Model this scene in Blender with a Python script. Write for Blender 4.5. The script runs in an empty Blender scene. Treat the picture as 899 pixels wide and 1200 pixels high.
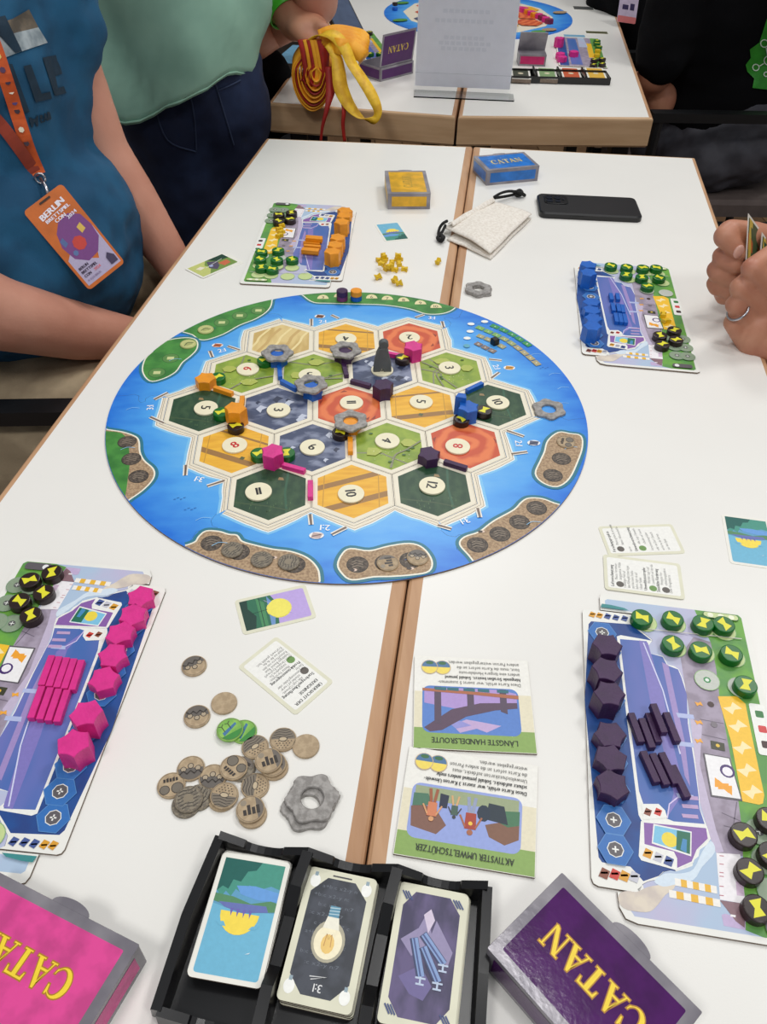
import bpy, bmesh, math, random
from mathutils import Vector, Matrix, Euler, noise
random.seed(7)
SC = bpy.context.scene
COL = SC.collection
TOP = 0.74                      # height of the table tops above the floor

# ------------------------------------------------------------------ camera
CAMP = Vector((-0.01254, -0.72293, 0.52241))
ROT = Euler((0.81665, -0.02001, -0.05470), 'XYZ')
FPX = 950.27
cam = bpy.data.cameras.new('camera')
cam_o = bpy.data.objects.new('camera', cam)
COL.objects.link(cam_o)
cam.sensor_fit = 'VERTICAL'
cam.sensor_height = 36.0
cam.lens = FPX * 36.0 / 1200.0
cam_o.location = CAMP + Vector((0, 0, TOP + 0.002))
cam_o.rotation_euler = ROT
cam.clip_start = 0.01
SC.camera = cam_o

# ------------------------------------------------------------------ light
W = bpy.data.worlds.new('hall_light')
SC.world = W
W.use_nodes = True
bg = W.node_tree.nodes['Background']
bg.inputs[0].default_value = (0.93, 0.96, 1.0, 1)
bg.inputs[1].default_value = 0.50
def area(name, loc, size, power, target=(0, 0, TOP), col=(1, 0.99, 0.975)):
    l = bpy.data.lights.new(name, 'AREA')
    l.shape = 'RECTANGLE'; l.size = size[0]; l.size_y = size[1]
    l.energy = power; l.color = col
    o = bpy.data.objects.new(name, l)
    o.location = loc
    d = Vector(target) - Vector(loc)
    o.rotation_euler = d.to_track_quat('-Z', 'Y').to_euler()
    COL.objects.link(o)
area('ceiling_panel_front', (-0.9, -1.3, 3.0), (0.5, 0.5), 27)
area('ceiling_panel_right', (1.5, 0.9, 3.1), (0.5, 0.5), 28)
area('ceiling_panel_overhead', (0.36, 0.02, 3.1), (0.42, 0.20), 12, (0.34, 0.0, 0.7))
area('ceiling_panel_back', (0.35, 2.2, 3.2), (0.8, 0.5), 32)
area('ceiling_panel_near_right', (1.1, -1.5, 3.1), (0.5, 0.5), 20)
SC.view_settings.view_transform = 'Standard'
SC.view_settings.look = 'None'
SC.view_settings.gamma = 1.0
SC.view_settings.exposure = -0.68
SC.view_settings.use_curve_mapping = False

# ------------------------------------------------------------------ pixel rays onto real planes
RM = ROT.to_matrix()
def ray(px, py):
    return RM @ Vector(((px - 449.5) / FPX, -(py - 600) / FPX, -1))
def at(px, py, h=0.0):          # point at height h above the table top
    d = ray(px, py); z = h - 0.002
    t = (z - CAMP.z) / d.z
    p = CAMP + d * t
    return Vector((p.x, p.y, h + TOP))
def aty(px, py, y):             # point on the upright plane at distance y
    d = ray(px, py); t = (y - CAMP.y) / d.y
    p = CAMP + d * t
    return Vector((p.x, p.y, p.z + TOP + 0.002))

# ------------------------------------------------------------------ materials
def lin(c):
    c = c / 255.0
    return c / 12.92 if c <= 0.04045 else ((c + 0.055) / 1.055) ** 2.4
def rgb(c): return (lin(c[0]), lin(c[1]), lin(c[2]), 1)
MC = {}
def mat(name, c, rough=0.5, var=0.06, scale=60, metal=0.0, bump=0.0, bscale=None, c2=None, coat=0.0, spec=0.5,
        stretch=None, detail=3, fac=None):
    if name in MC: return MC[name]
    m = bpy.data.materials.new(name); m.use_nodes = True
    nt = m.node_tree; N = nt.nodes; Lk = nt.links
    b = N['Principled BSDF']
    b.inputs['Roughness'].default_value = rough
    b.inputs['Metallic'].default_value = metal
    b.inputs['Specular IOR Level'].default_value = spec
    if coat: b.inputs['Coat Weight'].default_value = coat; b.inputs['Coat Roughness'].default_value = 0.15
    tc = N.new('ShaderNodeTexCoord'); mp = N.new('ShaderNodeMapping')
    Lk.new(tc.outputs['Object'], mp.inputs[0])
    if stretch: mp.inputs['Scale'].default_value = stretch
    nz = N.new('ShaderNodeTexNoise'); nz.inputs['Scale'].default_value = scale; nz.inputs['Detail'].default_value = detail
    Lk.new(mp.outputs[0], nz.inputs['Vector'])
    rp = N.new('ShaderNodeValToRGB')
    a = rgb(c)
    if c2 is None:
        lo = [max(0, v * (1 - var * 2)) for v in a[:3]] + [1]; hi = [min(1, v * (1 + var * 2)) for v in a[:3]] + [1]
        rp.color_ramp.elements[0].position = 0.3; rp.color_ramp.elements[1].position = 0.7
    else:
        lo = a; hi = rgb(c2)
        f = fac or (0.4, 0.6)
        rp.color_ramp.elements[0].position = f[0]; rp.color_ramp.elements[1].position = f[1]
    rp.color_ramp.elements[0].color = lo; rp.color_ramp.elements[1].color = hi
    Lk.new(nz.outputs['Fac'], rp.inputs[0]); Lk.new(rp.outputs[0], b.inputs['Base Color'])
    if bump:
        bn = N.new('ShaderNodeBump'); bn.inputs['Strength'].default_value = bump; bn.inputs['Distance'].default_value = 0.002
        n2 = N.new('ShaderNodeTexNoise'); n2.inputs['Scale'].default_value = bscale or scale * 3
        Lk.new(mp.outputs[0], n2.inputs['Vector']); Lk.new(n2.outputs['Fac'], bn.inputs['Height']); Lk.new(bn.outputs[0], b.inputs['Normal'])
    MC[name] = m
    return m
def ink(c, var=0.02):
    n = 'print_%02x%02x%02x' % tuple(c)
    return mat(n, c, rough=0.42, var=var, scale=400)

LAM = mat('white_laminate', (238, 236, 230), rough=0.33, var=0.012, scale=5, spec=0.4, bump=0.04, bscale=900)
BEECH = mat('beech_lipping', (200, 158, 120), rough=0.5, c2=(176, 132, 96), scale=55, stretch=(1, 0.12, 1), fac=(0.35, 0.75), bump=0.15, bscale=300)
BEECHF = mat('beech_front', (206, 172, 134), rough=0.5, c2=(182, 146, 108), scale=22, stretch=(0.25, 1, 2.2), fac=(0.35, 0.7))
BLACKP = mat('black_plastic', (16, 16, 18), rough=0.28, var=0.05, spec=0.5)
BLACKM = mat('black_metal', (20, 21, 23), rough=0.4, var=0.05)
STEEL = mat('brushed_steel', (190, 190, 195), rough=0.3, metal=1.0)
WHITEC = mat('white_card_stock', (240, 238, 228), rough=0.45, var=0.01)
CREAMC = mat('cream_card_stock', (226, 224, 200), rough=0.45, var=0.02)
CORE = mat('greyboard_core', (120, 105, 92), rough=0.8, var=0.1, scale=300)
PINKW = mat('pink_painted_wood', (222, 44, 140), rough=0.45, var=0.06, scale=90, bump=0.15, bscale=500)
PURPW = mat('purple_painted_wood', (60, 28, 72), rough=0.5, var=0.1, scale=90, bump=0.2, bscale=500)
ORANW = mat('orange_painted_wood', (238, 152, 20), rough=0.45, var=0.06, scale=90, bump=0.15, bscale=500)
BLUEW = mat('blue_painted_wood', (14, 96, 190), rough=0.45, var=0.06, scale=90, bump=0.15, bscale=500)
YELW = mat('yellow_painted_wood', (226, 186, 16), rough=0.45, var=0.06, scale=90)
GREENW = mat('green_painted_wood', (6, 104, 32), rough=0.35, var=0.08, scale=90)
BROWNW = mat('dark_brown_painted_wood', (40, 25, 22), rough=0.35, var=0.1, scale=90)
BLACKW = mat('black_painted_wood', (14, 14, 16), rough=0.4)
GREYW = mat('grey_painted_wood', (92, 96, 98), rough=0.6, var=0.1)
BOLTY = mat('yellow_bolt_ink', (232, 226, 50), rough=0.4, var=0.03)
RINGM = mat('grey_metallic_cardboard', (164, 160, 156), rough=0.5, c2=(136, 132, 128), scale=250, metal=0.15, bump=0.15, bscale=600)
SKIN = mat('skin', (206, 150, 128), rough=0.5, c2=(190, 130, 108), scale=14, fac=(0.3, 0.75), bump=0.12, bscale=260)
SKIN2 = mat('skin_tanned', (196, 140, 112), rough=0.48, c2=(176, 112, 88), scale=22, fac=(0.3, 0.75), bump=0.12, bscale=300)

# ------------------------------------------------------------------ object helpers
def finish(name, me, parent=None, loc=None, rz=0.0, smooth=False):
    o = bpy.data.objects.new(name, me)
    COL.objects.link(o)
    if parent is not None: o.parent = parent
    if loc is not None: o.location = loc
    if rz: o.rotation_euler = (0, 0, rz)
    if smooth:
        for p in me.polygons: p.use_smooth = True
    return o
def tag(o, label=None, cat=None, group=None, kind=None):
    if label: o['label'] = label
    if cat: o['category'] = cat
    if group: o['group'] = group
    if kind: o['kind'] = kind
    return o
def thing(name, label, cat, loc=(0, 0, 0), rz=0.0, group=None):
    o = bpy.data.objects.new(name, None); COL.objects.link(o)
    o.empty_display_size = 0.02
    o.location = loc; o.rotation_euler = (0, 0, rz)
    return tag(o, label, cat, group)
def dup(root, loc, rz, label, group=None):
    r = root.copy(); COL.objects.link(r); r.location = loc; r.rotation_euler = (0, 0, rz)
    r['label'] = label
    if group: r['group'] = group
    for ch in root.children:
        c = ch.copy(); COL.objects.link(c); c.parent = r
        for g in ch.children:
            d = g.copy(); COL.objects.link(d); d.parent = c
    return r

class MB:
    def __init__(s): s.V = []; s.F = []; s.M = []; s.mats = []
    def mi(s, m):
        if m not in s.mats: s.mats.append(m)
        return s.mats.index(m)
    def add(s, vs, fs, m):
        k = len(s.V); i = s.mi(m)
        s.V += [tuple(v) for v in vs]
        for f in fs: s.F.append([k + q for q in f]); s.M.append(i)
    def prism(s, poly, z0, z1, m, mside=None, bev=0.0):
        poly = ccw(poly); n = len(poly)
        if bev:
            c = sum((Vector(p[:2]) for p in poly), Vector((0, 0))) / n
            ins = inset(poly, bev)
            rings = [(poly, z0), (poly, z1 - bev), (ins, z1)]
        else: rings = [(poly, z0), (poly, z1)]
        V = [(p[0], p[1], z) for r, z in rings for p in r]
        s.add(V[-n:], [list(range(n))], m)
        F = [list(range(n))[::-1]]
        for r in range(len(rings) - 1):
            for i in range(n):
                j = (i + 1) % n
                F.append([r * n + i, r * n + j, (r + 1) * n + j, (r + 1) * n + i])
        s.add(V, F, mside or m)
    def box(s, c, d, m, rz=0.0, R=None):
        x, y, z = d[0] / 2, d[1] / 2, d[2] / 2
        V = [Vector((a * x, b * y, e * z)) for a in (-1, 1) for b in (-1, 1) for e in (-1, 1)]
        Rm = R or Matrix.Rotation(rz, 3, 'Z')
        V = [Rm @ v + Vector(c) for v in V]
        s.add(V, [[0, 1, 3, 2], [4, 6, 7, 5], [0, 4, 5, 1], [2, 3, 7, 6], [0, 2, 6, 4], [1, 5, 7, 3]], m)
    def hexa(s, P, m):          # eight corners: bottom four then top four
        s.add(P, [[3, 2, 1, 0], [4, 5, 6, 7], [0, 1, 5, 4], [1, 2, 6, 5], [2, 3, 7, 6], [3, 0, 4, 7]], m)
    def tube(s, path, rad, m, n=10):
        P = [Vector(p) for p in path]
        rads = rad if isinstance(rad, (list, tuple)) else [rad] * len(P)
        V = []; F = []; up = None
        for i, p in enumerate(P):
            t = (P[min(i + 1, len(P) - 1)] - P[max(i - 1, 0)]).normalized()
            if up is None:
                up = t.orthogonal().normalized()
            up = (up - t * up.dot(t)).normalized(); w = t.cross(up)
            for k in range(n):
                a = 2 * math.pi * k / n
                V.append(p + (up * math.cos(a) + w * math.sin(a)) * rads[i])
        for i in range(len(P) - 1):
            for k in range(n):
                F.append([i * n + k, i * n + (k + 1) % n, (i + 1) * n + (k + 1) % n, (i + 1) * n + k])
        F.append(list(range(n))[::-1]); F.append([(len(P) - 1) * n + k for k in range(n)])
        s.add(V, F, m)
    def lathe(s, prof, m, n=32, c=(0, 0, 0)):
        V = []; F = []
        for r, z in prof:
            for k in range(n):
                a = 2 * math.pi * k / n; V.append((c[0] + r * math.cos(a), c[1] + r * math.sin(a), c[2] + z))
        for i in range(len(prof) - 1):
            for k in range(n): F.append([i * n + k, i * n + (k + 1) % n, (i + 1) * n + (k + 1) % n, (i + 1) * n + k])
        F.append(list(range(n))[::-1]); F.append([(len(prof) - 1) * n + k for k in range(n)])
        s.add(V, F, m)
    def mesh(s, name):
        me = bpy.data.meshes.new(name); me.from_pydata(s.V, [], s.F)
        for m in s.mats: me.materials.append(m)
        me.polygons.foreach_set('material_index', s.M); me.update()
        return me
    def build(s, name, parent=None, loc=None, rz=0.0, smooth=False):
        return finish(name, s.mesh(name), parent, loc, rz, smooth)

def ccw(poly):
    a = sum(poly[i][0] * poly[(i + 1) % len(poly)][1] - poly[(i + 1) % len(poly)][0] * poly[i][1] for i in range(len(poly)))
    return list(poly) if a > 0 else list(poly)[::-1]
def inset(poly, d):
    n = len(poly); out = []
    for i in range(n):
        p = Vector(poly[i][:2]); a = (p - Vector(poly[i - 1][:2])); b = (Vector(poly[(i + 1) % n][:2]) - p)
        if a.length < 1e-9 or b.length < 1e-9: out.append((p.x, p.y)); continue
        a.normalize(); b.normalize()
        na = Vector((-a.y, a.x)); nb = Vector((-b.y, b.x)); m = na + nb
        if m.length < 1e-6: m = na
        m.normalize(); k = d / max(0.4, m.dot(na))
        out.append((p.x + m.x * k, p.y + m.y * k))
    return out
def rrect(x0, y0, x1, y1, r, n=5):
    if not isinstance(r, (tuple, list)): r = (r,) * 4
    o = []
    for (cx, cy, a0, rr) in ((x1, y1, 0, r[0]), (x0, y1, 90, r[1]), (x0, y0, 180, r[2]), (x1, y0, 270, r[3])):
        sx = -1 if a0 in (0, 270) else 1; sy = -1 if a0 in (0, 90) else 1
        if rr < 1e-6: o.append((cx, cy)); continue
        for k in range(n + 1):
            a = math.radians(a0 + 90 * k / n); o.append((cx + sx * rr + rr * math.cos(a), cy + sy * rr + rr * math.sin(a)))
    return o
def circ(x, y, r, n=24, ry=None, a0=0.0):
    ry = ry or r
    return [(x + r * math.cos(a0 + 2 * math.pi * k / n), y + ry * math.sin(a0 + 2 * math.pi * k / n)) for k in range(n)]
def smoothpoly(P, n=4, closed=True):
    out = []; N = len(P)
    rng = range(N) if closed else range(N - 1)
    for i in rng:
        if closed: p0, p1, p2, p3 = P[i - 1], P[i], P[(i + 1) % N], P[(i + 2) % N]
        else: p0, p1, p2, p3 = P[max(i - 1, 0)], P[i], P[i + 1], P[min(i + 2, N - 1)]
        for k in range(n):
            t = k / n
            out.append(tuple(0.5 * ((2 * p1[j]) + (-p0[j] + p2[j]) * t + (2 * p0[j] - 5 * p1[j] + 4 * p2[j] - p3[j]) * t * t + (-p0[j] + 3 * p1[j] - 3 * p2[j] + p3[j]) * t ** 3) for j in range(len(p1))))
    if not closed: out.append(tuple(P[-1]))
    return out

# glyphs of the built-in font, fetched once
GL = {}
def fetch_glyphs():
    cu = bpy.data.curves.new('glyph', 'FONT'); cu.resolution_u = 2; cu.size = 1.0
    o = bpy.data.objects.new('glyph', cu)
    for ch in "ABCDEFGHIJKLMNOPQRSTUVWXYZabcdefghijklmnopqrstuvwxyz0123456789:+.,-/!ÄÖÜäöüß'":
        cu.body = ch
        try:
            me = o.to_mesh()
            V = [(v.co.x, v.co.y) for v in me.vertices]; F = [list(p.vertices) for p in me.polygons]
            if V:
                x0 = min(v[0] for v in V); x1 = max(v[0] for v in V)
                GL[ch] = ([(x - x0, y) for x, y in V], F, x1 - x0)
            o.to_mesh_clear()
        except Exception as e:
            print('glyph', ch, e)
    bpy.data.objects.remove(o); bpy.data.curves.remove(cu)
fetch_glyphs()
print('glyphs', len(GL))

class Ink(MB):
    """flat printing laid on a surface, each layer a hair above the last"""
    def __init__(s, z, f=None, eps=1.8e-5): super().__init__(); s.z = z + eps; s.f = f or (lambda x, y: (x, y)); s.eps = eps
    def poly(s, P, c, up=True):
        m = c if not isinstance(c, tuple) else ink(c)
        Q = ccw([s.f(*p) for p in P])
        s.add([(x, y, s.z) for x, y in Q], [list(range(len(Q)))], m)
        if up: s.z += s.eps
    def disc(s, x, y, r, c, ry=None, n=20, up=True): s.poly(circ(x, y, r, n, ry), c, up)
    def line(s, P, w, c, closed=False, up=True):
        m = c if not isinstance(c, tuple) else ink(c)
        Q = [Vector(s.f(*p)) for p in P]; n = len(Q); V = []; F = []
        ws = w if isinstance(w, (list, tuple)) else [w] * n
        for i in range(n):
            a = Q[(i + 1) % n] if (closed or i < n - 1) else Q[i]
            b = Q[i - 1] if (closed or i > 0) else Q[i]
            t = a - b
            t = t.normalized() if t.length > 1e-9 else Vector((1, 0))
            nn = Vector((-t.y, t.x)) * ws[i] / 2
            V += [(Q[i].x - nn.x, Q[i].y - nn.y, s.z), (Q[i].x + nn.x, Q[i].y + nn.y, s.z)]
        for i in range(n if closed else n - 1):
            j = (i + 1) % n; F.append([2 * i, 2 * j, 2 * j + 1, 2 * i + 1])
        s.add(V, F, m)
        if up: s.z += s.eps
    def text(s, t, x, y, size, c, ang=0.0, align='C', width=None, bold=0.0, up=True, mirror=1, hs=1.0):
        """x, y, ang live in the mapped (real) frame"""
        m = c if not isinstance(c, tuple) else ink(c)
        gap = 0.10; adv = 0; parts = []
        for ch in t:
            if ch == ' ' or ch not in GL: adv += 0.28; continue
            V, F, w = GL[ch]; parts.append((adv, V, F)); adv += w + gap
        adv -= gap; sx = size * hs
        if width: sx = width / max(adv, 1e-6)
        off = {'C': -adv / 2, 'L': 0, 'R': -adv}[align]
        ca, sa = math.cos(ang), math.sin(ang)
        for a, V, F in parts:
            for d in ((0, 0),) if not bold else ((-bold, 0), (bold, 0)):
                vs = []
                for vx, vy in V:
                    X = (vx + a + off + d[0]) * sx * mirror; Y = (vy - (0.35 if align == 'C' else 0)) * size
                    vs.append((x + X * ca - Y * sa, y + X * sa + Y * ca, s.z + (2e-6 if d[0] > 0 else 0)))
                s.add(vs, F, m)
        if up: s.z += s.eps

# serif capitals for the game's name, drawn as polygons in a unit em
def serif_letters():
    L = {}
    outer = [(0.46 + 0.46 * math.cos(math.radians(a)), 0.5 + 0.53 * math.sin(math.radians(a))) for a in range(40, 321, 14)]
    inner = [(0.55 + 0.33 * math.cos(math.radians(a)), 0.5 + 0.46 * math.sin(math.radians(a))) for a in range(318, 41, -14)]
    L['C'] = ([outer + inner, [(0.78, 0.98), (0.84, 0.98), (0.86, 0.66), (0.80, 0.66), (0.74, 0.84)], [(0.78, 0.10), (0.84, 0.30), (0.88, 0.30), (0.84, 0.14)]], 0.92)
    L['A'] = ([[(0.10, 0.04), (0.17, 0.04), (0.46, 0.86), (0.42, 1.0), (0.46, 1.02)], [(0.42, 1.02), (0.52, 1.02), (0.90, 0.04), (0.70, 0.04), (0.40, 0.86)],
               [(0.24, 0.32), (0.70, 0.32), (0.68, 0.40), (0.27, 0.40)], [(0.0, 0), (0.30, 0), (0.30, 0.05), (0, 0.05)], [(0.60, 0), (1.0, 0), (1.0, 0.05), (0.60, 0.05)]], 1.0)
    L['T'] = ([[(0.02, 0.92), (0.86, 0.92), (0.86, 1.0), (0.02, 1.0)], [(0.34, 0.02), (0.54, 0.02), (0.54, 0.95), (0.34, 0.95)], [(0.24, 0), (0.64, 0), (0.64, 0.05), (0.24, 0.05)],
               [(0.0, 0.74), (0.05, 0.74), (0.12, 0.96), (0.02, 1.0)], [(0.83, 0.74), (0.88, 0.74), (0.86, 1.0), (0.76, 0.96)]], 0.88)
    L['N'] = ([[(0.12, 0.03), (0.18, 0.03), (0.18, 0.97), (0.12, 0.97)], [(0.06, 1.0), (0.26, 1.0), (0.86, 0.0), (0.78, -0.02), (0.66, 0.04)], [(0.78, 0.0), (0.85, 0.0), (0.85, 0.98), (0.78, 0.98)],
               [(0.0, 0), (0.30, 0), (0.30, 0.05), (0, 0.05)], [(0.0, 0.95), (0.2, 0.95), (0.2, 1.0), (0, 1.0)], [(0.68, 0.95), (0.96, 0.95), (0.96, 1.0), (0.68, 1.0)]], 0.96)
    return L
SER = serif_letters()
def catan(k, x, y, h, ang, width, c=(245, 205, 40), edge=None):
    tot = sum(SER[ch][1] for ch in 'CATAN') + 4 * 0.04; sx = width / tot
    ca, sa = math.cos(ang), math.sin(ang)
    for off, col in (((0.05, c if edge is None else edge),) if edge else ()) + ((0.0, c),):
        adv = -tot / 2
        for ch in 'CATAN':
            polys, w = SER[ch]
            for P in polys:
                Q = []
                for px, py in (inset(ccw(P), -off) if off else P):
                    X = (px + adv) * sx; Y = (py - 0.5) * h
                    Q.append((x + X * ca - Y * sa, y + X * sa + Y * ca))
                ff = k.f; k.f = lambda a, b: (a, b); k.poly(Q, col, up=False); k.f = ff
                k.z += 1e-6
            adv += w + 0.04
        k.z += k.eps

# ------------------------------------------------------------------ the hall floor
fl = bpy.data.objects.new('floor', None); COL.objects.link(fl); fl['kind'] = 'structure'
FLM = mat('floor_underlay', (52, 40, 32), rough=0.7)
b = MB(); b.box((0.3, 1.0, -0.01), (9, 9, 0.012), FLM); b.build('underlay', fl)
PLK = [mat('oak_plank_%d' % i, c, rough=0.45, c2=c2, scale=16, stretch=(1, 0.1, 1), fac=(0.3, 0.7)) for i, (c, c2) in enumerate([((134, 100, 66), (112, 80, 52)), ((120, 90, 60), (98, 72, 48)), ((142, 110, 76), (116, 86, 58))])]
plmesh = []
for i in range(3):
    q = MB(); q.prism(rrect(-0.058, -0.44, 0.058, 0.44, 0.002, 1), -0.004, 0.006, PLK[i], bev=0.0015); plmesh.append(q.mesh('plank'))
cnt = 0
for i in range(-18, 22):
    for j in range(-1, 5):
        x = i * 0.119; y = j * 0.885 + (i % 3) * 0.29 - 0.3
        if cnt < 290 and (x < 0.0 or x > 0.3 or y > 1.5):
            cnt += 1
            finish('plank', plmesh[(i * 7 + j * 3) % 3], fl, (x, y, 0))
back = MB(); back.box((0.3, 5.4, 1.6), (16, 0.1, 3.2), mat('hall_wall_paint', (120, 112, 104), rough=0.8)); wb = back.build('wall_back'); wb['kind'] = 'structure'

# ------------------------------------------------------------------ tables
def P2(v): return (v.x, v.y)
def lerp(a, b, t): return a + (b - a) * t
seamA = at(554.5, 172); seamB = at(433, 980)
sd = (seamB - seamA).normalized()
seamN = seamA + sd * ((-0.80 - seamA.y) / sd.y)
LF = at(312, 162); L2 = at(0, 578); ld = (L2 - LF).normalized(); LN = LF + ld * ((-0.74 - LF.y) / ld.y)
RF = at(815, 185); R2 = at(845, 270); rd = Vector((-0.2095, -1, 0)).normalized(); RN = RF + rd * ((-0.86 - RF.y) / rd.y)
def table(name, label, quad, th, lips, legs=True):
    """quad: TL, TR, BR, BL on the table top; lips: lipping width for (far, right, near, left)"""
    o0 = sum(quad, Vector()) / 4; o0.z = 0
    t = thing(name, label, 'table', o0)
    Q = [q - o0 for q in quad]
    def off(w):      # inset each side
        n = 4; out = []
        E = [(Q[i], Q[(i + 1) % 4]) for i in range(4)]
        L = []
        for (a, c), ww in zip(E, w):
            d = (c - a); d.z = 0; d.normalize(); nn = Vector((d.y, -d.x, 0))   # clockwise quad: inner side
            L.append((a + nn * ww, d))
        for i in range(4):
            p, d = L[i - 1]; q, e = L[i]
            den = d.x * e.y - d.y * e.x
            s_ = ((q.x - p.x) * e.y - (q.y - p.y) * e.x) / den
            out.append(p + d * s_)
        return out
    I = off(lips)
    z = TOP
    k = MB(); k.prism([P2(v) for v in I], z - 0.004, z, LAM, BEECH); k.build('laminate_top', t)
    k = MB(); k.prism([P2(v) for v in off([0.006] * 4)], z - th + 0.004, z - 0.004, BEECHF); k.build('core_board', t)
    r = 0.004
    for i in range(4):
        a, c = Q[i], Q[(i + 1) % 4]; ai, ci = I[i], I[(i + 1) % 4]
        k = MB()
        def sec(o_, i_):
            d = (o_ - i_); d.z = 0; dn = d.normalized() if d.length > 1e-6 else d
            prof = [(i_, -th), (o_ - dn * r, -th), (o_, -th + r), (o_, -r), (o_ - dn * r * 0.3, -r * 0.3), (o_ - dn * r, 0), (i_, 0)]
            return [Vector((p.x, p.y, z + h)) for p, h in prof]
        A = sec(a, ai); B = sec(c, ci); m = 7
        k.add(A + B, [[j, (j + 1) % m, m + (j + 1) % m, m + j] for j in range(m)] + [list(range(m))[::-1], [m + j for j in range(m)]], BEECH if i % 2 else BEECHF)
        o = k.build('edge_lipping', t)
    if legs:
        S = off([0.05] * 4)
        for v in S:
            k = MB(); k.prism(rrect(-0.018, -0.018, 0.018, 0.018, 0.004, 2), 0.007, z - th, BLACKM); k.build('leg', t, (v.x, v.y, 0))
    return t
g = 0.0006
table('game_table', 'long white laminate table with beech edges, left of the seam under the round game board', [LF, seamA - Vector((g, 0, 0)), seamN - Vector((g, 0, 0)), LN], 0.04, (0.004, 0.0125, 0.013, 0.0065))
table('game_table', 'white laminate table with beech edges, right of the seam, carrying the phone and blue box', [seamA + Vector((g, 0, 0)), RF, RN, seamN + Vector((g, 0, 0))], 0.04, (0.004, 0.0065, 0.013, 0.0125))
fA = at(314, 121); fB = at(534, 137); fC = at(537, 137); fD = at(766, 139)
fR = at(717, 0); rd2 = (fR - fD).normalized(); fdR = fD + rd2 * 1.1
fs = (seamA - seamB).normalized()
table('far_table', 'left far white table with thick beech front edge, under the yellow lanyard bundle', [fA + rd2 * 1.1, fB + rd2 * 1.1, fB, fA], 0.056, (0.006, 0.008, 0.008, 0.008))
table('far_table', 'right far white table with thick beech front edge, under the small black card tray', [fC + rd2 * 1.1, fdR, fD, fC], 0.056, (0.006, 0.008, 0.008, 0.008))
#PART2
# ------------------------------------------------------------------ the round game board
S = 0.0456; Q3 = math.sqrt(3); BH = 0.002; RIM = 0.2572
BZ = TOP + BH
def sea_material():
    m = bpy.data.materials.new('printed_sea'); m.use_nodes = True
    N = m.node_tree.nodes; Lk = m.node_tree.links; bs = N['Principled BSDF']; bs.inputs['Roughness'].default_value = 0.38
    tc = N.new('ShaderNodeTexCoord'); ln = N.new('ShaderNodeVectorMath'); ln.operation = 'LENGTH'
    nz = N.new('ShaderNodeTexNoise'); nz.inputs['Scale'].default_value = 26; nz.inputs['Detail'].default_value = 6
    mp = N.new('ShaderNodeMapping'); mp.inputs['Scale'].default_value = (1, 2.2, 1); Lk.new(tc.outputs['Object'], mp.inputs[0]); Lk.new(mp.outputs[0], nz.inputs['Vector'])
    Lk.new(tc.outputs['Object'], ln.inputs[0])
    ma = N.new('ShaderNodeMath'); ma.operation = 'MULTIPLY_ADD'; ma.inputs[1].default_value = 0.075; Lk.new(nz.outputs['Fac'], ma.inputs[0]); Lk.new(ln.outputs['Value'], ma.inputs[2])
    mr = N.new('ShaderNodeMapRange'); mr.inputs[1].default_value = 0.19; mr.inputs[2].default_value = 0.30; Lk.new(ma.outputs[0], mr.inputs[0])
    rp = N.new('ShaderNodeValToRGB'); rp.color_ramp.elements[0].color = rgb((112, 188, 240)); rp.color_ramp.elements[1].color = rgb((24, 114, 218))
    e = rp.color_ramp.elements.new(0.5); e.color = rgb((76, 164, 238))
    Lk.new(mr.outputs[0], rp.inputs[0]); Lk.new(rp.outputs[0], bs.inputs['Base Color'])
    return m
SEA = sea_material()
SAND = mat('printed_sand', (186, 158, 124), rough=0.5, c2=(150, 122, 94), scale=420, fac=(0.4, 0.62))
GRASS = mat('printed_grass', (74, 146, 62), rough=0.45, c2=(52, 120, 50), scale=60, fac=(0.4, 0.65))
IVORY = mat('ivory_card', (240, 232, 200), rough=0.45, var=0.02)

cells = []
for r, (y, n) in enumerate([(3, 3), (1.5, 4), (0, 5), (-1.5, 4), (-3, 3)]):
    for k in range(n): cells.append(((k - (n - 1) / 2) * Q3, y, r, k))
edges = {}
def key(p): return (round(p[0] * 1000), round(p[1] * 1000))
for cx, cy, r, k in cells:
    V = [(cx + math.cos(math.radians(90 + 60 * i)), cy + math.sin(math.radians(90 + 60 * i))) for i in range(6)]
    for i in range(6):
        a, b_ = V[i], V[(i + 1) % 6]; kk = tuple(sorted((key(a), key(b_))))
        edges.setdefault(kk, []).append((a, b_))
nxt = {key(e[0][0]): e[0] for e in edges.values() if len(e) == 1}
cur = min(nxt.values(), key=lambda e: (e[0][0] - Q3) ** 2 + (e[0][1] + 4) ** 2)
loop = []
st = key(cur[0])
while True:
    loop.append((cur[0][0] * S, cur[0][1] * S)); cur = nxt[key(cur[1])]
    if key(cur[0]) == st: break
assert len(loop) == 30
def seamline(k):
    """jigsaw joint from inner vertex k*5 to the rim"""
    v = Vector(loop[(k * 5) % 30]); u = v.normalized(); w = Vector((-u.y, u.x)); L = RIM - v.length
    pts = [(0, 0), (0.20, -0.004), (0.34, -0.002), (0.42, 0.004), (0.40, 0.009), (0.47, 0.012), (0.54, 0.008), (0.56, 0.0), (0.66, -0.003), (0.82, 0.0), (1.0, 0.002)]
    return [v + u * (t * L) + w * s_ for t, s_ in pts]
def clampr(P, R=RIM - 0.0006):
    out = []
    for x, y in P:
        r = math.hypot(x, y)
        out.append((x * R / r, y * R / r) if r > R else (x, y))
    return out
def W2(px, py): v = at(px, py, BH); return (v.x, v.y)
frames = []
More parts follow.
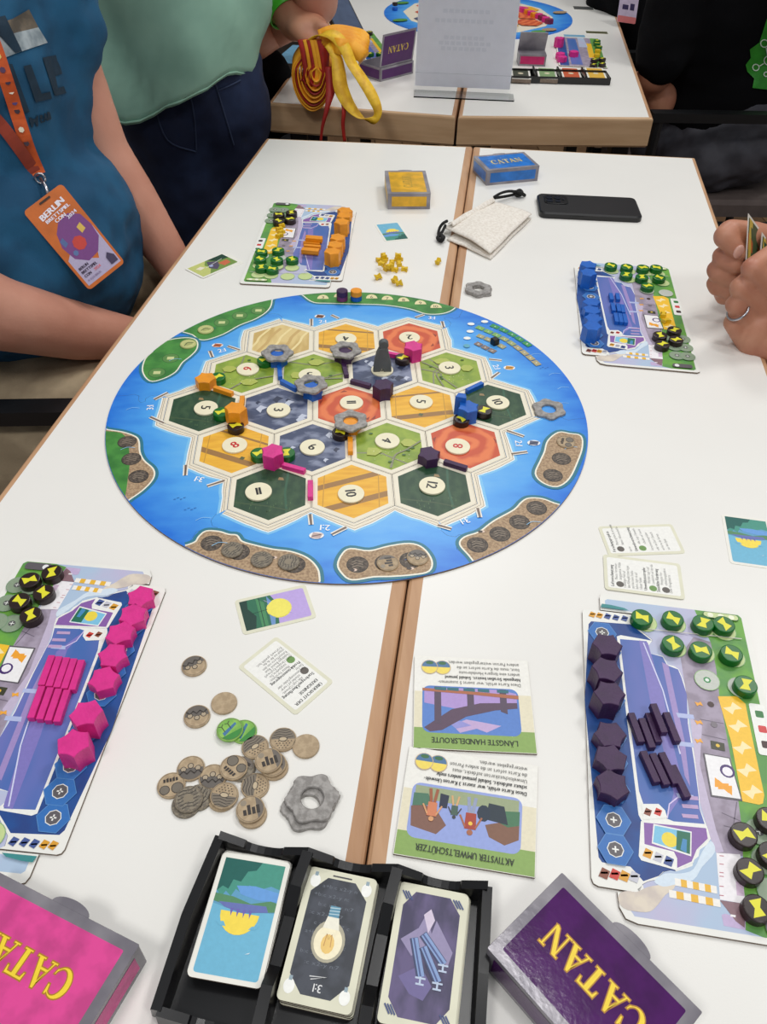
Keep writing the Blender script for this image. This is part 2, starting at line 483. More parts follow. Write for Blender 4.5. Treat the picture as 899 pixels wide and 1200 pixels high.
flab = ['blue sea board piece at the near right, with the long four spot sand island',
        'blue sea board piece at the right, with three spot sand island and gear ring',
        'blue sea board piece at the far right, with the coloured number track',
        'blue sea board piece at the far side, with the green numbered strip',
        'blue sea board piece at the far left, with the two green islands',
        'blue sea board piece at the near left, with half green half sand corner']
# islands digitised on the board plane: (piece, kind, outline, spots)
def clip_conv(P, H):
    out = list(P)
    for i in range(len(H)):
        a, b_ = H[i], H[(i + 1) % len(H)]; inp = out; out = []
        f_ = lambda p: (b_[0] - a[0]) * (p[1] - a[1]) - (b_[1] - a[1]) * (p[0] - a[0])
        for j in range(len(inp)):
            p, q_ = inp[j - 1], inp[j]; fp, fq = f_(p), f_(q_)
            if (fp >= 0) != (fq >= 0):
                s_ = fp / (fp - fq); out.append((p[0] + (q_[0] - p[0]) * s_, p[1] + (q_[1] - p[1]) * s_))
            if fq >= 0: out.append(q_)
        if len(out) < 3: return []
    return out
RIMP = [((RIM - .0005) * math.cos(2 * math.pi * i / 200), (RIM - .0005) * math.sin(2 * math.pi * i / 200)) for i in range(200)]
def curve(P):
    Q = smoothpoly([W2(*p) for p in P], 4); out = []
    for i in range(len(Q)):
        a, b_ = Q[i], Q[(i + 1) % len(Q)]; m_ = max(1, int(math.dist(a, b_) / .004))
        for j in range(m_): out.append((a[0] + (b_[0] - a[0]) * j / m_, a[1] + (b_[1] - a[1]) * j / m_))
    return out
ISL = {
 'far_left': (GRASS, [(205, 384), (213, 388), (226, 392), (233, 397), (243, 397.5), (262, 391), (280, 381), (300, 373), (314, 363), (318, 352), (314, 340), (250, 355), (215, 375)]),
 'left': (GRASS, [(168, 435), (171, 421), (180, 412), (187, 403), (203, 398), (221, 396.5), (230, 400), (230, 409), (223, 417), (213, 425), (205, 436), (190, 444), (176, 446)]),
 'top': (GRASS, [(355, 342), (357, 347), (368, 354), (385, 355), (420, 356), (450, 357), (480, 361.5), (500, 367.5), (519, 367), (531, 362), (534, 355), (520, 345), (440, 325), (380, 330)]),
 'corner': (SAND, [(112, 500), (120, 503), (132, 505), (144, 507), (158, 512), (162, 518), (163, 530), (168, 540), (178, 549), (180, 557), (175, 566), (163, 577), (146, 588), (138, 592), (110, 560)]),
 'near_left': (SAND, [(204, 648), (213, 641), (221, 639), (230, 635), (234, 629), (242, 623), (256, 623.5), (268, 627), (277, 628), (283, 635), (300, 640), (320, 644.5), (340, 647), (357, 653), (368, 662), (373, 673), (369, 688), (330, 700), (240, 680)]),
 'near': (SAND, [(397, 662), (402, 650), (411, 644), (433, 646.5), (456, 641), (480, 638), (495, 643), (505, 657), (502, 669), (484, 673), (458, 675), (438, 675.5), (413, 679), (402, 672)]),
 'near_right': (SAND, [(540, 638), (545, 630), (562, 624), (574, 615), (583, 609), (603, 598), (612, 589), (620, 584.5), (635, 585), (649, 590), (662, 594), (672, 600), (640, 650), (570, 668), (560, 662), (550, 650)]),
 'right': (SAND, [(643, 517), (655, 507.5), (668, 509), (680, 511.5), (681.5, 524), (676, 541), (666, 561), (652, 570), (636, 565), (628.5, 555), (634, 541), (639, 530)]),
}
SPOT = {'far_left': [(260, 378), (281, 370), (303, 364)], 'left': [(200, 420), (184, 437)], 'corner': [(149, 518), (154, 538), (162.4, 558.6)],
        'near_left': [(248, 636.6), (280, 647), (307, 656), (345, 662)], 'near': [(419, 662), (452, 660), (481, 657)],
        'near_right': [(559.7, 638.6), (586, 626), (609, 612), (629, 595.5)], 'right': [(663.4, 518), (658, 538), (648, 557.6)]}
OWN = {'far_left': 4, 'left': 4, 'top': 3, 'corner': 5, 'near_left': 0, 'near': 0, 'near_right': 0, 'right': 1}
def piece_of(p):
    a = math.degrees(math.atan2(p[1], p[0])); return int(((a + 66.6) % 360) // 60)
tmp = {n: piece_of(W2(*[sum(c) / len(ISL[n][1]) for c in zip(*ISL[n][1])])) for n in ISL}
print('islands in pieces', tmp)
SPOTM = mat('printed_dark_spot', (104, 92, 80), rough=0.5, c2=(64, 56, 50), scale=380, fac=(0.4, 0.6))
HARB = [((260, 411), '2:1', 20, (255, 405), (190, 96, 50), [((246, 411.6), (249, 419)), ((267, 406), (281, 410.5))]),
        ((378, 377), '2:1', 0, (375, 371), (120, 66, 40), [((365, 374), (365, 382)), ((388.5, 369.5), (397, 373.5))]),
        ((506, 373), '3:1', -8, None, None, [((487, 372.5), (497, 369)), ((518, 377), (520, 384))]),
        ((582, 430), '2:1', -80, (597, 431), (214, 150, 50), [((573, 421), (588, 422.6)), ((576, 443), (585, 436.5))]),
        ((608, 520), '2:1', -95, (625.5, 519.5), (84, 92, 120), [((594, 505), (614, 512)), ((600, 532.5), (618, 530))]),
        ((545, 611), '3:1', -160, None, None, [((559.7, 596), (562.5, 607)), ((513, 616), (529, 620.5))]),
        ((381, 619), '2:1', 175, (371, 628), (196, 170, 166), [((363.4, 603), (364.8, 615.5)), ((406, 618.5), (389, 627))]),
        ((233.5, 562), '3:1', 165, None, None, [((218, 545), (217, 557.5)), ((263, 563.5), (243, 570))]),
        ((176, 478), '3:1', 95, None, None, [((181, 468.5), (197, 460.5)), ((176, 489), (192, 496))])]
for k in range(6):
    A = seamline(k); B = seamline(k + 1)
    a0 = math.atan2(A[-1].y, A[-1].x); a1 = math.atan2(B[-1].y, B[-1].x)
    if a1 < a0: a1 += 2 * math.pi
    arc = [(RIM * math.cos(a0 + (a1 - a0) * i / 28), RIM * math.sin(a0 + (a1 - a0) * i / 28)) for i in range(1, 28)]
    inner = [loop[(k * 5 + i) % 30] for i in range(6)]
    sh = 0.00012
    poly = [tuple(p) for p in A] + arc + [tuple(p) for p in B[::-1]] + [p for p in inner[1:-1][::-1]]
    poly = inset(ccw(poly), sh)
    t = thing('board_frame_piece', flab[k], 'game board piece', (0, 0, TOP), group='six sea frame pieces of the round board')
    q = MB(); q.prism(poly, 0.0, BH, SEA, CORE); q.build('frame_board', t)
    n = Ink(BH)
    # coast along the hexagon outline
    rnd = random.Random(k)
    pts = []; NS = 9
    for i in range(5):
        p, r_ = Vector(inner[i]), Vector(inner[i + 1])
        e = (r_ - p).normalized(); nn = Vector((e.y, -e.x))
        if nn.dot(p + r_) < 0: nn = -nn
        for j in range(NS): pts.append((p.lerp(r_, j / NS), nn, e))
    pts.append((Vector(inner[5]), pts[-1][1], pts[-1][2]))
    # smooth normals
    nr = []
    for i in range(len(pts)):
        v = Vector((0, 0))
        for d in range(-5, 6):
            v += pts[max(0, min(len(pts) - 1, i + d))][1]
        if i < 5 or i > len(pts) - 6: v = v.normalized() * 0.5 + Vector(pts[i][0]).normalized()
        nr.append(v.normalized())
    base = [0.0062 + 0.0011 * math.sin(i * 0.33 + k) + rnd.uniform(-0.00025, 0.00025) for i in range(len(pts))]
    for ex, col in ((0.0050, (126, 196, 240)), (0.0022, (240, 244, 240)), (0.0007, (170, 146, 118)), (0.0, (236, 226, 204))):
        out = [pts[i][0] + nr[i] * (base[i] + ex) for i in range(len(pts))]
        V = []; F = []
        for i in range(len(pts)):
            pi = pts[i][0] + nr[i] * 0.0003
            V += [(pi.x, pi.y, n.z), (out[i].x, out[i].y, n.z)]
        for i in range(len(pts) - 1): F.append([2 * i, 2 * i + 1, 2 * i + 3, 2 * i + 2])
        n.add(V, F, ink(col)); n.z += n.eps
    lw = [pts[i][0] + nr[i] * 0.0036 for i in range(len(pts))]
    n.line([tuple(v) for v in lw], 0.0004, (96, 84, 72))
    for nm, (im, P) in ISL.items():
        if tmp[nm] != k: continue
        c = clip_conv(ccw(curve(P)), RIMP)
        c = [p for i, p in enumerate(c) if math.dist(p, c[i - 1]) > 2e-4]
        cc = Vector((sum(p[0] for p in c) / len(c), sum(p[1] for p in c) / len(c)))
        cc_ = [Vector(p) for p in ccw(c)]
        for ex, col in ((0.0048, (44, 120, 140)), (0.0016, (244, 240, 222))):
            V = []; F = []; I_ = inset([tuple(v) for v in cc_], -ex); J_ = inset([tuple(v) for v in cc_], .001); I_ = clampr(I_); J_ = clampr(J_)
            m_ = len(I_)
            for i in range(m_): V += [(J_[i][0], J_[i][1], n.z), (I_[i][0], I_[i][1], n.z)]
            for i in range(m_):
                j = (i + 1) % m_
                if min(math.hypot(*cc_[i]), math.hypot(*cc_[j])) > RIM - .0011: continue
                F.append([2 * i, 2 * i + 1, 2 * j + 1, 2 * j])
            n.add(V, F, ink(col)); n.z += n.eps
        n.poly(c, im)
        if nm == 'corner': n.poly(clip_conv(ccw(smoothpoly([W2(*p) for p in [(112, 502), (122, 505), (143, 508), (150, 520), (152, 540), (150, 560), (143, 586), (118, 560)]], 3)), RIMP), GRASS)
        for s_ in SPOT.get(nm, []):
            x, y = W2(*s_); n.disc(x, y, 0.0098, (40, 36, 32) if im is SAND else (30, 84, 40)); n.disc(x, y, 0.0092, SPOTM if im is SAND or nm == 'corner' else (92, 140, 72))
            if im is GRASS: n.poly([(x - .004, y - .003), (x + .004, y - .003), (x + .004, y + .003), (x - .004, y + .003)], (206, 214, 150))
            else:
                for j in range(3): n.line([(x - .005, y - .003 + j * .003), (x - .001, y - .001 + j * .003), (x + .005, y - .003 + j * .003)], 0.0007, (150, 136, 118), up=(j == 2))
        if nm == 'top':
            for j, s_ in enumerate([(378.5, 349), (398, 347), (417, 347), (435.6, 348.6), (454, 350.2), (473, 352.2), (492.7, 355.6), (511, 359.8)]):
                x, y = W2(*s_); n.poly([(x + .0075 * math.cos(a), y - .003 + .011 * math.sin(a)) for a in [i * math.pi / 8 for i in range(9)]], (232, 222, 170))
                n.text(str(j + 3), x, y + .001, 0.009, (50, 60, 40))
        if im is SAND and nm != 'right' and nm != 'corner':
            for j in range(2):
                x = cc.x + (j - .5) * .05; y = cc.y - .009
                if math.hypot(x, y) > RIM - .006: continue
                n.disc(x, y, .0022, (226, 200, 180), ry=.0016); n.disc(x - .002, y, .0022, (70, 60, 56), ry=.0015)
    for (tx, s_, ang, ic, icc, piers) in HARB:
        x, y = W2(*tx)
        if piece_of((x, y)) != k: continue
        n.text(s_, x, y, 0.0105, (250, 250, 250), math.radians(ang), bold=0.015)
        if ic:
            ix, iy = W2(*ic)
            n.poly(circ(ix, iy, .0068, 14, .0046), (244, 244, 240))
            n.poly([(ix - .0055, iy - .003), (ix + .003, iy - .004), (ix + .006, iy + .002), (ix - .003, iy + .004)], icc)
            n.line([(ix - .004, iy - .001), (ix + .004, iy + .001)], .0014, tuple(int(v * .6) for v in icc))
        for a_, b_ in piers:
            n.line([W2(*a_), W2(*b_)], .0048, (244, 240, 228)); n.line([W2(*a_), W2(*b_)], [.0030, .0022], (150, 130, 116)); n.line([W2(*a_), W2(*b_)], .0007, (70, 58, 52))
    if k == 2:
        def band(P, w, cols, num):
            pts2 = smoothpoly([W2(*p) for p in P], 12, closed=False)
            dist = [0]
            for i in range(1, len(pts2)): dist.append(dist[-1] + math.dist(pts2[i], pts2[i - 1]))
            tot = dist[-1]; N_ = len(num)
            def pt(d):
                for i in range(1, len(pts2)):
                    if dist[i] >= d:
                        f_ = (d - dist[i - 1]) / max(1e-9, dist[i] - dist[i - 1]); return Vector(pts2[i - 1]).lerp(Vector(pts2[i]), f_)
                return Vector(pts2[-1])
            for j in range(N_):
                a_, b_ = pt(tot * (j + .06) / N_), pt(tot * (j + .94) / N_)
                n.line([tuple(a_), tuple(b_)], w, cols[j % len(cols)] if not callable(cols) else cols(j), up=False)
            n.z += n.eps
            for j in range(N_):
                a_ = pt(tot * (j + .5) / N_); n.text(num[j], a_.x, a_.y, .0042, (240, 240, 226), math.radians(-35), up=False)
            n.z += n.eps
        band([(575, 381), (598, 391), (622, 406.5)], .0078, [(54, 150, 84)], ['4', '5', '6', '7', '8'])
        band([(558, 383), (590, 397), (612, 412), (632, 429)], .0078, lambda j: (122, 176, 96) if j < 3 else ((160, 170, 110) if j < 5 else (176, 164, 122)), ['1', '2', '3', '4', '5', '6', '7', '8', '9'])
        band([(559, 393), (575, 399.5), (592, 408.5)], .0078, [(170, 164, 120)], ['3', '4', '5', '6'])
        band([(557, 402), (569, 408), (581, 413.5)], .0078, [(134, 116, 108)], ['10', '11', '12'])
        for s_ in ((568, 377.5), (552, 380.3), (551, 389), (547.5, 397)):
            x, y = W2(*s_); n.disc(x, y, .0045, (244, 246, 240), ry=.0034)
        for s_ in ((547, 406),):
            x, y = W2(*s_); n.disc(x, y, .004, (96, 170, 190))
    # small sea creatures and foam lines
    for j in range(10):
        a_ = a0 + (a1 - a0) * rnd.uniform(.06, .94); rr = rnd.uniform(.222, .25)
        x, y = rr * math.cos(a_), rr * math.sin(a_)
        inside = any(min(math.dist((x, y), q_) for q_ in curve(P)) < .014 for nm, (im, P) in ISL.items() if tmp[nm] == k)
        if inside or (k == 2): continue
        if j % 3 == 0:
            for d in range(4): n.line([(x + d * .003, y + (d % 2) * .002), (x + d * .003 + .0022, y + (d % 2) * .002 + .0006)], .0006, (30, 92, 160), up=False)
            n.z += n.eps
        else: n.line(smoothpoly([(x, y), (x + .006, y + .004), (x + .014, y + .003)], 4, False), .0006, (150, 206, 244))
    n.build('sea_print', t)
    frames.append(t)

# ------------------------------------------------------------------ hexagonal terrain tiles
def ring_brick():
    m = bpy.data.materials.new('printed_clay_pit'); m.use_nodes = True
    N = m.node_tree.nodes; Lk = m.node_tree.links; bs = N['Principled BSDF']; bs.inputs['Roughness'].default_value = .45
    tc = N.new('ShaderNodeTexCoord'); wv = N.new('ShaderNodeTexWave'); wv.wave_type = 'RINGS'; wv.rings_direction = 'Z'
    wv.inputs['Scale'].default_value = 17; wv.inputs['Distortion'].default_value = 3.5; wv.inputs['Detail Scale'].default_value = 2.2
    Lk.new(tc.outputs['Object'], wv.inputs[0]); rp = N.new('ShaderNodeValToRGB')
    rp.color_ramp.elements[0].color = rgb((204, 82, 46)); rp.color_ramp.elements[1].color = rgb((232, 124, 70))
    rp.color_ramp.elements[0].position = .25; rp.color_ramp.elements[1].position = .85
    Lk.new(wv.outputs[0], rp.inputs[0]); Lk.new(rp.outputs[0], bs.inputs['Base Color']); return m
TM = {'forest': mat('printed_forest', (28, 66, 42), rough=.45, c2=(56, 88, 56), scale=130, stretch=(1, .6, 1), fac=(.42, .72)),
      'wheat': mat('printed_wheat', (244, 188, 56), rough=.45, c2=(228, 164, 40), scale=120, stretch=(.3, 1.6, 1), fac=(.35, .7)),
      'ore': mat('printed_mountain', (66, 76, 106), rough=.45, c2=(132, 140, 164), scale=42, stretch=(1, 1.8, 1), fac=(.46, .60), detail=6),
      'pasture': mat('printed_pasture', (156, 178, 62), rough=.45, c2=(120, 148, 52), scale=70, fac=(.35, .7)),
      'brick': ring_brick(),
      'desert': mat('printed_dunes', (226, 200, 136), rough=.45, c2=(204, 172, 104), scale=26, stretch=(1.5, .5, 1), fac=(.45, .56))}
TERR = [['desert', 'wheat', 'brick'], ['pasture', 'pasture', 'ore', 'pasture'], ['forest', 'ore', 'brick', 'wheat', 'forest'],
        ['wheat', 'ore', 'pasture', 'brick'], ['forest', 'wheat', 'forest']]
NUMS = [[None, ('4', 190, (405.5, 396.5)), ('2', 182, (480, 395))], [('6', -112, (290.5, 432)), ('5', 185, (363, 439)), ('', 0, (448, 433)), ('3', -85, (527, 430.5))],
        [('5', -95, (241.3, 477.5)), ('3', -95, (326.5, 480)), ('11', -88, (412, 471.3)), ('5', -100, (493.7, 470.4)), ('10', -72, (583.6, 471))],
        [('8', 40, (275, 521)), ('9', 150, (366, 523.5)), ('4', -120, (454, 516)), ('8', 80, (536.5, 522.5))],
        [('11', 192, (303, 575.5)), ('10', -82, (411.5, 578)), ('12', -105, (506.5, 568.5))]]
RAD = math.radians
where = [['far row, left end', 'far row, middle', 'far row, right end'], ['second row back, left end', 'second row back, second from left', 'second row back, third from left', 'second row back, right end'],
         ['middle row, left end', 'middle row, second from left', 'middle row, centre of the board', 'middle row, fourth from left', 'middle row, right end'],
         ['fourth row back, left end', 'fourth row back, second from left', 'fourth row back, third from left', 'fourth row back, right end'],
         ['near row, left end', 'near row, middle', 'near row, right end']]
tdesc = {'forest': 'dark green forest hexagon tile', 'wheat': 'yellow wheat field hexagon tile', 'ore': 'blue grey mountain hexagon tile', 'pasture': 'lime green pasture hexagon tile', 'brick': 'orange red clay hexagon tile', 'desert': 'sandy desert hexagon tile'}
hexR = S - 0.00035
def hexpoly(R, ph=90): return [(R * math.cos(RAD(ph + 60 * i)), R * math.sin(RAD(ph + 60 * i))) for i in range(6)]
def clip_hex(P, R):   # Sutherland-Hodgman against the pointy hexagon
    H = hexpoly(R); out = list(P)
    for i in range(6):
        a, b_ = H[i], H[(i + 1) % 6]; inp = out; out = []
        f_ = lambda p: (b_[0] - a[0]) * (p[1] - a[1]) - (b_[1] - a[1]) * (p[0] - a[0])
        for j in range(len(inp)):
            p, q_ = inp[j - 1], inp[j]; fp, fq = f_(p), f_(q_)
            if (fp >= 0) != (fq >= 0):
                s_ = fp / (fp - fq); out.append((p[0] + (q_[0] - p[0]) * s_, p[1] + (q_[1] - p[1]) * s_))
            if fq >= 0: out.append(q_)
        if len(out) < 3: return []
    return out
AR = S * 0.853
def strip_poly(P, w):
    L_ = []; R_ = []
    for i in range(len(P)):
        a = Vector(P[min(i + 1, len(P) - 1)]) - Vector(P[max(i - 1, 0)]); a.normalize(); n_ = Vector((-a.y, a.x)) * w / 2
        L_.append((P[i][0] + n_.x, P[i][1] + n_.y)); R_.append((P[i][0] - n_.x, P[i][1] - n_.y))
    return L_ + R_[::-1]
TROT = {'00': 0}
for (cx, cy, r, k) in cells:
    tt = TERR[r][k]; num = NUMS[r][k]
    t = thing('hex_tile', '%s, %s' % (tdesc[tt], where[r][k].replace(' from the far side','').replace(' from the near side','') if 0 else where[r][k]), 'hexagon tile', (cx * S, cy * S, TOP), group='nineteen hexagon land tiles of the board')
    q = MB(); q.prism(hexpoly(hexR), 0, BH, mat('cream_tile_border', (238, 230, 208), rough=.45, var=.02), CORE); q.build('tile_board', t)
    n = Ink(BH)
    n.line([(p[0] * .978, p[1] * .978) for p in hexpoly(hexR)], .0003, (176, 160, 136), closed=True)
    n.poly(hexpoly(AR), TM[tt])
    rnd = random.Random(r * 10 + k + 3)
    def band(P, w, c):
        Pp = clip_hex(strip_poly(P, w), AR)
        if Pp: n.poly(Pp, c)
    if tt == 'wheat':
        sl = rnd.uniform(-.3, .3) if (r, k) != (4, 1) else .35
        if (r, k) == (3, 0): sl = -.5
        for off, w in ((-.017, .0075), (.022, .003)) if (r, k) != (4, 1) else ((-.017, .0075), (.016, .007)):
            P = [(x, off + sl * x) for x in (-.05, 0, .05)]
            for q_ in (P,): band(q_, w, (158, 116, 62))
        band([(-.03, -.05), (-.026, .05)], .0009, (200, 148, 50))
        band([(.024, -.05), (.027, .05)], .0009, (200, 148, 50))
        x = rnd.uniform(-.01, .015); n.poly([(x, -.017), (x + .004, -.019), (x + .006, -.015), (x + .002, -.013)], (90, 96, 60))
    elif tt == 'pasture':
        for j in range(3):
            a = rnd.uniform(0, 6.28); P = [(.036 * math.cos(a + d * .9), .036 * math.sin(a + d * .9)) for d in (0, .5, 1.2, 2.0)]
            P[1] = (P[1][0] * .35, P[1][1] * .5); P[2] = (P[2][0] * .55, P[2][1] * .45)
            sp = smoothpoly(P, 5, False)
            for i_ in range(len(sp) - 1): band([sp[i_], sp[i_ + 1]], .0018, (138, 138, 110))
        for j in range(5):
            a = rnd.uniform(0, 6.28); rr = rnd.uniform(.018, .03); n.disc(rr * math.cos(a), rr * math.sin(a), .0022, (64, 104, 40), ry=.0014, n=7)
        for j in range(2):
            a = rnd.uniform(0, 6.28); P = [(.02 * math.cos(a) + rnd.uniform(.006, .011) * math.cos(i_), .02 * math.sin(a) + .007 * math.sin(i_)) for i_ in range(6)]
            Pp = clip_hex(P, AR)
            if Pp: n.poly(Pp, (176, 186, 84))
        for j in range(18):
            x, y = rnd.uniform(-.02, .02), rnd.uniform(-.026, -.008); n.poly([(x, y), (x + .0012, y), (x + .001, y + .0009)], (224, 226, 176), up=False)
    elif tt == 'ore':
        for j in range(8):
            x, y = rnd.uniform(-.028, .024), rnd.uniform(-.026, .022); h_ = rnd.uniform(.006, .014)
            P = [(x, y), (x + h_ * .35, y + h_ * .5), (x + h_ * .9, y + h_ * .2), (x + h_ * .5, y - h_ * .1), (x + h_ * .4, y - h_ * .5), (x + h_ * .15, y - h_ * .2)]
            Pp = clip_hex(P, AR)
            if Pp: n.poly(Pp, (196, 202, 218) if j % 2 else (44, 52, 78))
    elif tt == 'forest':
        band([(.018, -.05), (.014, .0), (.018, .05)], .0022, (44, 92, 66)); band([(-.04, -.012), (0, -.02), (.03, -.03)], .0016, (62, 86, 54))
        for j in range(16):
            x, y = rnd.uniform(-.02, .026), rnd.uniform(-.03, -.014)
            P = clip_hex([(x, y), (x + .0012, y), (x + .0006, y + .0036)], AR)
            if P: n.poly(P, (74, 106, 66), up=False)
        n.z += n.eps; x = rnd.uniform(-.022, .01); n.poly([(x, .018), (x + .006, .017), (x + .005, .021), (x + .001, .022)], (150, 124, 82))
    elif tt == 'brick':
        for j in range(6):
            a = rnd.uniform(0, 6.28); rr = rnd.uniform(.026, .036)
            P = clip_hex([(rr * math.cos(a), rr * math.sin(a)), ((rr + .003) * math.cos(a + .12), (rr + .003) * math.sin(a + .12)), (rr * math.cos(a + .3), rr * math.sin(a + .3))], AR)
            if P: n.poly(P, (150, 58, 36))
    elif tt == 'desert':
        for j in range(5):
            x = -.03 + j * .013; band(smoothpoly([(x - .014, -.03), (x, -.004), (x + .004, .01), (x + .016, .03)], 5, False), .003 + .001 * (j % 2), (206, 172, 108) if j % 2 else (240, 220, 160))
    n.build('terrain_print', t)
    if num:
        s_, ang, pp = num
        loc = at(pp[0], pp[1], BH + .002); loc.z = BZ
        lab = 'ivory number token %s on the %s tile, %s' % (s_, {'wheat': 'wheat', 'forest': 'forest', 'ore': 'mountain', 'brick': 'clay', 'pasture': 'pasture'}[tt], where[r][k]) if s_ else 'round ivory number token under the grey robber figure on the mountain tile'
        d = thing('number_token', lab, 'number token', loc, group='round number tokens on the tiles')
        q = MB(); q.lathe([(.0126, 0), (.0128, .0003), (.0128, .0017), (.0126, .0020)], IVORY, 36); q.build('token_disc', d)
        if s_:
            n = Ink(.002); col = (200, 40, 40) if s_ in ('6', '8') else (24, 24, 24)
            n.text(s_, 0, 0, .0148, col, RAD(ang), bold=.03)
            a = RAD(ang)
            for j in range({'2': 1, '12': 1, '3': 2, '11': 2, '4': 3, '10': 3, '5': 4, '9': 4, '6': 5, '8': 5}[s_]):
                pass
            n.build('number_print', d)

# ------------------------------------------------------------------ playing pieces
def bolt_pts(s=1.0, a=0.0):
    P = [(-.0066, .0028), (-.0006, .0016), (.0034, .0046), (.0066, -.0028), (.0006, -.0016), (-.0034, -.0046)]
    return [((x * math.cos(a) - y * math.sin(a)) * s, (x * math.sin(a) + y * math.cos(a)) * s) for x, y in P]
def bolt_disc(m, name, label, cat, group, loc, rz, proto={}):
    key_ = m.name
    if key_ not in proto:
        q = MB(); r = .0087
        q.lathe([(r - .0005, 0), (r, .0005), (r, .0066), (r - .0003, .0071), (r - .0009, .0073)], m, 36)
        n = Ink(.0073, eps=.00008); n.poly(bolt_pts(1.02), BOLTY)
        proto[key_] = (q.mesh('disc'), n.mesh('bolt_print'))
        pass
    t = thing(name, label, cat, loc, rz, group)
    finish('disc', proto[key_][0], t); finish('bolt_print', proto[key_][1], t)
    return t
def house_poly(R=.0118):
    P = []
    for i in range(6):
        a = RAD(60 * i); b_ = RAD(60 * i + 60)
        p = Vector((math.cos(a), math.sin(a))) * R; q_ = Vector((math.cos(b_), math.sin(b_))) * R
        P.append(tuple(p))
        if i in (0, 2, 3, 5):
            mdl = (p + q_) / 2; nn = mdl.normalized()
            for t_ in (.2, .4, .6, .8):
                pt = p.lerp(q_, t_) - nn * .0012 * math.sin(math.pi * t_); P.append(tuple(pt))
    return P
HM = {}
def house(m, label, cat, group, px, py, h, base, rz=None, name=None):
    """a notched hexagonal wooden house; px,py is the middle of its top face"""
    kk = (m.name, h)
    if kk not in HM:
        q = MB(); q.prism(house_poly(), 0, h, m, bev=.0004); HM[kk] = q.mesh('wooden_house')
    loc = at(px, py, base + h); loc.z = TOP + base
    rz = random.uniform(0, 6.28) if rz is None else rz
    return tag(finish(name or ('wooden_town' if h < .015 else 'wooden_city'), HM[kk], None, loc, rz), label, cat, group)
RMESH = {}
def road(m, label, group, px, py, ang, base, L=.0245, h=.0052, tilt=0):
    kk = (m.name, L)
    if kk not in RMESH:
        q = MB(); q.prism(rrect(-L / 2, -.0026, L / 2, .0026, .0003, 1), 0, h, m, bev=.0003); RMESH[kk] = q.mesh('road_bar')
    loc = at(px, py, base + h); loc.z = TOP + base
    return tag(finish('road_bar', RMESH[kk], None, loc, ang), label, 'road piece', group)
def pixdir(px, py, qx, qy, h):
    a, b_ = at(px, py, h), at(qx, qy, h); return math.atan2(b_.y - a.y, b_.x - a.x)
TOWNH = .011; CITYH = .020
gr = 'wooden houses standing on the board'
house(ORANW, 'small orange wooden town at the board\'s left edge, between clay port and forest 5', 'wooden house', gr, 240.5, 442.5, TOWNH, BH)
house(ORANW, 'tall orange wooden city between forest 5 and mountain 3 tiles', 'wooden house', gr, 276, 477.5, CITYH, BH)
house(BLUEW, 'blue wooden town under a grey ring on the desert tile corner', 'wooden house', gr, 324.5, 416.5, TOWNH, BH)
house(BLUEW, 'blue wooden town under a grey ring above the mountain 3 tile', 'wooden house', gr, 366.5, 454, TOWNH, BH)
house(PURPW, 'purple wooden town under a grey ring below the wheat 4 tile', 'wooden house', gr, 403.5, 412.5, TOWNH, BH)
house(PURPW, 'tall purple wooden city between the clay 11 tile and the robber', 'wooden house', gr, 449, 450, .016, BH)
house(PINKW, 'tall pink wooden city below the clay 2 tile', 'wooden house', gr, 484.5, 405, .017, BH)
house(BLUEW, 'tall blue wooden city at the left corner of forest 10', 'wooden house', gr, 549, 476, .017, BH, 0.3)
q = MB(); q.prism([(-.006, -.004), (.006, -.004), (.004, .004), (-.004, .004)], 0, .0235, BLUEW, bev=.0004)
sp = at(541, 463, BH + .0235); sp.z = BZ
tag(q.build('wooden_spire', loc=sp, rz=-.3), 'slim blue wooden spire piece standing behind the tall blue city', 'wooden house', gr)
house(ORANW, 'orange wooden town under a grey ring below the clay 11 tile', 'wooden house', gr, 411, 493.5, TOWNH, BH)
house(PURPW, 'small purple wooden town between pasture 4, clay 8 and forest 12', 'wooden house', gr, 503, 531, TOWNH, BH)
house(PINKW, 'tall pink wooden city between wheat 8 and mountain 9 tiles', 'wooden house', gr, 319.3, 528, .017, BH)
gr = 'wooden road bars laid on the board'
for m, lab, a, b_ in [
    (ORANW, 'orange wooden road bar between pasture 6 and forest 5', (251, 452.5), (272, 459.5)),
    (ORANW, 'orange wooden road bar running up from the tall orange city', (284, 463), (282.5, 479)),
    (ORANW, 'orange wooden road bar between mountain 9 and pasture 4', (410.5, 509), (410.8, 531)),
    (BLUEW, 'blue wooden road bar between pasture 6 and pasture 5', (327, 424), (328.6, 444)),
    (BLUEW, 'blue wooden road bar above the mountain 3 tile', (330, 445), (347, 454)),
    (BLUEW, 'blue wooden road bar between pasture 3 and forest 10', (546, 457), (567, 447)),
    (PURPW, 'purple wooden road bar between pasture 5 and the robber\'s tile', (402.5, 424), (406.5, 440)),
    (PURPW, 'purple wooden road bar above the clay 11 tile', (411.5, 444.5), (434, 450.5)),
    (PURPW, 'purple wooden road bar between clay 8 and forest 12', (521, 539), (547, 547)),
    (PINKW, 'pink wooden road bar below the clay 2 tile', (452, 412), (473, 416)),
    (PINKW, 'pink wooden road bar between mountain 9 and forest 11', (331.5, 543), (357, 550)),
    (PINKW, 'pink wooden road bar between forest 11 and wheat 10', (363.6, 560), (363.8, 584))]:
    h = BH + .0052
    road(m, lab, gr, (a[0] + b_[0]) / 2, (a[1] + b_[1]) / 2, pixdir(*a, *b_, h), BH)
gg = 'green lightning discs'; gb = 'brown lightning discs'
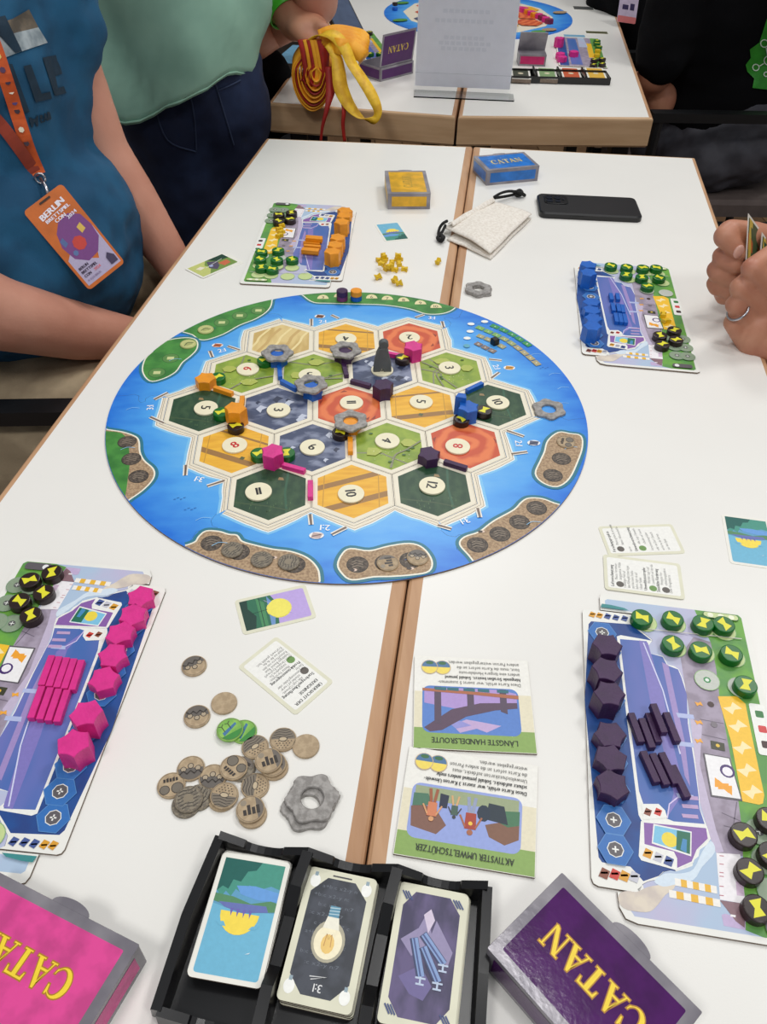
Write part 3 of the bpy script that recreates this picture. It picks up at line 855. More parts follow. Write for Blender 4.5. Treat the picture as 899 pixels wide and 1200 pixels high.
def bdisc(m, lab, px, py, base=BH, rz=None, group=None):
    loc = at(px, py, base + .0073); loc.z = TOP + base
    return bolt_disc(m, 'energy_disc', lab, 'game disc', group or ('green lightning discs on the board' if m is GREENW else 'dark brown lightning discs on the board'), loc, random.uniform(0, 3.1) if rz is None else rz)
bdisc(GREENW, 'green lightning disc beside the small orange town on pasture 6', 255, 441, rz=.4)
bdisc(GREENW, 'green lightning disc beside the tall orange city on forest 5', 259, 482.5, rz=.2)
bdisc(GREENW, 'green lightning disc beside the ringed blue town near the desert', 310, 421)
bdisc(GREENW, 'green lightning disc left of the tall pink city on wheat 8', 303.5, 530.5)
bdisc(GREENW, 'green lightning disc right of the tall pink city on mountain 9', 335.5, 530)
bdisc(BROWNW, 'dark brown lightning disc in front of the tall orange city on wheat 8', 276, 498, rz=.2)
bdisc(BROWNW, 'dark brown lightning disc beside the ringed orange town on mountain 9', 399, 505.5)
bdisc(BROWNW, 'dark brown lightning disc left of the pink city by the robber', 472, 418.5)
bdisc(BROWNW, 'dark brown lightning disc right of the blue city on forest 10', 567.5, 480)
bdisc(BROWNW, 'dark brown lightning disc below the blue city on clay 8', 541, 490)

def gear_poly(R=.0174, n=6, amp=.0014, seed=0):
    rnd = random.Random(seed); P = []
    for i in range(84):
        a = 2 * math.pi * i / 84; P.append(((R + amp * math.cos(n * a) + .0005 * rnd.uniform(-1, 1)) * math.cos(a), (R + amp * math.cos(n * a)) * math.sin(a)))
    return P
def gear(lab, px, py, h, seed, th=.0028, tilt=(0, 0)):
    out = gear_poly(seed=seed); N_ = len(out); inn = circ(0, 0, .0078, N_)
    V = []; F = []
    lay = [(out, 0, 0), (out, th - .0006, 0), (out, th, -.0006), (inn, th, .0006), (inn, th - .0006, 0), (inn, 0, 0)]
    for P, z, o_ in lay:
        for x, y in P:
            r = math.hypot(x, y); V.append((x * (1 + o_ / r), y * (1 + o_ / r), z))
    for l in range(6):
        for i in range(N_):
            j = (i + 1) % N_; l2 = (l + 1) % 6; F.append([l * N_ + i, l * N_ + j, l2 * N_ + j, l2 * N_ + i])
    q = MB(); q.add(V, F, RINGM)
    loc = at(px, py, h + th); loc.z = TOP + h
    o = q.build('gear_ring', None, loc, 0)
    o.rotation_euler = (tilt[0], tilt[1], seed // 2 * .8)
    return tag(o, lab, 'cardboard ring', 'grey gear shaped cardboard rings')
gear('grey gear ring resting on the blue town beside the desert', 325, 412.5, BH + TOWNH, 1)
gear('grey gear ring resting on the purple town below the wheat 4 tile', 405, 409, BH + TOWNH, 2)
gear('grey gear ring resting on the blue town above mountain 3', 364.5, 449, BH + TOWNH, 3)
gear('grey gear ring resting on the orange town below clay 11', 411, 492, BH + TOWNH, 4)
gear('grey gear ring lying flat on the printed sea at the right coast', 643.5, 478.5, BH, 5)
gear('grey gear ring, lower of the two by the white bag, on the white table', 561.5, 339.5, 0, 6)
gear('grey gear ring, upper of the two by the white bag', 560.5, 337, .0029, 7)
gear('grey gear ring, underneath in the pair beside the coins', 361, 944, 0, 8)
gear('grey gear ring, on top in the pair beside the coins', 366, 934.5, .0029, 9)

# robber, cube, point markers
rp_ = at(448, 434, BH + .002); rp_.z = BZ + .002
t = thing('robber_figure', 'grey wooden robber figure standing on a number token on the mountain tile', 'game figure', rp_)
q = MB(); q.prism([(-.0105, 0), (-.003, 0), (-.0005, .004), (.002, 0), (.0105, 0), (.0100, .011), (.0075, .020), (.0065, .027), (.003, .031), (-.004, .030), (-.0072, .023), (-.0095, .010)], -.0035, .0035, GREYW, bev=.0006)
o = q.build('cloaked_body', t); o.rotation_euler = (RAD(90), 0, 0)
q = MB(); q.prism(circ(.001, .0345, .0055, 20), -.0032, .0032, GREYW, bev=.0008); o = q.build('head', t); o.rotation_euler = (RAD(90), 0, 0)
c = at(580.5, 396.5, BH + .008); c.z = BZ
q = MB(); q.prism(rrect(-.004, -.004, .004, .004, .0006, 2), 0, .008, BLACKW, bev=.0006)
tag(q.build('marker_cube', loc=c, rz=.5), 'small black wooden cube on the coloured number track', 'game cube')
def puck(m, lab, px, py, base):
    q = MB(); q.lathe([(.0068, 0), (.0073, .0006), (.0073, .0066), (.0068, .0072)], m, 28)
    loc = at(px, py, base + .0072); loc.z = TOP + base
    return tag(q.build('point_disc', loc=loc), lab, 'game disc', 'plain wooden point discs on the green strip')
puck(mat('plum_painted_wood', (120, 52, 104), rough=.45), 'plum pink point disc under the purple one on the green strip', 401, 345.5, BH)
puck(PURPW, 'dark purple point disc on top of the left stack on the green strip', 401, 340, BH + .0074)
puck(BLUEW, 'blue point disc under the orange one on the green strip', 417.5, 345.5, BH)
puck(ORANW, 'orange point disc on top of the right stack on the green strip', 417.5, 340, BH + .0074)
#PART3
# ------------------------------------------------------------------ player boards
PA = at(682.2, 712.8, .002); PB = at(693, 1037, .002)
pey = (PB - PA); pey.z = 0; pey.normalize(); pex = Vector((-pey.y, pey.x, 0))
def LP(px, py): d = at(px, py, .002) - PA; return (d.dot(pex), -d.dot(pey))
def LA(px, py): return LP(670 + px / 3.926, 590 + py / 3.926)     # first close-up
def LB(px, py): return LP(670 + px / 3.926, 820 + py / 3.926)     # second close-up
CUTA = [(268, 520), (276, 548), (372, 628), (352, 655), (362, 690), (420, 702), (442, 742), (470, 748), (492, 762), (505, 790), (520, 830), (532, 902)]
CUTB = [(536, 60), (540, 120), (556, 200), (572, 300), (588, 440), (590, 500), (622, 582), (636, 610), (640, 640), (622, 668), (590, 690), (584, 720), (560, 740), (556, 765), (520, 778), (480, 790), (455, 785), (425, 792), (404, 812), (400, 830), (375, 832), (350, 838), (328, 850), (300, 872)]
CUT = [LA(*p) for p in CUTA] + [LB(*p) for p in CUTB]
TOWN_OUT = [(-.0, -.003), (-.0028 + .0028, 0)]
MAUVE = mat('printed_cliff', (170, 158, 176), rough=.45, c2=(148, 136, 152), scale=90, fac=(.4, .6))
SKYP = mat('printed_sky', (176, 198, 222), rough=.45, c2=(192, 188, 216), scale=18, fac=(.4, .65))
RIVER = mat('printed_river', (66, 106, 176), rough=.45, c2=(112, 116, 186), scale=16, stretch=(1, .35, 1), fac=(.45, .68))
TOWNB = mat('printed_harbour_blue', (24, 84, 156), rough=.45, c2=(34, 66, 132), scale=40, fac=(.35, .65))
SMOKE = mat('printed_smoke', (226, 214, 196), rough=.45, c2=(206, 194, 184), scale=70, fac=(.4, .6))
GRNP = mat('printed_meadow', (112, 172, 66), rough=.45, c2=(92, 150, 76), scale=50, fac=(.4, .6))
WH = (240, 240, 234)
def wedge(x, y, s, c, k_):
    k_.line([(x - s, y - s * .4), (x, y + s * .5), (x + s, y - s * .1)], s * .7, c, up=False)
def icons(k_, P, cols, s=.003):
    for (x, y), c in zip(P, cols):
        k_.poly([(x - s, y - s * .6), (x + s * .4, y - s), (x + s, y + s * .5), (x - s * .3, y + s)], c, up=False)
        k_.line([(x - s * .6, y), (x + s * .6, y + s * .2)], s * .35, tuple(int(v * .6) for v in c), up=False)
    k_.z += k_.eps
def make_power(name):
    q = MB()
    out = rrect(.0150, -.2505, .1366, .0205, (.004, .0045, .008, .004))
    # cut away the side where the town board sits
    right = [p for p in out if p[0] > .08]
    P = [(.0205, .0205), (.0165, .0190), (.0150, .0150), (.0150, .0006), (.045, .0012)] + CUT + [(.031, -.2322), (.0160, -.2325), (.0168, -.242), (.0205, -.2485), (.028, -.2505)]
    P = P + [(.1325, -.2505), (.1360, -.248), (.1366, -.244), (.1366, .0165), (.1350, .0195), (.1320, .0205)]
    q.prism(inset(ccw(P), .0002), 0, .002, mat('white_board_border', (238, 237, 230), rough=.42, var=.01), CORE)
    n = Ink(.002)
    I = [(.0215, .0138), (.0195, .0120), (.0195, .0035), (.046, .0030)] + CUT[:-1] + [(.034, -.2350), (.0215, -.2355), (.0225, -.241), (.026, -.2462)] + [(.1290, -.2462), (.1318, -.2435), (.1318, .0115), (.1295, .0145)]
    n.poly(I, SKYP)
    gl = [(.0935, .0165), (.100, -.020), (.1015, -.070)]
    n.poly([LA(500, 700), LA(560, 615), LA(650, 640), LA(680, 885), LB(700, 40), LB(770, 460), LB(790, 600), LB(790, 720), LB(665, 705), LB(640, 640), LB(590, 470), LB(560, 200), LB(545, 80), LA(520, 830)], MAUVE)
    n.poly([LA(572, 505), LA(640, 640), LA(665, 760), LA(680, 885), LB(720, 200), LB(768, 470), LB(785, 600), LB(795, 940), LB(800, 1060), (.103, -.2462), (.1290, -.2462), (.1318, -.2435), (.1318, .0115), (.1295, .0145), (.094, .0142)], GRNP)
    # cliff layers
    n.poly([LB(545, 80), LB(600, 120), LB(590, 300), LB(640, 500), LB(665, 600), LB(700, 700), LB(665, 705), LB(640, 640), LB(590, 470)], (196, 184, 208))
    for a_, b_ in (((590, 90), (700, 110)), ((600, 160), (710, 185)), ((690, 520), (780, 560)), ((700, 580), (790, 600)), ((760, 470), (742, 600))):
        n.line([LB(*a_), LB(*b_)], .0007, (110, 100, 116), up=False)
    n.z += n.eps
    # smoke, sky and factory
    n.poly([LB(690, 990), LB(705, 985), LB(800, 1010), LB(800, 1060), LB(700, 1040)], (196, 176, 212))
    n.poly([LB(665, 705), LB(775, 712), LB(800, 940), LB(683, 920)], (244, 240, 242))
    for y_ in (718, 756, 795, 812, 858, 900): n.line([LB(680, y_), LB(700, y_ + 2)], .0006, (190, 120, 130), up=False)
    n.poly([LB(755, 835), LB(790, 842), LB(795, 905), LB(760, 900)], (214, 190, 212))
    n.poly([LB(680, 922), LB(800, 940), LB(796, 1050), LB(755, 1020), LB(710, 960)], (140, 108, 116))
    n.poly([LB(732, 988), LB(755, 992), LB(754, 1002), LB(730, 998)], (244, 240, 240))
    n.poly(smoothpoly([LB(*p) for p in [(222, 890), (260, 880), (300, 885), (350, 862), (420, 850), (475, 835), (470, 870), (430, 900), (400, 940), (360, 975), (300, 975), (240, 960), (215, 925)]], 3), SMOKE)
    n.poly(smoothpoly([LB(*p) for p in [(380, 835), (430, 800), (500, 800), (560, 780), (600, 700), (640, 650), (660, 700), (600, 770), (560, 830), (480, 850), (420, 860)]], 3), (214, 228, 240))
    for (x0, y0), (x1, y1) in (((475, 838), (668, 876)), ((448, 892), (684, 938))):
        for j in range(7):
            f0, f1 = j / 7, (j + 1) / 7
            n.line([LB(x0 + (x1 - x0) * f0, y0 + (y1 - y0) * f0), LB(x0 + (x1 - x0) * f1, y0 + (y1 - y0) * f1)], .0048, (236, 184, 60) if j % 2 else (244, 240, 232), up=False)
        n.z += n.eps
    # yellow bar with pale bolts
    bar = [LA(672, 888), LA(760, 888), LB(800, 20), LB(815, 100), LB(886, 440), LB(880, 478), LB(862, 484), LB(785, 468), LB(735, 200)]
    n.poly(bar, (246, 196, 48))
    cs = [(.1035 + .0016 * j, 0) for j in range(5)]
    for j, (x_, y_) in enumerate([(740, 40), (765, 122), (785, 222), (805, 325), (832, 425)]):
        p = LB(x_, y_); k_ = [(p[0] + v[0], p[1] + v[1]) for v in bolt_pts(1.0, .5)]; n.poly(k_, (250, 232, 176), up=False)
    n.z += n.eps
    # side panels and the little card
    for j, y_ in enumerate((20, 105, 190)):
        p = LB(585, y_); n.poly([(p[0] + v[0] * .45, p[1] + v[1] * .5) for v in bolt_pts()], (240, 170, 60), up=False)
    n.z += n.eps
    for (x_, y_), c_ in (((640, 22), (60, 36, 32)), ((655, 115), (120, 112, 120))): p = LB(x_, y_); n.disc(p[0], p[1], .0026, c_, n=8)
    n.poly([LB(638, 188), LB(702, 202), LB(706, 238), LB(642, 226)], (60, 62, 40)); n.disc(*LB(672, 212), .0014, (230, 190, 60))
    n.poly([LB(604, 246), LB(728, 268), LB(786, 468), LB(640, 446)], (90, 86, 92)); n.poly([LB(612, 252), LB(724, 272), LB(778, 458), LB(646, 440)], (242, 240, 240))
    for d in ((690, 395), (705, 405)):
        p = LB(*d); n.poly([(p[0] + v[0], p[1] + v[1]) for v in bolt_pts(.95, 2.6)], (244, 166, 48))
    n.poly(circ(*LB(716, 330), .0052, 14), (70, 44, 110)); n.poly(circ(*LB(716, 332), .0036, 12), (244, 240, 244))
    # side tab and slot
    n.poly(rrect(.1230, -.118, .1345, -.074, .002), WH)
    for y_, c_ in ((-.083, (48, 120, 60)), (-.096, (210, 60, 60)), (-.109, (60, 34, 32))): n.poly(rrect(.1265, y_ - .003, .1325, y_ + .003, .001, 2), c_)
    # standing places
    for p in [(-.006, 0)] * 0 + [LA(338, 550), LA(470, 555), LA(600, 575), LA(700, 590), LA(470, 665), LA(600, 690), LA(740, 710), LA(775, 850), LA(622, 815)]:
        n.disc(p[0], p[1], .0098, (150, 186, 130)); n.disc(p[0], p[1], .0092, (200, 216, 150) if p[1] > -.05 else (196, 200, 190))
    p = LA(622, 815); n.disc(p[0], p[1], .003, (60, 140, 80), n=7); n.disc(p[0], p[1], .0016, (230, 240, 230), n=8)
    for p in [(.1125, -.178), (.1255, -.178), (.1130, -.198), (.1258, -.198), (.1130, -.218), (.1255, -.218)]:
        n.disc(p[0], p[1], .0092, (120, 150, 120)); n.disc(p[0], p[1], .0086, (140, 158, 132)); n.disc(p[0], p[1], .003, (90, 92, 90), n=8)
        n.line([(p[0] - .002, p[1]), (p[0] + .002, p[1])], .0006, WH, up=False); n.line([(p[0], p[1] - .002), (p[0], p[1] + .002)], .0006, WH)
    n.line([(.0500, -.0145), (.128, -.012)], .0008, (210, 206, 196))
    n.poly(rrect(.1000, .0065, .1290, .0130, .003), (60, 110, 60)); n.poly(rrect(.1005, .0070, .1285, .0125, .0026), (206, 220, 160))
    for j in range(3): n.disc(.106 + j * .0085, .0097, .0025, (244, 246, 220), n=8, up=False)
    n.z += n.eps
    n.poly(rrect(.1050, -.2445, .1280, -.2365, .003), (96, 92, 96)); n.poly(circ(.1100, -.2405, .0028, 12), (240, 240, 240))
    n.poly([LA(138, 466), LA(180, 472), LA(240, 486), LA(262, 498), LA(132, 482)], (60, 140, 140))
    return q.mesh('scenery_board'), n.mesh('scenery_print')
def make_town():
    q = MB()
    P = [(.004, .0), (.0012, -.0012), (0, -.004), (0, -.2265), (.0014, -.2300), (.0045, -.2313), (.031, -.2313)] + CUT[::-1] + [(.045, 0)]
    P = [(.004, 0), (.0012, -.0012), (0, -.004), (0, -.2265), (.0014, -.2300), (.0045, -.2313), (.0300, -.2313)] + CUT[::-1][1:] + [(.0435, 0)]
    q.prism(inset(ccw(P), .0002), 0, .002, mat('white_board_border', (0, 0, 0)), CORE)
    n = Ink(.002)
    I = [LA(78, 555), LA(90, 542), LA(270, 556), LA(372, 634)] + [(x - .0006, y) for x, y in CUT[3:-5]] + [LB(330, 835), LB(300, 800), LB(270, 768), LB(140, 748), LB(124, 725), LB(60, 0)]
    n.poly(I, TOWNB)
    n.poly([LA(208, 612), LA(226, 606), LA(372, 632)] + CUT[3:28] + [LB(322, 556), LB(308, 530)], WH)
    n.poly([LA(222, 624), LA(345, 634), LA(360, 690), LA(418, 706), LA(440, 745), LA(490, 764), LA(505, 800), LA(530, 880), LB(535, 110), LB(550, 200), LB(566, 300), LB(584, 440), LB(588, 500), LB(612, 572), LB(470, 560), LB(440, 548), LB(330, 480), LB(310, 420), LB(255, 0)], RIVER)
    n.poly([LA(310, 630), LA(350, 640), LA(420, 880), LB(470, 220), LB(520, 420), LB(440, 540), LB(470, 430), LB(410, 180), LB(360, 0)], (128, 120, 190))
    n.line([LA(330, 640), LA(420, 860), LB(500, 250)], .0010, (212, 214, 240)); n.line([LB(500, 440), LB(450, 480), LB(440, 545)], .0009, (214, 200, 236))
    n.poly([LA(415, 730), LA(445, 745), LB(520, 190), LB(545, 400), LB(520, 350), LB(490, 180)], (160, 140, 196))
    for y0 in (60, 190, 430): n.poly([LB(480, y0), LB(560, y0 + 10), LB(565, y0 + 30), LB(490, y0 + 22)], (180, 190, 228))
    for y0 in (440, 480, 525): n.poly([LB(505, y0), LB(580, y0 + 6), LB(584, y0 + 24), LB(512, y0 + 18)], (190, 160, 200))
    # lower left tab with two goods and the little coast card
    n.poly([LB(320, 480), LB(400, 480), LB(430, 510), LB(440, 545), LB(330, 552)], WH)
    icons(n, [LB(350, 517), LB(397, 517)], [(140, 80, 60), (206, 62, 50)])
    n.poly([LB(318, 560), LB(338, 556), LB(470, 570), LB(622, 588), LB(630, 640), LB(580, 690), LB(560, 750), LB(480, 785), LB(320, 740), LB(308, 720)], WH)
    n.poly([LB(332, 566), LB(470, 578), LB(618, 592), LB(626, 640), LB(575, 690), LB(552, 745), LB(485, 775), LB(485, 730), LB(470, 700), LB(335, 665)], (138, 96, 168))
    n.poly([LB(376, 572), LB(552, 608), LB(550, 722), LB(368, 662)], WH); n.poly([LB(382, 580), LB(546, 612), LB(544, 712), LB(374, 656)], (128, 196, 226))
    n.poly(circ(*LB(450, 645), .0052, 14), (240, 216, 70)); n.poly([LB(484, 602), LB(546, 614), LB(544, 712), LB(480, 690)], (32, 110, 84)); n.poly([LB(510, 640), LB(530, 645), LB(528, 706), LB(500, 690)], (70, 140, 190))
    icons(n, [LB(350, 708), LB(398, 726), LB(446, 744)], [(222, 160, 50), (200, 200, 210), (70, 90, 150)], .0036)
    icons(n, [LB(150, 800), LB(198, 804), LB(242, 812), LB(288, 816)], [(140, 80, 60), (206, 62, 50), (222, 160, 50), (200, 200, 210)], .0038)
    icons(n, [LA(95, 512), LA(128, 516), LA(165, 520), LA(203, 526), LA(243, 530)], [(222, 160, 50), (222, 160, 50), (70, 90, 150), (70, 90, 150), (70, 90, 150)], .0032)
    # seven standing places with plus signs
    for c_ in ([LA(140, 595)], [LA(160, 680)], [LA(165, 770)], [LA(175, 900)], [LB(178, 170)], [LB(182, 285)], [LB(190, 412)], [LB(192, 556)], [LB(200, 692)]):
        p = c_[0]; n.poly(circ(p[0], p[1], .0118, 6), (84, 136, 196)); n.poly(circ(p[0], p[1], .0112, 6), (50, 112, 184))
        n.poly(circ(p[0], p[1], .0056, 8), WH); n.poly(circ(p[0], p[1], .0050, 8), (96, 92, 96))
        n.line([(p[0] - .0022, p[1]), (p[0] + .0022, p[1])], .0010, WH, up=False); n.line([(p[0], p[1] - .0022), (p[0], p[1] + .0022)], .0010, WH)
    return q.mesh('harbour_board'), n.mesh('harbour_print')
POWM = make_power('p'); TOWM = make_town()
def player_board(who, TLpx, BLpx):
    a, b_ = at(TLpx[0], TLpx[1], .002), at(BLpx[0], BLpx[1], .002)
    d = (b_ - a); d.z = 0; L = d.length; d.normalize()
    a = a + d * (L - .2311) / 2; a.z = TOP
    ang = math.atan2(-d.y, -d.x) - math.pi / 2
    where_ = {'purple': 'near right, carrying the purple pieces', 'pink': 'near left, carrying the pink pieces', 'orange': 'far left, carrying the orange pieces', 'blue': 'far right, carrying the blue pieces'}[who]
    t = thing('player_board_harbour', 'player board printed with blue harbour and river, ' + where_, 'player board', a, ang, 'blue harbour player boards')
    finish('harbour_board', TOWM[0], t); finish('harbour_print', TOWM[1], t)
    t = thing('player_board_factory', 'player board printed with meadow and chimneys, ' + where_, 'player board', a, ang, 'green factory player boards')
    finish('scenery_board', POWM[0], t); finish('scenery_print', POWM[1], t)
    return ang
aPU = player_board('purple', (682.2, 712.8), (693, 1037))
aPI = player_board('pink', (73, 1003), (196, 688))
aOR = player_board('orange', (402, 326), (417.5, 249))
aBL = player_board('blue', (672.9, 312.3), (682, 413.5))
# a bent-up paper strip under the pink board's corner
q = MB(); k_ = [at(0, 1002, .0022), at(42, 1017, .0022), at(38, 1020, .0022), at(0, 1006, .0022)]

PBH = .002
orn = ['first', 'second', 'third', 'fourth', 'fifth', 'sixth', 'seventh', 'eighth', 'ninth', 'tenth', 'eleventh', 'twelfth', 'thirteenth']
def houses(who, m, P, frm, cat='wooden house'):
    for i, (px, py, tall) in enumerate(P):
        hh = CITYH if tall else TOWNH
        house(m, '%s %s wooden %s, %s from %s of its player board' % ('tall' if tall else 'flat', who, 'city' if tall else 'town', orn[i], frm), cat, '%s wooden houses on the player board' % who, px, py, hh, PBH)
c4 = lambda x, y, X=0, Y=640, s=4.495: (X + x / s, Y + y / s)
houses('pink', PINKW, [c4(740, 262) + (0,), c4(700, 358) + (0,), c4(632, 455) + (0,), c4(592, 572) + (0,), c4(545, 698) + (0,), c4(452, 878) + (1,), c4(385, 1035) + (1,)], 'the far end')
cA = lambda x, y: (670 + x / 3.926, 590 + y / 3.926)
cB = lambda x, y: (670 + x / 3.926, 820 + y / 3.926)
houses('purple', PURPW, [cA(165, 648) + (1,), cA(165, 762) + (1,), cA(175, 872) + (1,), cB(178, 158) + (0,), cB(182, 266) + (0,), cB(190, 388) + (0,)], 'the far end')
cO = lambda x, y: (280 + x / 6.42, 230 + y / 6.42)
houses('orange', ORANW, [cO(798, 102) + (0,), cO(792, 140) + (0,), cO(773, 188) + (1,), cO(743, 305) + (1,), cO(725, 360) + (1,), cO(704, 410) + (1,)], 'the far end')
cL = lambda x, y: (660 + x / 5.288, 290 + y / 5.288)
houses('blue', BLUEW, [cL(157, 103) + (1,), cL(158, 152) + (1,), cL(178, 335) + (0,), cL(178, 384) + (0,), cL(188, 436) + (0,), cL(183, 484) + (1,)], 'the far end')
# bars on the boards
def bars(who, m, P, ang, row, z=PBH, L=.0245):
    for i, e in enumerate(P):
        px, py = e[0], e[1]; b0 = e[2] if len(e) > 2 else z; da = e[3] if len(e) > 3 else 0
        road(m, '%s wooden road bar, %s from the left in its player board\'s %s' % (who, orn[i], row), '%s wooden road bars on the player board' % who, px, py, ang + da, b0, L=L)
apk = pixdir(*c4(240, 580), *c4(190, 715), PBH + .005)
u1 = [c4(x, y) for x, y in ((244, 650), (284, 656), (324, 662), (363, 668), (403, 675))]
u2 = [c4(x, y) for x, y in ((190, 818), (236, 825), (280, 832), (325, 838))]
bars('pink', PINKW, [p + (PBH, 0) for p in u1], apk, 'upper row', L=.0275)
bars('pink', PINKW, [p + (PBH, 0) for p in u2], apk, 'lower row', L=.0275)
apu = pixdir(*cB(268, 60), *cB(318, 205), PBH + .005)
bars('purple', PURPW, [cB(298, 125), cB(348, 150), cB(378, 125) + (PBH, -.02), cB(402, 82) + (PBH + .0055, 0), cB(462, 122)], apu + .02, 'upper row')
bars('purple', PURPW, [cB(362, 305), cB(406, 316), cB(448, 312), cB(500, 372)], apu + .1, 'lower row')
aor = pixdir(*cO(455, 420), *cO(590, 432), PBH + .005)
bars('orange', ORANW, [cO(535, 410), cO(540, 392, ), cO(552, 368) + (PBH,), cO(548, 345) + (PBH,), cO(562, 322), cO(566, 300), cO(535, 402) + (PBH + .0055,), cO(566, 312) + (PBH + .0055,)], aor, 'block')
abl = pixdir(*cL(300, 280), *cL(310, 330), PBH + .005)
bars('blue', BLUEW, [cL(300, 300), cL(340, 300)], abl, 'far row', L=.017)
bars('blue', BLUEW, [cL(312, 365), cL(345, 368), cL(372, 375)], abl, 'middle row', L=.020)
bars('blue', BLUEW, [cL(330, 430), cL(358, 433), cL(386, 436)], abl, 'near row', L=.022)
# lightning discs on the boards
def discs(who, m, cname, P, frm, rz=None):
    for i, (px, py) in enumerate(P):
        bdisc(m, '%s disc on the %s board, %s %s' % (cname, who, orn[i], frm), px, py, PBH, rz, '%s lightning discs on the player boards' % cname)
discs('purple', GREENW, 'green', [cA(325, 522), cA(468, 528), cA(607, 548), cA(703, 554)], 'from the left in the far row')
discs('purple', GREENW, 'green', [cA(468, 643), cA(597, 672), cA(738, 688)], 'from the left in the middle row')
discs('purple', GREENW, 'green', [cA(803, 832)], 'alone beside the yellow bar')
discs('purple', BROWNW, 'dark brown', [cB(795, 618), cB(823, 785), cB(855, 958)], 'from the far end in the left column')
discs('purple', BROWNW, 'dark brown', [cB(912, 548), cB(925, 710)], 'from the far end in the right column')
discs('pink', BROWNW, 'dark brown', [c4(272, 136), c4(155, 176), c4(228, 242), c4(102, 286), c4(160, 360)], 'counting from the far corner')
discs('orange', GREENW, 'green', [cO(168, 412), cO(295, 400), cO(158, 465), cO(285, 472), cO(400, 468)], 'going from far left to right')
discs('orange', GREENW, 'green', [cO(168, 528), cO(250, 540)], 'from the left in the nearest row')
discs('orange', BROWNW, 'dark brown', [cO(300, 132), cO(395, 118), cO(298, 180), cO(385, 166)], 'in the far corner block')
discs('blue', GREENW, 'green', [cL(298, 108), cL(397, 117), cL(497, 122), cL(580, 122)], 'from the left in the far row')
discs('blue', GREENW, 'green', [cL(393, 165), cL(490, 180), cL(597, 183)], 'from the left in the middle row')
discs('blue', GREENW, 'green', [cL(525, 235)], 'alone nearest the yellow bar')
discs('blue', BROWNW, 'dark brown', [cL(603, 540), cL(692, 508), cL(617, 595), cL(702, 568)], 'of four by the near edge')

# yellow lightning pieces
q = MB(); q.prism([(x * .85, y * .95) for x, y in bolt_pts()], 0, .0055, YELW, bev=.0004); YB = q.mesh('lightning_piece')
def ybolt(lab, px, py, h=0, rz=0, tilt=0, grp='loose yellow lightning pieces'):
    loc = at(px, py, h + .004); loc.z = TOP + h
    o = finish('lightning_piece', YB, None, loc)
    o.rotation_euler = (tilt, 0, rz)
    if tilt: o.location.z += .004
    tag(o, lab, 'game piece', grp)
cY = lambda x, y: (430 + x / 5.62, 280 + y / 5.62)
pile = [(85, 132, 0), (120, 135, .0), (98, 158, .0056), (135, 190, 0), (165, 150, 0), (185, 196, 0), (210, 128, 0), (212, 158, .0056), (248, 192, 0), (150, 172, .0056), (112, 105, .0056), (206, 104, .0056)]
for i, (x, y, h) in enumerate(pile):
    ybolt('yellow lightning piece in the pile, %s from the left in its %s layer' % (orn[sorted([q_[0] for q_ in pile if (q_[2] > 0) == (h > 0)]).index(x)], 'upper' if h else 'lower'), *cY(x, y), h, i * 1.1, 0, 'yellow lightning pieces piled in front of the card box')
ybolt('yellow lightning piece standing alone left of the pile', *cY(70, 243), 0, .3, 1.5)
ybolt('yellow lightning piece, left one of the pair in front of the pile', *cY(172, 265), 0, .9, 1.5)
ybolt('yellow lightning piece, right one of the pair in front of the pile', *cY(212, 284), 0, -.1, 1.5)
ybolt('single yellow lightning piece beside the table seam', *cY(458, 145), 0, 1.0, 1.5)
for i, (x, y) in enumerate([(320, 212), (305, 240), (318, 262), (305, 290)]):
    ybolt('yellow lightning piece on the orange player board, %s from the far end' % orn[i], *cO(x, y), PBH, .2 * i, 0, 'yellow lightning pieces on the orange player board')
ybolt('yellow lightning piece on the blue player board, farther one', *cL(622, 412), PBH, 1, 0)
ybolt('yellow lightning piece on the blue player board, nearer one', *cL(640, 450), PBH, .1, 0)

# ------------------------------------------------------------------ coins
COINM = mat('tan_cardboard_coin', (186, 164, 132), rough=.55, c2=(168, 146, 116), scale=300, fac=(.4, .6))
COING = mat('grey_print_coin', (112, 104, 92), rough=.5, c2=(140, 130, 112), scale=500, fac=(.45, .55))
COINGR = mat('green_print_coin', (146, 196, 90), rough=.5, c2=(120, 176, 76), scale=120)
COINP = mat('pale_green_coin', (196, 200, 130), rough=.5, var=.05)
q = MB(); q.lathe([(.0093, 0), (.0097, .0004), (.0097, .0016), (.0093, .0020)], COINM, 32); CM = q.mesh('coin_disc')
q = MB(); q.lathe([(.0093, 0), (.0097, .0004), (.0097, .0016), (.0093, .0020)], COING, 32); CMG = q.mesh('coin_disc')
q = MB(); q.lathe([(.0093, 0), (.0097, .0004), (.0097, .0016), (.0093, .0020)], COINGR, 32); CMR = q.mesh('coin_disc')
q = MB(); q.lathe([(.0093, 0), (.0097, .0004), (.0097, .0016), (.0093, .0020)], COINP, 32); CMP = q.mesh('coin_disc')
DK = (58, 52, 48)
def half(a0, a1, r=.0086): return [(r * math.cos(RAD(a)), r * math.sin(RAD(a))) for a in range(a0, a1 + 1, 12)]
CP = {}
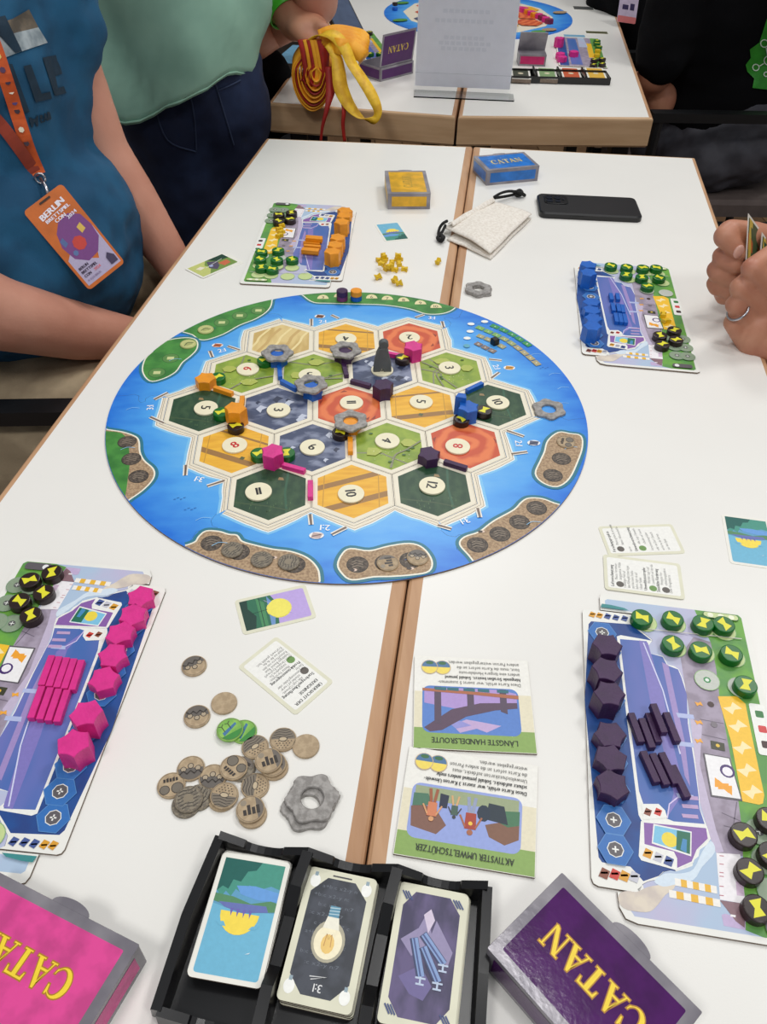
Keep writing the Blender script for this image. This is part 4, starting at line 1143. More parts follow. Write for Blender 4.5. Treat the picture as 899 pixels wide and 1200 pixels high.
def coin_print(kind):
    if kind in CP: return CP[kind]
    n = Ink(.002, eps=.00003)
    n.line(circ(0, 0, .0088, 32), .0003, (110, 96, 78), closed=True)
    if kind == 'crowd':
        n.poly(half(180, 360), (104, 98, 92))
        for x in (-.0050, 0, .0050): n.disc(x, -.0006 + (.0022 if x == 0 else 0), .0022, DK, n=10); n.disc(x, -.0006 + (.0022 if x == 0 else 0), .0017, (176, 160, 136), n=10)
        for x in (-.0050, 0, .0050): n.line([(x - .0026, -.0045), (x, -.0020), (x + .0026, -.0045)], .0009, DK, up=False)
        n.z += n.eps
    elif kind == 'city':
        n.poly(half(-60, 60), (112, 104, 96))
        for j, h_ in enumerate((.004, .007, .005, .006)): n.poly([(-.005 + j * .003, -.004), (-.0028 + j * .003, -.004), (-.0028 + j * .003, -.004 + h_), (-.005 + j * .003, -.004 + h_)], DK, up=False)
        n.z += n.eps; n.disc(-.004, .005, .0022, (150, 138, 120), n=8)
    elif kind == 'field':
        n.poly(half(0, 180), (126, 116, 102))
        for j in range(4): n.line([(-.008 + .001 * j, .001 + j * .002), (-.003, .002 + j * .002), (.002, .001 + j * .002), (.0075 - .001 * j, .002 + j * .002)], .0005, DK, up=False)
        for j in range(4):
            for i_ in range(6 - j): n.poly([(-.006 + i_ * .0023 + j * .001, -.002 - j * .0018), (-.0048 + i_ * .0023 + j * .001, -.002 - j * .0018), (-.0054 + i_ * .0023 + j * .001, -.0010 - j * .0018)], DK, up=False)
        n.z += n.eps; n.disc(0, 0, .003, (196, 178, 148), ry=.0018, n=12); n.line(circ(0, 0, .003, 12, .0018), .0005, DK, closed=True)
    elif kind == 'smog':
        n.disc(-.0046, -.003, .0036, DK, n=12); n.disc(-.0046, -.003, .0031, (118, 110, 98), n=12); n.disc(.0040, -.0030, .0042, DK, n=12); n.disc(.004, -.003, .0037, (118, 110, 98), n=12)
        for j in range(5): n.poly([(-.005 + j * .0021, .0025), (-.0035 + j * .0021, .0025), (-.0035 + j * .0021, .0050 + .0008 * (j % 2)), (-.005 + j * .0021, .005)], DK, up=False)
        n.z += n.eps
    elif kind == 'flood':
        for j in range(6): n.line([(-.0075 + abs(j - 2.5) * .0008, -.006 + j * .0024), (-.0025, -.005 + j * .0024), (.0025, -.006 + j * .0024), (.0075 - abs(j - 2.5) * .0008, -.005 + j * .0024)], .0006, (66, 60, 54), up=False)
        n.z += n.eps; n.poly([(-.003, -.002), (.003, -.002), (.0036, .0015), (0, .004), (-.0036, .0015)], (140, 128, 108))
    elif kind == 'turbine':
        n.poly(half(200, 340), (62, 140, 62)); n.poly([(-.006, -.003), (.006, .001), (.006, .003), (-.006, 0)], (70, 120, 160))
        for x in (-.004, .001): n.line([(x, 0), (x, .005)], .0005, DK, up=False); n.line([(x - .002, .006), (x, .005), (x + .002, .0065)], .0005, DK, up=False)
        n.z += n.eps
    elif kind == 'cup':
        n.poly([(-.004, -.004), (.004, -.004), (.003, .003), (-.003, .003)], (170, 176, 110)); n.line([(-.006, -.002), (0, .002), (.006, -.002)], .0012, (70, 90, 50))
    CP[kind] = n.mesh('coin_print'); return CP[kind]
def coin(lab, px, py, base, kind=None, mesh=None, rz=None, grp='round cardboard coins in the loose heap'):
    loc = at(px, py, base + .002); loc.z = TOP + base
    t = thing('cardboard_coin', lab, 'coin', loc, random.uniform(0, 6.28) if rz is None else rz, grp)
    finish('coin_disc', mesh or CM, t)
    if kind: finish('coin_print', coin_print(kind), t)
cC = lambda x, y: (180 + x / 3.21, 680 + y / 3.21)
z1, z2 = .0021, .0042
for lab, x, y, b0, kd, me, rz in [
    ('tan coin printed with three figures, farthest left, lying alone', 152, 320, 0, 'crowd', None, -2.6),
    ('blank tan coin beside the crowd coin, above the heap', 265, 460, 0, None, None, 0),
    ('tan coin with three figures left of the blank coin', 163, 510, 0, 'crowd', None, 3.3),
    ('green wind turbine coin, right one, partly covered', 338, 567, 0, 'turbine', CMR, .9),
    ('green wind turbine coin, left one, lying on top', 287, 560, z1, 'turbine', CMR, .6),
    ('tan field coin right below the green coins', 382, 625, 0, 'field', None, .6),
    ('grey and tan field coin left of the blank right coin', 487, 597, 0, 'field', None, 0),
    ('blank tan coin at the far right of the heap', 573, 622, 0, None, None, 0),
    ('coin at the bottom of the three coin stack', 455, 703, 0, None, None, 0),
    ('coin in the middle of the three coin stack', 448, 690, z1, 'city', None, .4),
    ('town skyline coin on top of the three coin stack', 432, 676, z2, 'city', None, .3),
    ('tan crowd coin at the heap\'s far left', 140, 706, 0, 'crowd', None, .1),
    ('tan crowd coin in the middle left of the heap', 222, 738, 0, 'crowd', None, 0),
    ('grey smog coin under another in the middle of the heap', 330, 708, 0, 'city', CMG, 1),
    ('tan smog coin on top in the middle of the heap', 301, 703, z1, 'smog', None, 2.4),
    ('tan smog coin at the heap\'s left edge', 66, 770, 0, 'smog', None, .2),
    ('dark grey coin, lowest of the near left stack', 122, 842, 0, None, CMG, 0),
    ('dark grey coin leaning right in the near left stack', 170, 815, 0, 'flood', CMG, 1),
    ('dark grey flood coin on top of the near left stack', 131, 822, z1, 'flood', CMG, .3),
    ('field coin, under another, nearest row left', 258, 818, 0, None, None, 0),
    ('field coin on top, nearest row left', 266, 808, z1, 'field', None, 2.9),
    ('field coin right of centre in the nearest part of the heap', 382, 772, 0, 'field', None, 1.5),
    ('coin under the nearest skyline coin', 372, 880, 0, None, None, 0),
    ('skyline coin on top at the nearest edge of the heap', 364, 860, z1, 'city', None, .2)]:
    coin(lab, *cC(x, y), b0, kd, me, rz)
gi = 'cardboard coins placed on the printed islands'
coin('dark grey coin second from left on the near left sand island', 272, 643.5, BH, 'flood', CMG, .8, gi)
coin('dark grey coin third from left on the near left sand island', 306.6, 655, BH, 'flood', CMG, .4, gi)
coin('dark grey coin at the right of the near left sand island', 338.5, 658, BH, 'flood', CMG, 1.4, gi)
coin('tan coin in the middle of the near sand island', 454.5, 659, BH, 'city', None, 1.7, gi)
coin('tan coin at the right of the near sand island', 489.5, 652.5, BH, 'crowd', None, 3.0, gi)
coin('pale green coin on the far left grass island', 241, 385.5, BH, 'cup', CMP, .3, gi)
coin('pale green coin on the left grass island', 220.5, 402.5, BH, 'cup', CMP, .6, gi)
coin('tan and grey coin at the top of the right sand island', 663.6, 517.5, BH, 'smog', None, 1.2, gi)
#PART4
# ------------------------------------------------------------------ cards
def card(name, label, cat, c4_, z, face, border=WHITEC, th=.0005, r=.003, group=None, flip=0, size=None, backside=None, eps=2e-5):
    """c4_: TL, TR, BR, BL pixel corners as the picture on the card reads; face(n, w, h) prints in local metres, origin at the centre, y up"""
    P = [at(x, y, z + th) for x, y in c4_]
    u = (P[1] - P[0]) + (P[2] - P[3]); v = (P[0] - P[3]) + (P[1] - P[2])
    w = u.length / 2; h = v.length / 2
    if size: w, h = size
    u.normalize(); c = sum(P, Vector()) / 4; c.z = TOP + z
    ang = math.atan2(u.y, u.x)
    vv = Vector((-u.y, u.x, 0)); mir = 1 if vv.dot(v) > 0 else -1
    t = thing(name, label, cat, c, ang, group)
    q = MB(); q.prism(rrect(-w / 2, -h / 2, w / 2, h / 2, r, 4), 0, th, border, CORE if th > .001 else border); q.build('card_body', t)
    if face:
        n = Ink(th, eps=eps); n.z = th + .00004; face(n, w, h, mir); n.build('printed_face', t)
    return t
def face_coast(n, w, h, m=1):       # sunset reflected in the sea
    x, y = w / 2 - .0028, h / 2 - .0028
    n.poly(rrect(-x, -y, x, y, .002), (112, 184, 214))
    F = lambda P: [((a - .5) * 2 * x, (.5 - b_) * 2 * y) for a, b_ in P]
    n.poly(F([(0, 0), (1, 0), (1, .43), (.8, .44), (.5, .42), (.2, .44), (0, .42)]), (96, 160, 196))
    n.poly(F([(0, 0), (1, 0), (1, .22), (.85, .2), (.7, .24), (.5, .22), (.4, .3), (.3, .27), (.25, .34), (.15, .3), (.1, .36), (0, .3)]), (70, 150, 132))
    n.poly(F([(0, 0), (.62, 0), (.55, .08), (.42, .1), (.35, .2), (.22, .19), (.18, .28), (.08, .26), (0, .31)]), (22, 96, 88))
    n.poly(F([(.3, .24), (.6, .22), (1, .25), (1, .33), (.7, .34), (.4, .31)]), (104, 160, 222))
    n.poly(F([(0, .33), (.3, .34), (.6, .38), (.9, .33), (1, .34), (1, .42), (.7, .45), (.3, .43), (0, .40)]), (86, 140, 98))
    n.poly(F([(.08, .40), (.85, .38), (.9, .43), (.5, .47), (.2, .44)]), (104, 116, 180))
    sun = [(.47 + .31 * math.cos(a), .47 + .19 * math.sin(a)) for a in [i * math.pi / 12 for i in range(13)]]
    n.poly(F(sun), (250, 222, 82))
    n.poly(F([(.13, .57), (.25, .56), (.3, .6), (.2, .60)]), (112, 184, 214)); n.poly(F([(.82, .55), (.70, .57), (.66, .60), (.78, .59)]), (112, 184, 214))
    for a in (.3, .4, .5, .6): n.poly(F([(a, .44), (a + .05, .44), (a + .03, .51)]), (110, 100, 180))
    n.poly(F([(.7, .8), (.78, .78), (.76, .795)]), (220, 236, 240))
def face_event(n, w, h, m=1):       # landscape card: forest, lake and sun against a lilac sky
    x, y = w / 2 - .0032, h / 2 - .0032
    n.poly(rrect(-x, -y, x, y, .002), (190, 166, 226)); F = lambda P: [((a - .5) * 2 * x, (.5 - b_) * 2 * y) for a, b_ in P]
    n.poly(F([(0, 0), (.48, 0), (.55, .3), (.5, 1), (0, 1)]), (40, 110, 80)); n.poly(F([(0, 0), (.12, 0), (.1, .3), (.2, .6), (.15, 1), (0, 1)]), (16, 60, 50))
    n.poly(circ(*F([(.56, .5)])[0], .0105, 20), (244, 232, 100)); n.poly(F([(.42, 0), (.52, .4), (.44, 1), (.38, 1)]), (110, 150, 200)); n.poly(F([(.25, .0), (.36, .2), (.34, 1), (.24, 1)]), (70, 140, 90))
    n.line([F([(.3, 0)])[0], F([(.28, 1)])[0]], .0006, (20, 60, 50)); n.line([F([(.1, .5)])[0], F([(.45, .45)])[0]], .0005, (20, 60, 50))
    for a in (-.7, .7, 2.3): n.line([F([(.56, .5)])[0], (F([(.56, .5)])[0][0] + .016 * math.cos(a), F([(.56, .5)])[0][1] + .016 * math.sin(a))], .0003, (214, 196, 240))
    n.poly(circ(*F([(.56, .5)])[0], .0100, 20), (244, 232, 100))
def face_text(lines, title=None, icons_=()):
    def f(n, w, h, m=1):
        x, y = w / 2 - .003, h / 2 - .003
        n.poly(rrect(-x, -y, x, y, .002), (243, 242, 236)); yy = y - .0045; k0 = 0; SPC = (2 * y - .009 - (.0106 if title else 0)) / (len(lines) + .3)
        if title:
            for tl in title: n.text(tl, -x + .0045, yy, .0038, (40, 40, 40), 0, 'L', bold=.03, up=False); yy -= .0048
            yy -= .001
        for ln in lines:
            if ln.startswith('*'): yy -= .0006; n.text(ln[1:], -x + .002, yy, .0040, (40, 40, 40), 0, 'L', bold=.035, up=False, hs=.78); hdr = yy; n.disc(-x + .0052, yy - .0052, .0034, (96, 90, 84) if k0 != 1 else (110, 150, 80), n=12, up=False); k0 += 1
            else: n.text(ln, -x + .0105 if yy > hdr - SPC * 2.6 else -x + .002, yy, .0035, (66, 64, 62), 0, 'L', up=False, hs=.70)
            yy -= SPC
    return f
TX1 = ['*Starkregen/Überflutung', 'Alle: Legt 1 Umwelt-', 'schaden auf 1 eurer', 'Verschmutzungsfelder oder', 'Dörfer.', '*Produktionssteigerung', 'Meiste Verschmut-', 'zungspunkte: Du', 'darfst 1 braunes Kraftwerk', '1 beliebiges Bauteil. Baue', 'Rohstoffkarte von dem', 'stapel aus der du das', 'Kraftwerk gewählt hast.']
card('coast_card', 'horizontal coast card with low sun and lake, in front of the yellow box', 'card', [(478, 280), (449, 284), (441, 262), (470, 260)], 0, face_coast)
card('coast_card', 'blue coast card with yellow sun at the right edge of the table', 'card', [(846, 602), (899.5, 609.5), (915, 668), (855, 660)], 0, face_coast)
card('landscape_card', 'card with lilac sky, yellow sun and dark forest, touching the round board', 'card', [(276, 702), (358, 686), (371, 722), (284, 746)], 0, face_event, CREAMC)
card('text_card', 'cream rimmed overview card of small German text above the coins', 'card', [(391, 797), (349, 837), (276, 782), (323, 747)], 0, face_text(TX1[:13], ['ÜBERSICHT DER', 'EREIGNISSE']), CREAMC) if 0 else None
card('text_card', 'cream rimmed overview card of small German text above the coins', 'card', [(391, 797), (349, 838), (276, 782), (324, 747)], 0, face_text(TX1, ['ÜBERSICHT DER', 'EREIGNISSE']), CREAMC)
card('text_card', 'cream rimmed text card, upper of the two above the purple player board', 'card', [(713, 655), (704, 620), (784, 611), (804, 645)], 0, face_text(['*Forschungsprojekte', 'Meiste grüne Kraftwerke', 'Nimm 1 Wissenschafts-', 'karte', '*Umweltverschmutzung', 'Alle: Legt 1 Umwelt-', 'schaden auf 1 eurer', 'Verschmutzungsfelder', 'oder ein Dorf. Danach', 'entferne die Karten', 'aus dem Spiel.']), CREAMC)
card('text_card', 'cream rimmed text card, lower of the two, just above the purple player board', 'card', [(709, 693), (707, 648), (797, 662), (803, 700)], .0006, face_text(['*Luftverschmutzung', 'Meiste Verschmut-', 'zungspunkte: Wähle', '1 beliebiges Feld auf', 'dem Klimaplättchen liegen', 'und das keine Städte', 'liefert, legst du auf', '1 dieser Felder.', '*Umweltkatastrophe', 'Würfelt: Legt 1 auf', 'Landschaft auf der alle', '*Staatliche Förderung', 'Wenigste Ver-', 'schmutzungspunkte:', 'Ziehe 1 Ereigniskarte.']), CREAMC)
def face_mill(n, w, h, m=1):
    x, y = w / 2 - .003, h / 2 - .003; F = lambda P: [((a - .5) * 2 * x, (.5 - b_) * 2 * y) for a, b_ in P]
    n.poly(rrect(-x, -y, x, y, .002), (120, 150, 70)); n.poly(F([(0, 0), (.5, 0), (.35, .3), (.4, .6), (.2, 1), (0, 1)]), (200, 206, 120))
    n.poly(F([(.55, 0), (1, 0), (1, .4), (.7, .35)]), (20, 60, 44)); n.poly(F([(.5, .1), (.7, .35), (.6, .7), (.45, .9), (.35, .6)]), (84, 74, 100))
    n.poly(F([(.65, .5), (.9, .5), (.88, .8), (.68, .85)]), (206, 108, 70)); n.poly(F([(.1, .3), (.25, .25), (.3, .45), (.15, .5)]), (240, 230, 210)); n.line([F([(.3, .5)])[0], F([(.85, .3)])[0]], .0008, (230, 230, 220))
    n.disc(*F([(.45, .5)])[0], .003, (170, 180, 220))
card('scene_card', 'painted landscape card lying underneath another, at the table\'s far left', 'card', [(222, 311), (269, 296), (284, 308), (241, 325)], 0, None)
card('scene_card', 'painted landscape card of fields and mill, on top at the far left', 'card', [(217, 314), (262, 296), (281, 307), (237, 327)], .0006, face_mill)

def big_card(title, lines, art):
    def f(n, w, h, m=1):
        x, y = w / 2 - .0004, h / 2 - .0004
        n.poly([(-x, -y), (x, -y), (x, y), (-x, y)], (240, 238, 230))
        n.poly([(-x, -y * .20), (x, -y * .20), (x, y * .6), (-x, y * .6)], (232, 224, 196)); n.poly([(-x, y * .58), (x, y * .58), (x, y), (-x, y)], (140, 172, 92))
        A = rrect(-x + .0095, -y * .33, x - .0060, y * .68, .006)
        art(n, (-x + .0095, -y * .33, x - .0060, y * .68), A)
        n.text(title, 0, y * .83, .0064, (34, 44, 34), 0, 'C', width=w * .70, bold=.02)
        yy = -y * .34 - .0046
        for k_, ln in enumerate(lines):
            n.text(ln.lstrip('*'), -x + .0070, yy, .0042, (50, 50, 50) if ln[0] == '*' else (90, 88, 84), 0, 'L', bold=.03 if ln[0] == '*' else 0, up=False, hs=.80); yy -= .0047
        n.z += n.eps
        for sx in (x - .0215, x - .0115):
            n.disc(sx, -y + .0100, .0066, (206, 180, 140)); n.disc(sx, -y + .0100, .0060, (244, 220, 100))
            n.poly([(sx + .0060 * math.cos(a), -y + .0098 + .0060 * math.sin(a)) for a in [-math.pi * i / 10 for i in range(11)]], (80, 120, 160)); n.poly(circ(sx, -y + .0060, .0032, 8, .0016), (60, 110, 70))
    return f
def art_bridge(n, B, A):
    x0, y0, x1, y1 = B; F = lambda P: [(x0 + (x1 - x0) * a, y1 - (y1 - y0) * b_) for a, b_ in P]
    n.poly(A, (90, 132, 204)); n.poly(F([(.02, .62), (.3, .55), (.6, .50), (.98, .62), (.98, .92), (.6, .97), (.2, .97), (.02, .9)]), (178, 150, 210))
    n.poly(F([(.2, .2), (.35, .05), (.45, .12), (.62, .02), (.7, .18), (.55, .3), (.4, .26)]), (196, 170, 212)); n.poly(F([(.5, .18), (.66, .1), (.78, .3), (.6, .26)]), (150, 150, 214))
    n.poly(F([(.02, .58), (.25, .52), (.55, .36), (.8, .06), (.92, .02), (.98, .1), (.7, .5), (.4, .66), (.02, .70)]), (92, 70, 92))
    for a in (.16, .50, .84): n.poly(F([(a - .035, .98), (a + .035, .98), (a + .035, .5 if a < .8 else .2), (a - .035, .45 if a < .8 else .18)]), (88, 72, 92))
    n.poly(F([(.0, .78), (.5, .84), (1, .88), (1, .94), (.5, .91), (0, .86)]), (176, 106, 74))
    for a in (.1, .3, .45, .62, .75): n.poly(F([(a, .90), (a + .12, .91), (a + .12, .97), (a, .97)]), (50, 110, 120))
def art_people(n, B, A):
    x0, y0, x1, y1 = B; F = lambda P: [(x0 + (x1 - x0) * a, y1 - (y1 - y0) * b_) for a, b_ in P]
    n.poly(A, (150, 166, 222)); n.poly(F([(0.03, .95), (.97, .95), (.97, .72), (.6, .70), (.3, .74), (.03, .7)]), (156, 168, 130))
    n.poly(F([(.74, .12), (.97, .2), (.99, .55), (.88, .62), (.74, .5), (.66, .3)]), (130, 92, 78)); n.poly(F([(.02, .25), (.14, .12), (.28, .22), (.32, .42), (.2, .5), (.02, .5)]), (130, 92, 72))
    n.poly(F([(.02, .5), (.12, .44), (.2, .5), (.24, .7), (.02, .75)]), (70, 120, 86)); n.poly(F([(.8, .62), (.98, .56), (.98, .8), (.85, .82)]), (76, 120, 96))
    n.poly(F([(.12, .48), (.32, .52), (.3, .82), (.16, .80)]), (34, 50, 62)); n.poly(circ(*F([(.34, .62)])[0], .0045, 10, .006), (30, 48, 66)); n.poly(F([(.67, .60), (.74, .6), (.74, .86), (.66, .84)]), (34, 44, 66))
    def man(a, b_, s, top, leg, skin=(170, 104, 74)):
        for d in (-.025, .025): n.line(F([(a + d * .5, b_ + .22 * s), (a + d * 1.3, b_ + .50 * s)]), .0020 * s, leg)
        n.poly(F([(a - .045 * s, b_), (a + .045 * s, b_), (a + .04 * s, b_ + .25 * s), (a - .04 * s, b_ + .25 * s)]), top)
        for d in (-1, 1): n.line(F([(a + d * .04 * s, b_ + .03), (a + d * .085 * s, b_ + .2 * s)]), .0011 * s, skin)
        n.disc(*F([(a, b_ - .05 * s)])[0], .0018 * s, skin, n=10)
    man(.45, .30, 1.15, (170, 64, 46), (150, 160, 186)); n.disc(*F([(.45, .40)])[0], .0014, (244, 200, 70)); man(.60, .50, .7, (70, 96, 84), (214, 170, 120), (60, 60, 60)); man(.80, .42, 1.0, (214, 130, 90), (160, 92, 60), (220, 160, 110))
card('bonus_card', 'thick bonus card with bridge picture, titled for the longest trade route', 'card', [(628, 883), (483, 877), (487, 768), (620, 775)], 0,
     big_card('LÄNGSTE HANDELSROUTE', ['Diese Karte erhält, wer zuerst 5 zusammen-', '*hängende Straßen besitzt. Sobald jemand', 'anders eine längere Handelsroute', 'baut, muss die Karte sofort an die', 'andere Person weitergegeben werden.'], art_bridge), WHITEC, .0018, .0006)
card('bonus_card', 'thick bonus card with people collecting litter, titled for the environment protector', 'card', [(628, 1030), (464, 1000), (477, 875), (630, 897)], 0,
     big_card('AKTIVSTER UMWELTSCHÜTZER', ['*Diese Karte erhält, wer zuerst 3 Karten Umwelt-', '*schutz aufdeckt. Sobald jemand anders mehr', 'Umweltschutzkarten aufdeckt, muss', 'die Karte sofort an die andere Person', 'weitergegeben werden.'], art_people), WHITEC, .0018, .0006)

# ------------------------------------------------------------------ card tray
TLt, TRt, BLt = at(257, 978, .020), at(572, 1037, .020), at(187, 1172, .020)
tu = (TRt - TLt); tw = tu.length; tu.normalize(); tv = Vector((tu.y, -tu.x, 0)); tl = (BLt - TLt).dot(tv) + .004
ta = math.atan2(tu.y, tu.x); o_ = TLt.copy(); o_.z = TOP
t = thing('card_tray', 'black plastic tray of three compartments holding card stacks, at the near edge', 'card tray', o_, ta)
q = MB()
q.prism([(0.004, -.003), (tw - .004, -.003), (tw + .002, -tl), (-.004, -tl)], 0, .0020, BLACKP); q.build('tray_floor', t)
def wall(P, h, th0=.0022, nm='tray_wall', mm=BLACKP, notch=None):
    q = MB()
    for i in range(len(P) - 1):
        a, b_ = Vector(P[i][:2]), Vector(P[i + 1][:2]); d = (b_ - a).normalized(); nn = Vector((-d.y, d.x)) * th0
        h0, h1 = P[i][2], P[i + 1][2]
        B_ = [(a.x - nn.x * 1.5, a.y - nn.y * 1.5, .0005), (b_.x - nn.x * 1.5, b_.y - nn.y * 1.5, .0005), (b_.x + nn.x * 1.5, b_.y + nn.y * 1.5, .0005), (a.x + nn.x * 1.5, a.y + nn.y * 1.5, .0005)]
        T_ = [(a.x - nn.x, a.y - nn.y, h0), (b_.x - nn.x, b_.y - nn.y, h1), (b_.x + nn.x, b_.y + nn.y, h1), (a.x + nn.x, a.y + nn.y, h0)]
        q.hexa(B_ + T_, mm)
    return q.build(nm, t)
H_ = .020
def notched(xa, xb, y, hi, lo):
    m_ = (xa + xb) / 2; w_ = (xb - xa)
    return [(xa, y, hi)] + [(m_ + w_ * .22 * math.sin(a), y, hi - (hi - lo) * (.5 + .5 * math.cos(a * 2 if 0 else a)) ** .8) for a in [(-1 + 2 * i / 8) * math.pi / 1.0 * .5 for i in range(9)]] + [(xb, y, hi)]
divx = [0, tw * .338, tw * .672, tw]
wall([(0, 0, H_ * .9), (-.0035, -tl * .5, H_), (-.004, -tl, H_ * .75)], 0, .0030)
wall([(tw, 0, H_ * .9), (tw + .0015, -tl * .5, H_), (tw + .003, -tl, H_ * .75)], 0, .0030)
for i in range(3):
    wall(notched(divx[i], divx[i + 1], 0, H_, .009), 0, .0026, 'back_wall')
    wall(notched(divx[i] - .003, divx[i + 1] + .001, -tl, H_ * .75, .006), 0, .0026, 'front_wall')
for i in (1, 2):
    x = divx[i]; wall([(x, 0, H_), (x - .002, -tl * .22, H_), (x - .003, -tl * .36, .008), (x - .004, -tl * .64, .008), (x - .004, -tl * .78, H_), (x - .004, -tl, H_ * .8)], 0, .0034, 'divider')
def face_bulb(n, w, h, m=1):
    x, y = w / 2, h / 2; F = lambda P: [((a - .5) * w, (.5 - b_) * h) for a, b_ in P]
    P = []
    for sx, sy, a0 in ((1, 1, 270), (-1, 1, 0), (-1, -1, 90), (1, -1, 180)):
        cx, cy = sx * (x - .0035), sy * (y - .0050)
        for k_ in range(7): a = RAD(a0 - 15 * k_); P.append((cx + .0088 * math.cos(a) * 1, cy + .0088 * math.sin(a)))
    n.poly([(-x + .013, y - .0050), (x - .013, y - .0050), (x - .0042, y - .0145), (x - .0042, -y + .0145), (x - .013, -y + .0050), (-x + .013, -y + .0050), (-x + .0042, -y + .0145), (-x + .0042, y - .0145)], mat('printed_chalkboard', (70, 74, 84), rough=.4, c2=(52, 56, 64), scale=90))
    for j in range(9): n.text('a+b:c x2-y n:7 c'[j % 5:j % 5 + 12], .0 - .004 * (j % 2), y - .010 - j * .0055, .0030, (104, 110, 120), 0, 'C', width=w * .5, up=False)
    n.z += n.eps
    for sx in (-1, 1):
        for sy in (-1, 1): n.disc(sx * (x - .0055), sy * (y - .0080), .0032, (250, 250, 244), ry=.0040); n.poly([(sx * (x - .0055) - .001, sy * (y - .008) + .003), (sx * (x - .0055) + .001, sy * (y - .008) + .003), (sx * (x - .0055) + .001, sy * (y - .008) + .0055), (sx * (x - .0055) - .001, sy * (y - .008) + .0055)], (150, 170, 180))
    n.line([(-.006, y - .0032), (.006, y - .0032)], .0008, (60, 60, 70))
    n.poly(circ(0, -.003, .0100, 24, .0118), (178, 172, 150)); n.poly(circ(0, -.0035, .0084, 24, .0095), (250, 240, 206)); n.poly([(-.0050, .004), (.0050, .004), (.0034, .0110), (-.0034, .0110)], (244, 240, 222))
    n.poly(circ(0, -.0045, .0040, 12, .0055), (240, 202, 120)); n.line([(-.002, -.006), (-.0015, .001), (0, -.002), (.0015, .001), (.002, -.006)], .0005, (200, 150, 90))
    n.poly([(-.0032, .0108), (.0032, .0108), (.0030, .0172), (-.0030, .0172)], (96, 150, 176))
    for j in range(3): n.line([(-.0032, .0122 + j * .0018), (.0032, .0128 + j * .0018)], .0005, (190, 214, 220), up=False)
    n.z += n.eps; n.line([(-.006, -y + .0150), (.004, -y + .0160), (-.005, -y + .0135)], .0006, (214, 214, 214)); n.text('3:1', .000, -y + .0095, .0062, (230, 230, 230), math.pi, bold=.01)
def face_steel(n, w, h, m=1):
    x, y = w / 2, h / 2
    n.poly([(-x + .011, y - .0045), (x - .011, y - .0045), (x - .0042, y - .0135), (x - .0042, -y + .0135), (x - .011, -y + .0045), (-x + .011, -y + .0045), (-x + .0042, -y + .0135), (-x + .0042, y - .0135)], mat('printed_rock_wall', (96, 84, 126), rough=.4, c2=(60, 54, 88), scale=70, stretch=(1, .5, 1), fac=(.42, .6)))
    n.poly([(-x + .006, .006), (-.006, .014), (-.002, .024), (.002, .012), (.004, .020), (x - .006, .004), (x - .008, -.004), (.002, .004), (-.008, -.002)], (150, 140, 176))
    n.poly([(-x + .008, -.014), (-.002, -.006), (.006, -.016), (.002, -.024), (-.006, -.022)], (110, 100, 150))
    n.poly([(-.004, .022), (0, .026), (.003, .020), (0, .012)], (214, 200, 220))
    for (ax, ay, bx, by) in ((-.008, .008, -.001, -.012), (-.003, .011, .011, -.003), (-.002, .004, .009, -.013)):
        n.line([(ax, ay), (bx, by)], .0050, (56, 66, 104)); n.line([(ax + .0005, ay), (bx + .0005, by)], .0036, (134, 160, 206)); n.line([(ax, ay), (bx, by)], .0010, (74, 90, 140))
        n.line([(bx - .0030, by - .0008), (bx + .0030, by - .0008)], .0010, (190, 204, 226)); n.line([(bx - .0024, by - .0040), (bx + .0024, by - .0040)], .0010, (190, 204, 226)); n.line([(bx, by), (bx, by - .004)], .0011, (190, 204, 226))
    for sx in (-1, 1):
        for sy in (-1, 1):
            for d in (-.0012, .0004, .002): n.line([(sx * (x - .0060) - .002 + d, sy * (y - .0075) + .0024), (sx * (x - .0060) + .0014 + d, sy * (y - .0075) - .0024)], .0009, (70, 84, 130), up=False)
    n.z += n.eps
def stack(nm, c4_, facef, border, N_, ztop, off, desc, cat='card'):
    for i in range(N_):
        last = i == N_ - 1; s_ = (N_ - 1 - i)
        cc = [(x + off[0] * s_ + .8 * math.sin(i * 2.1), y + off[1] * s_ + .8 * math.cos(i * 1.7)) for x, y in c4_] if not last else c4_
        z = .0022 + (ztop - .0022) * i / N_
        card(nm, desc[0] if last else '%s, %s from the top' % (desc[1], orn[s_]), cat, cc, z, facef if last else None, border, (ztop - .0022) / N_ * .96, .003, desc[2])
stack('coast_card', [(261, 999), (342, 1011), (305, 1160), (219, 1143)], face_coast, WHITEC, 7, .013, (.5, -.6), ('coast card on top of the left stack in the black tray', 'white card under the coast card in the left tray stack', 'cards stacked in the left compartment'))
stack('bulb_card', [(361, 1015), (442, 1030), (412, 1192), (326, 1170)], face_bulb, CREAMC, 5, .011, (.6, 1.2), ('light bulb card on top of the middle stack in the tray', 'cream card under the light bulb card in the tray', 'cards stacked in the middle compartment'))
stack('steel_card', [(469, 1033), (550, 1048), (532, 1218), (441, 1197)], face_steel, CREAMC, 6, .012, (.5, .8), ('steel girder card on top of the right stack in the tray', 'cream card under the steel girder card in the tray', 'cards stacked in the right compartment'))

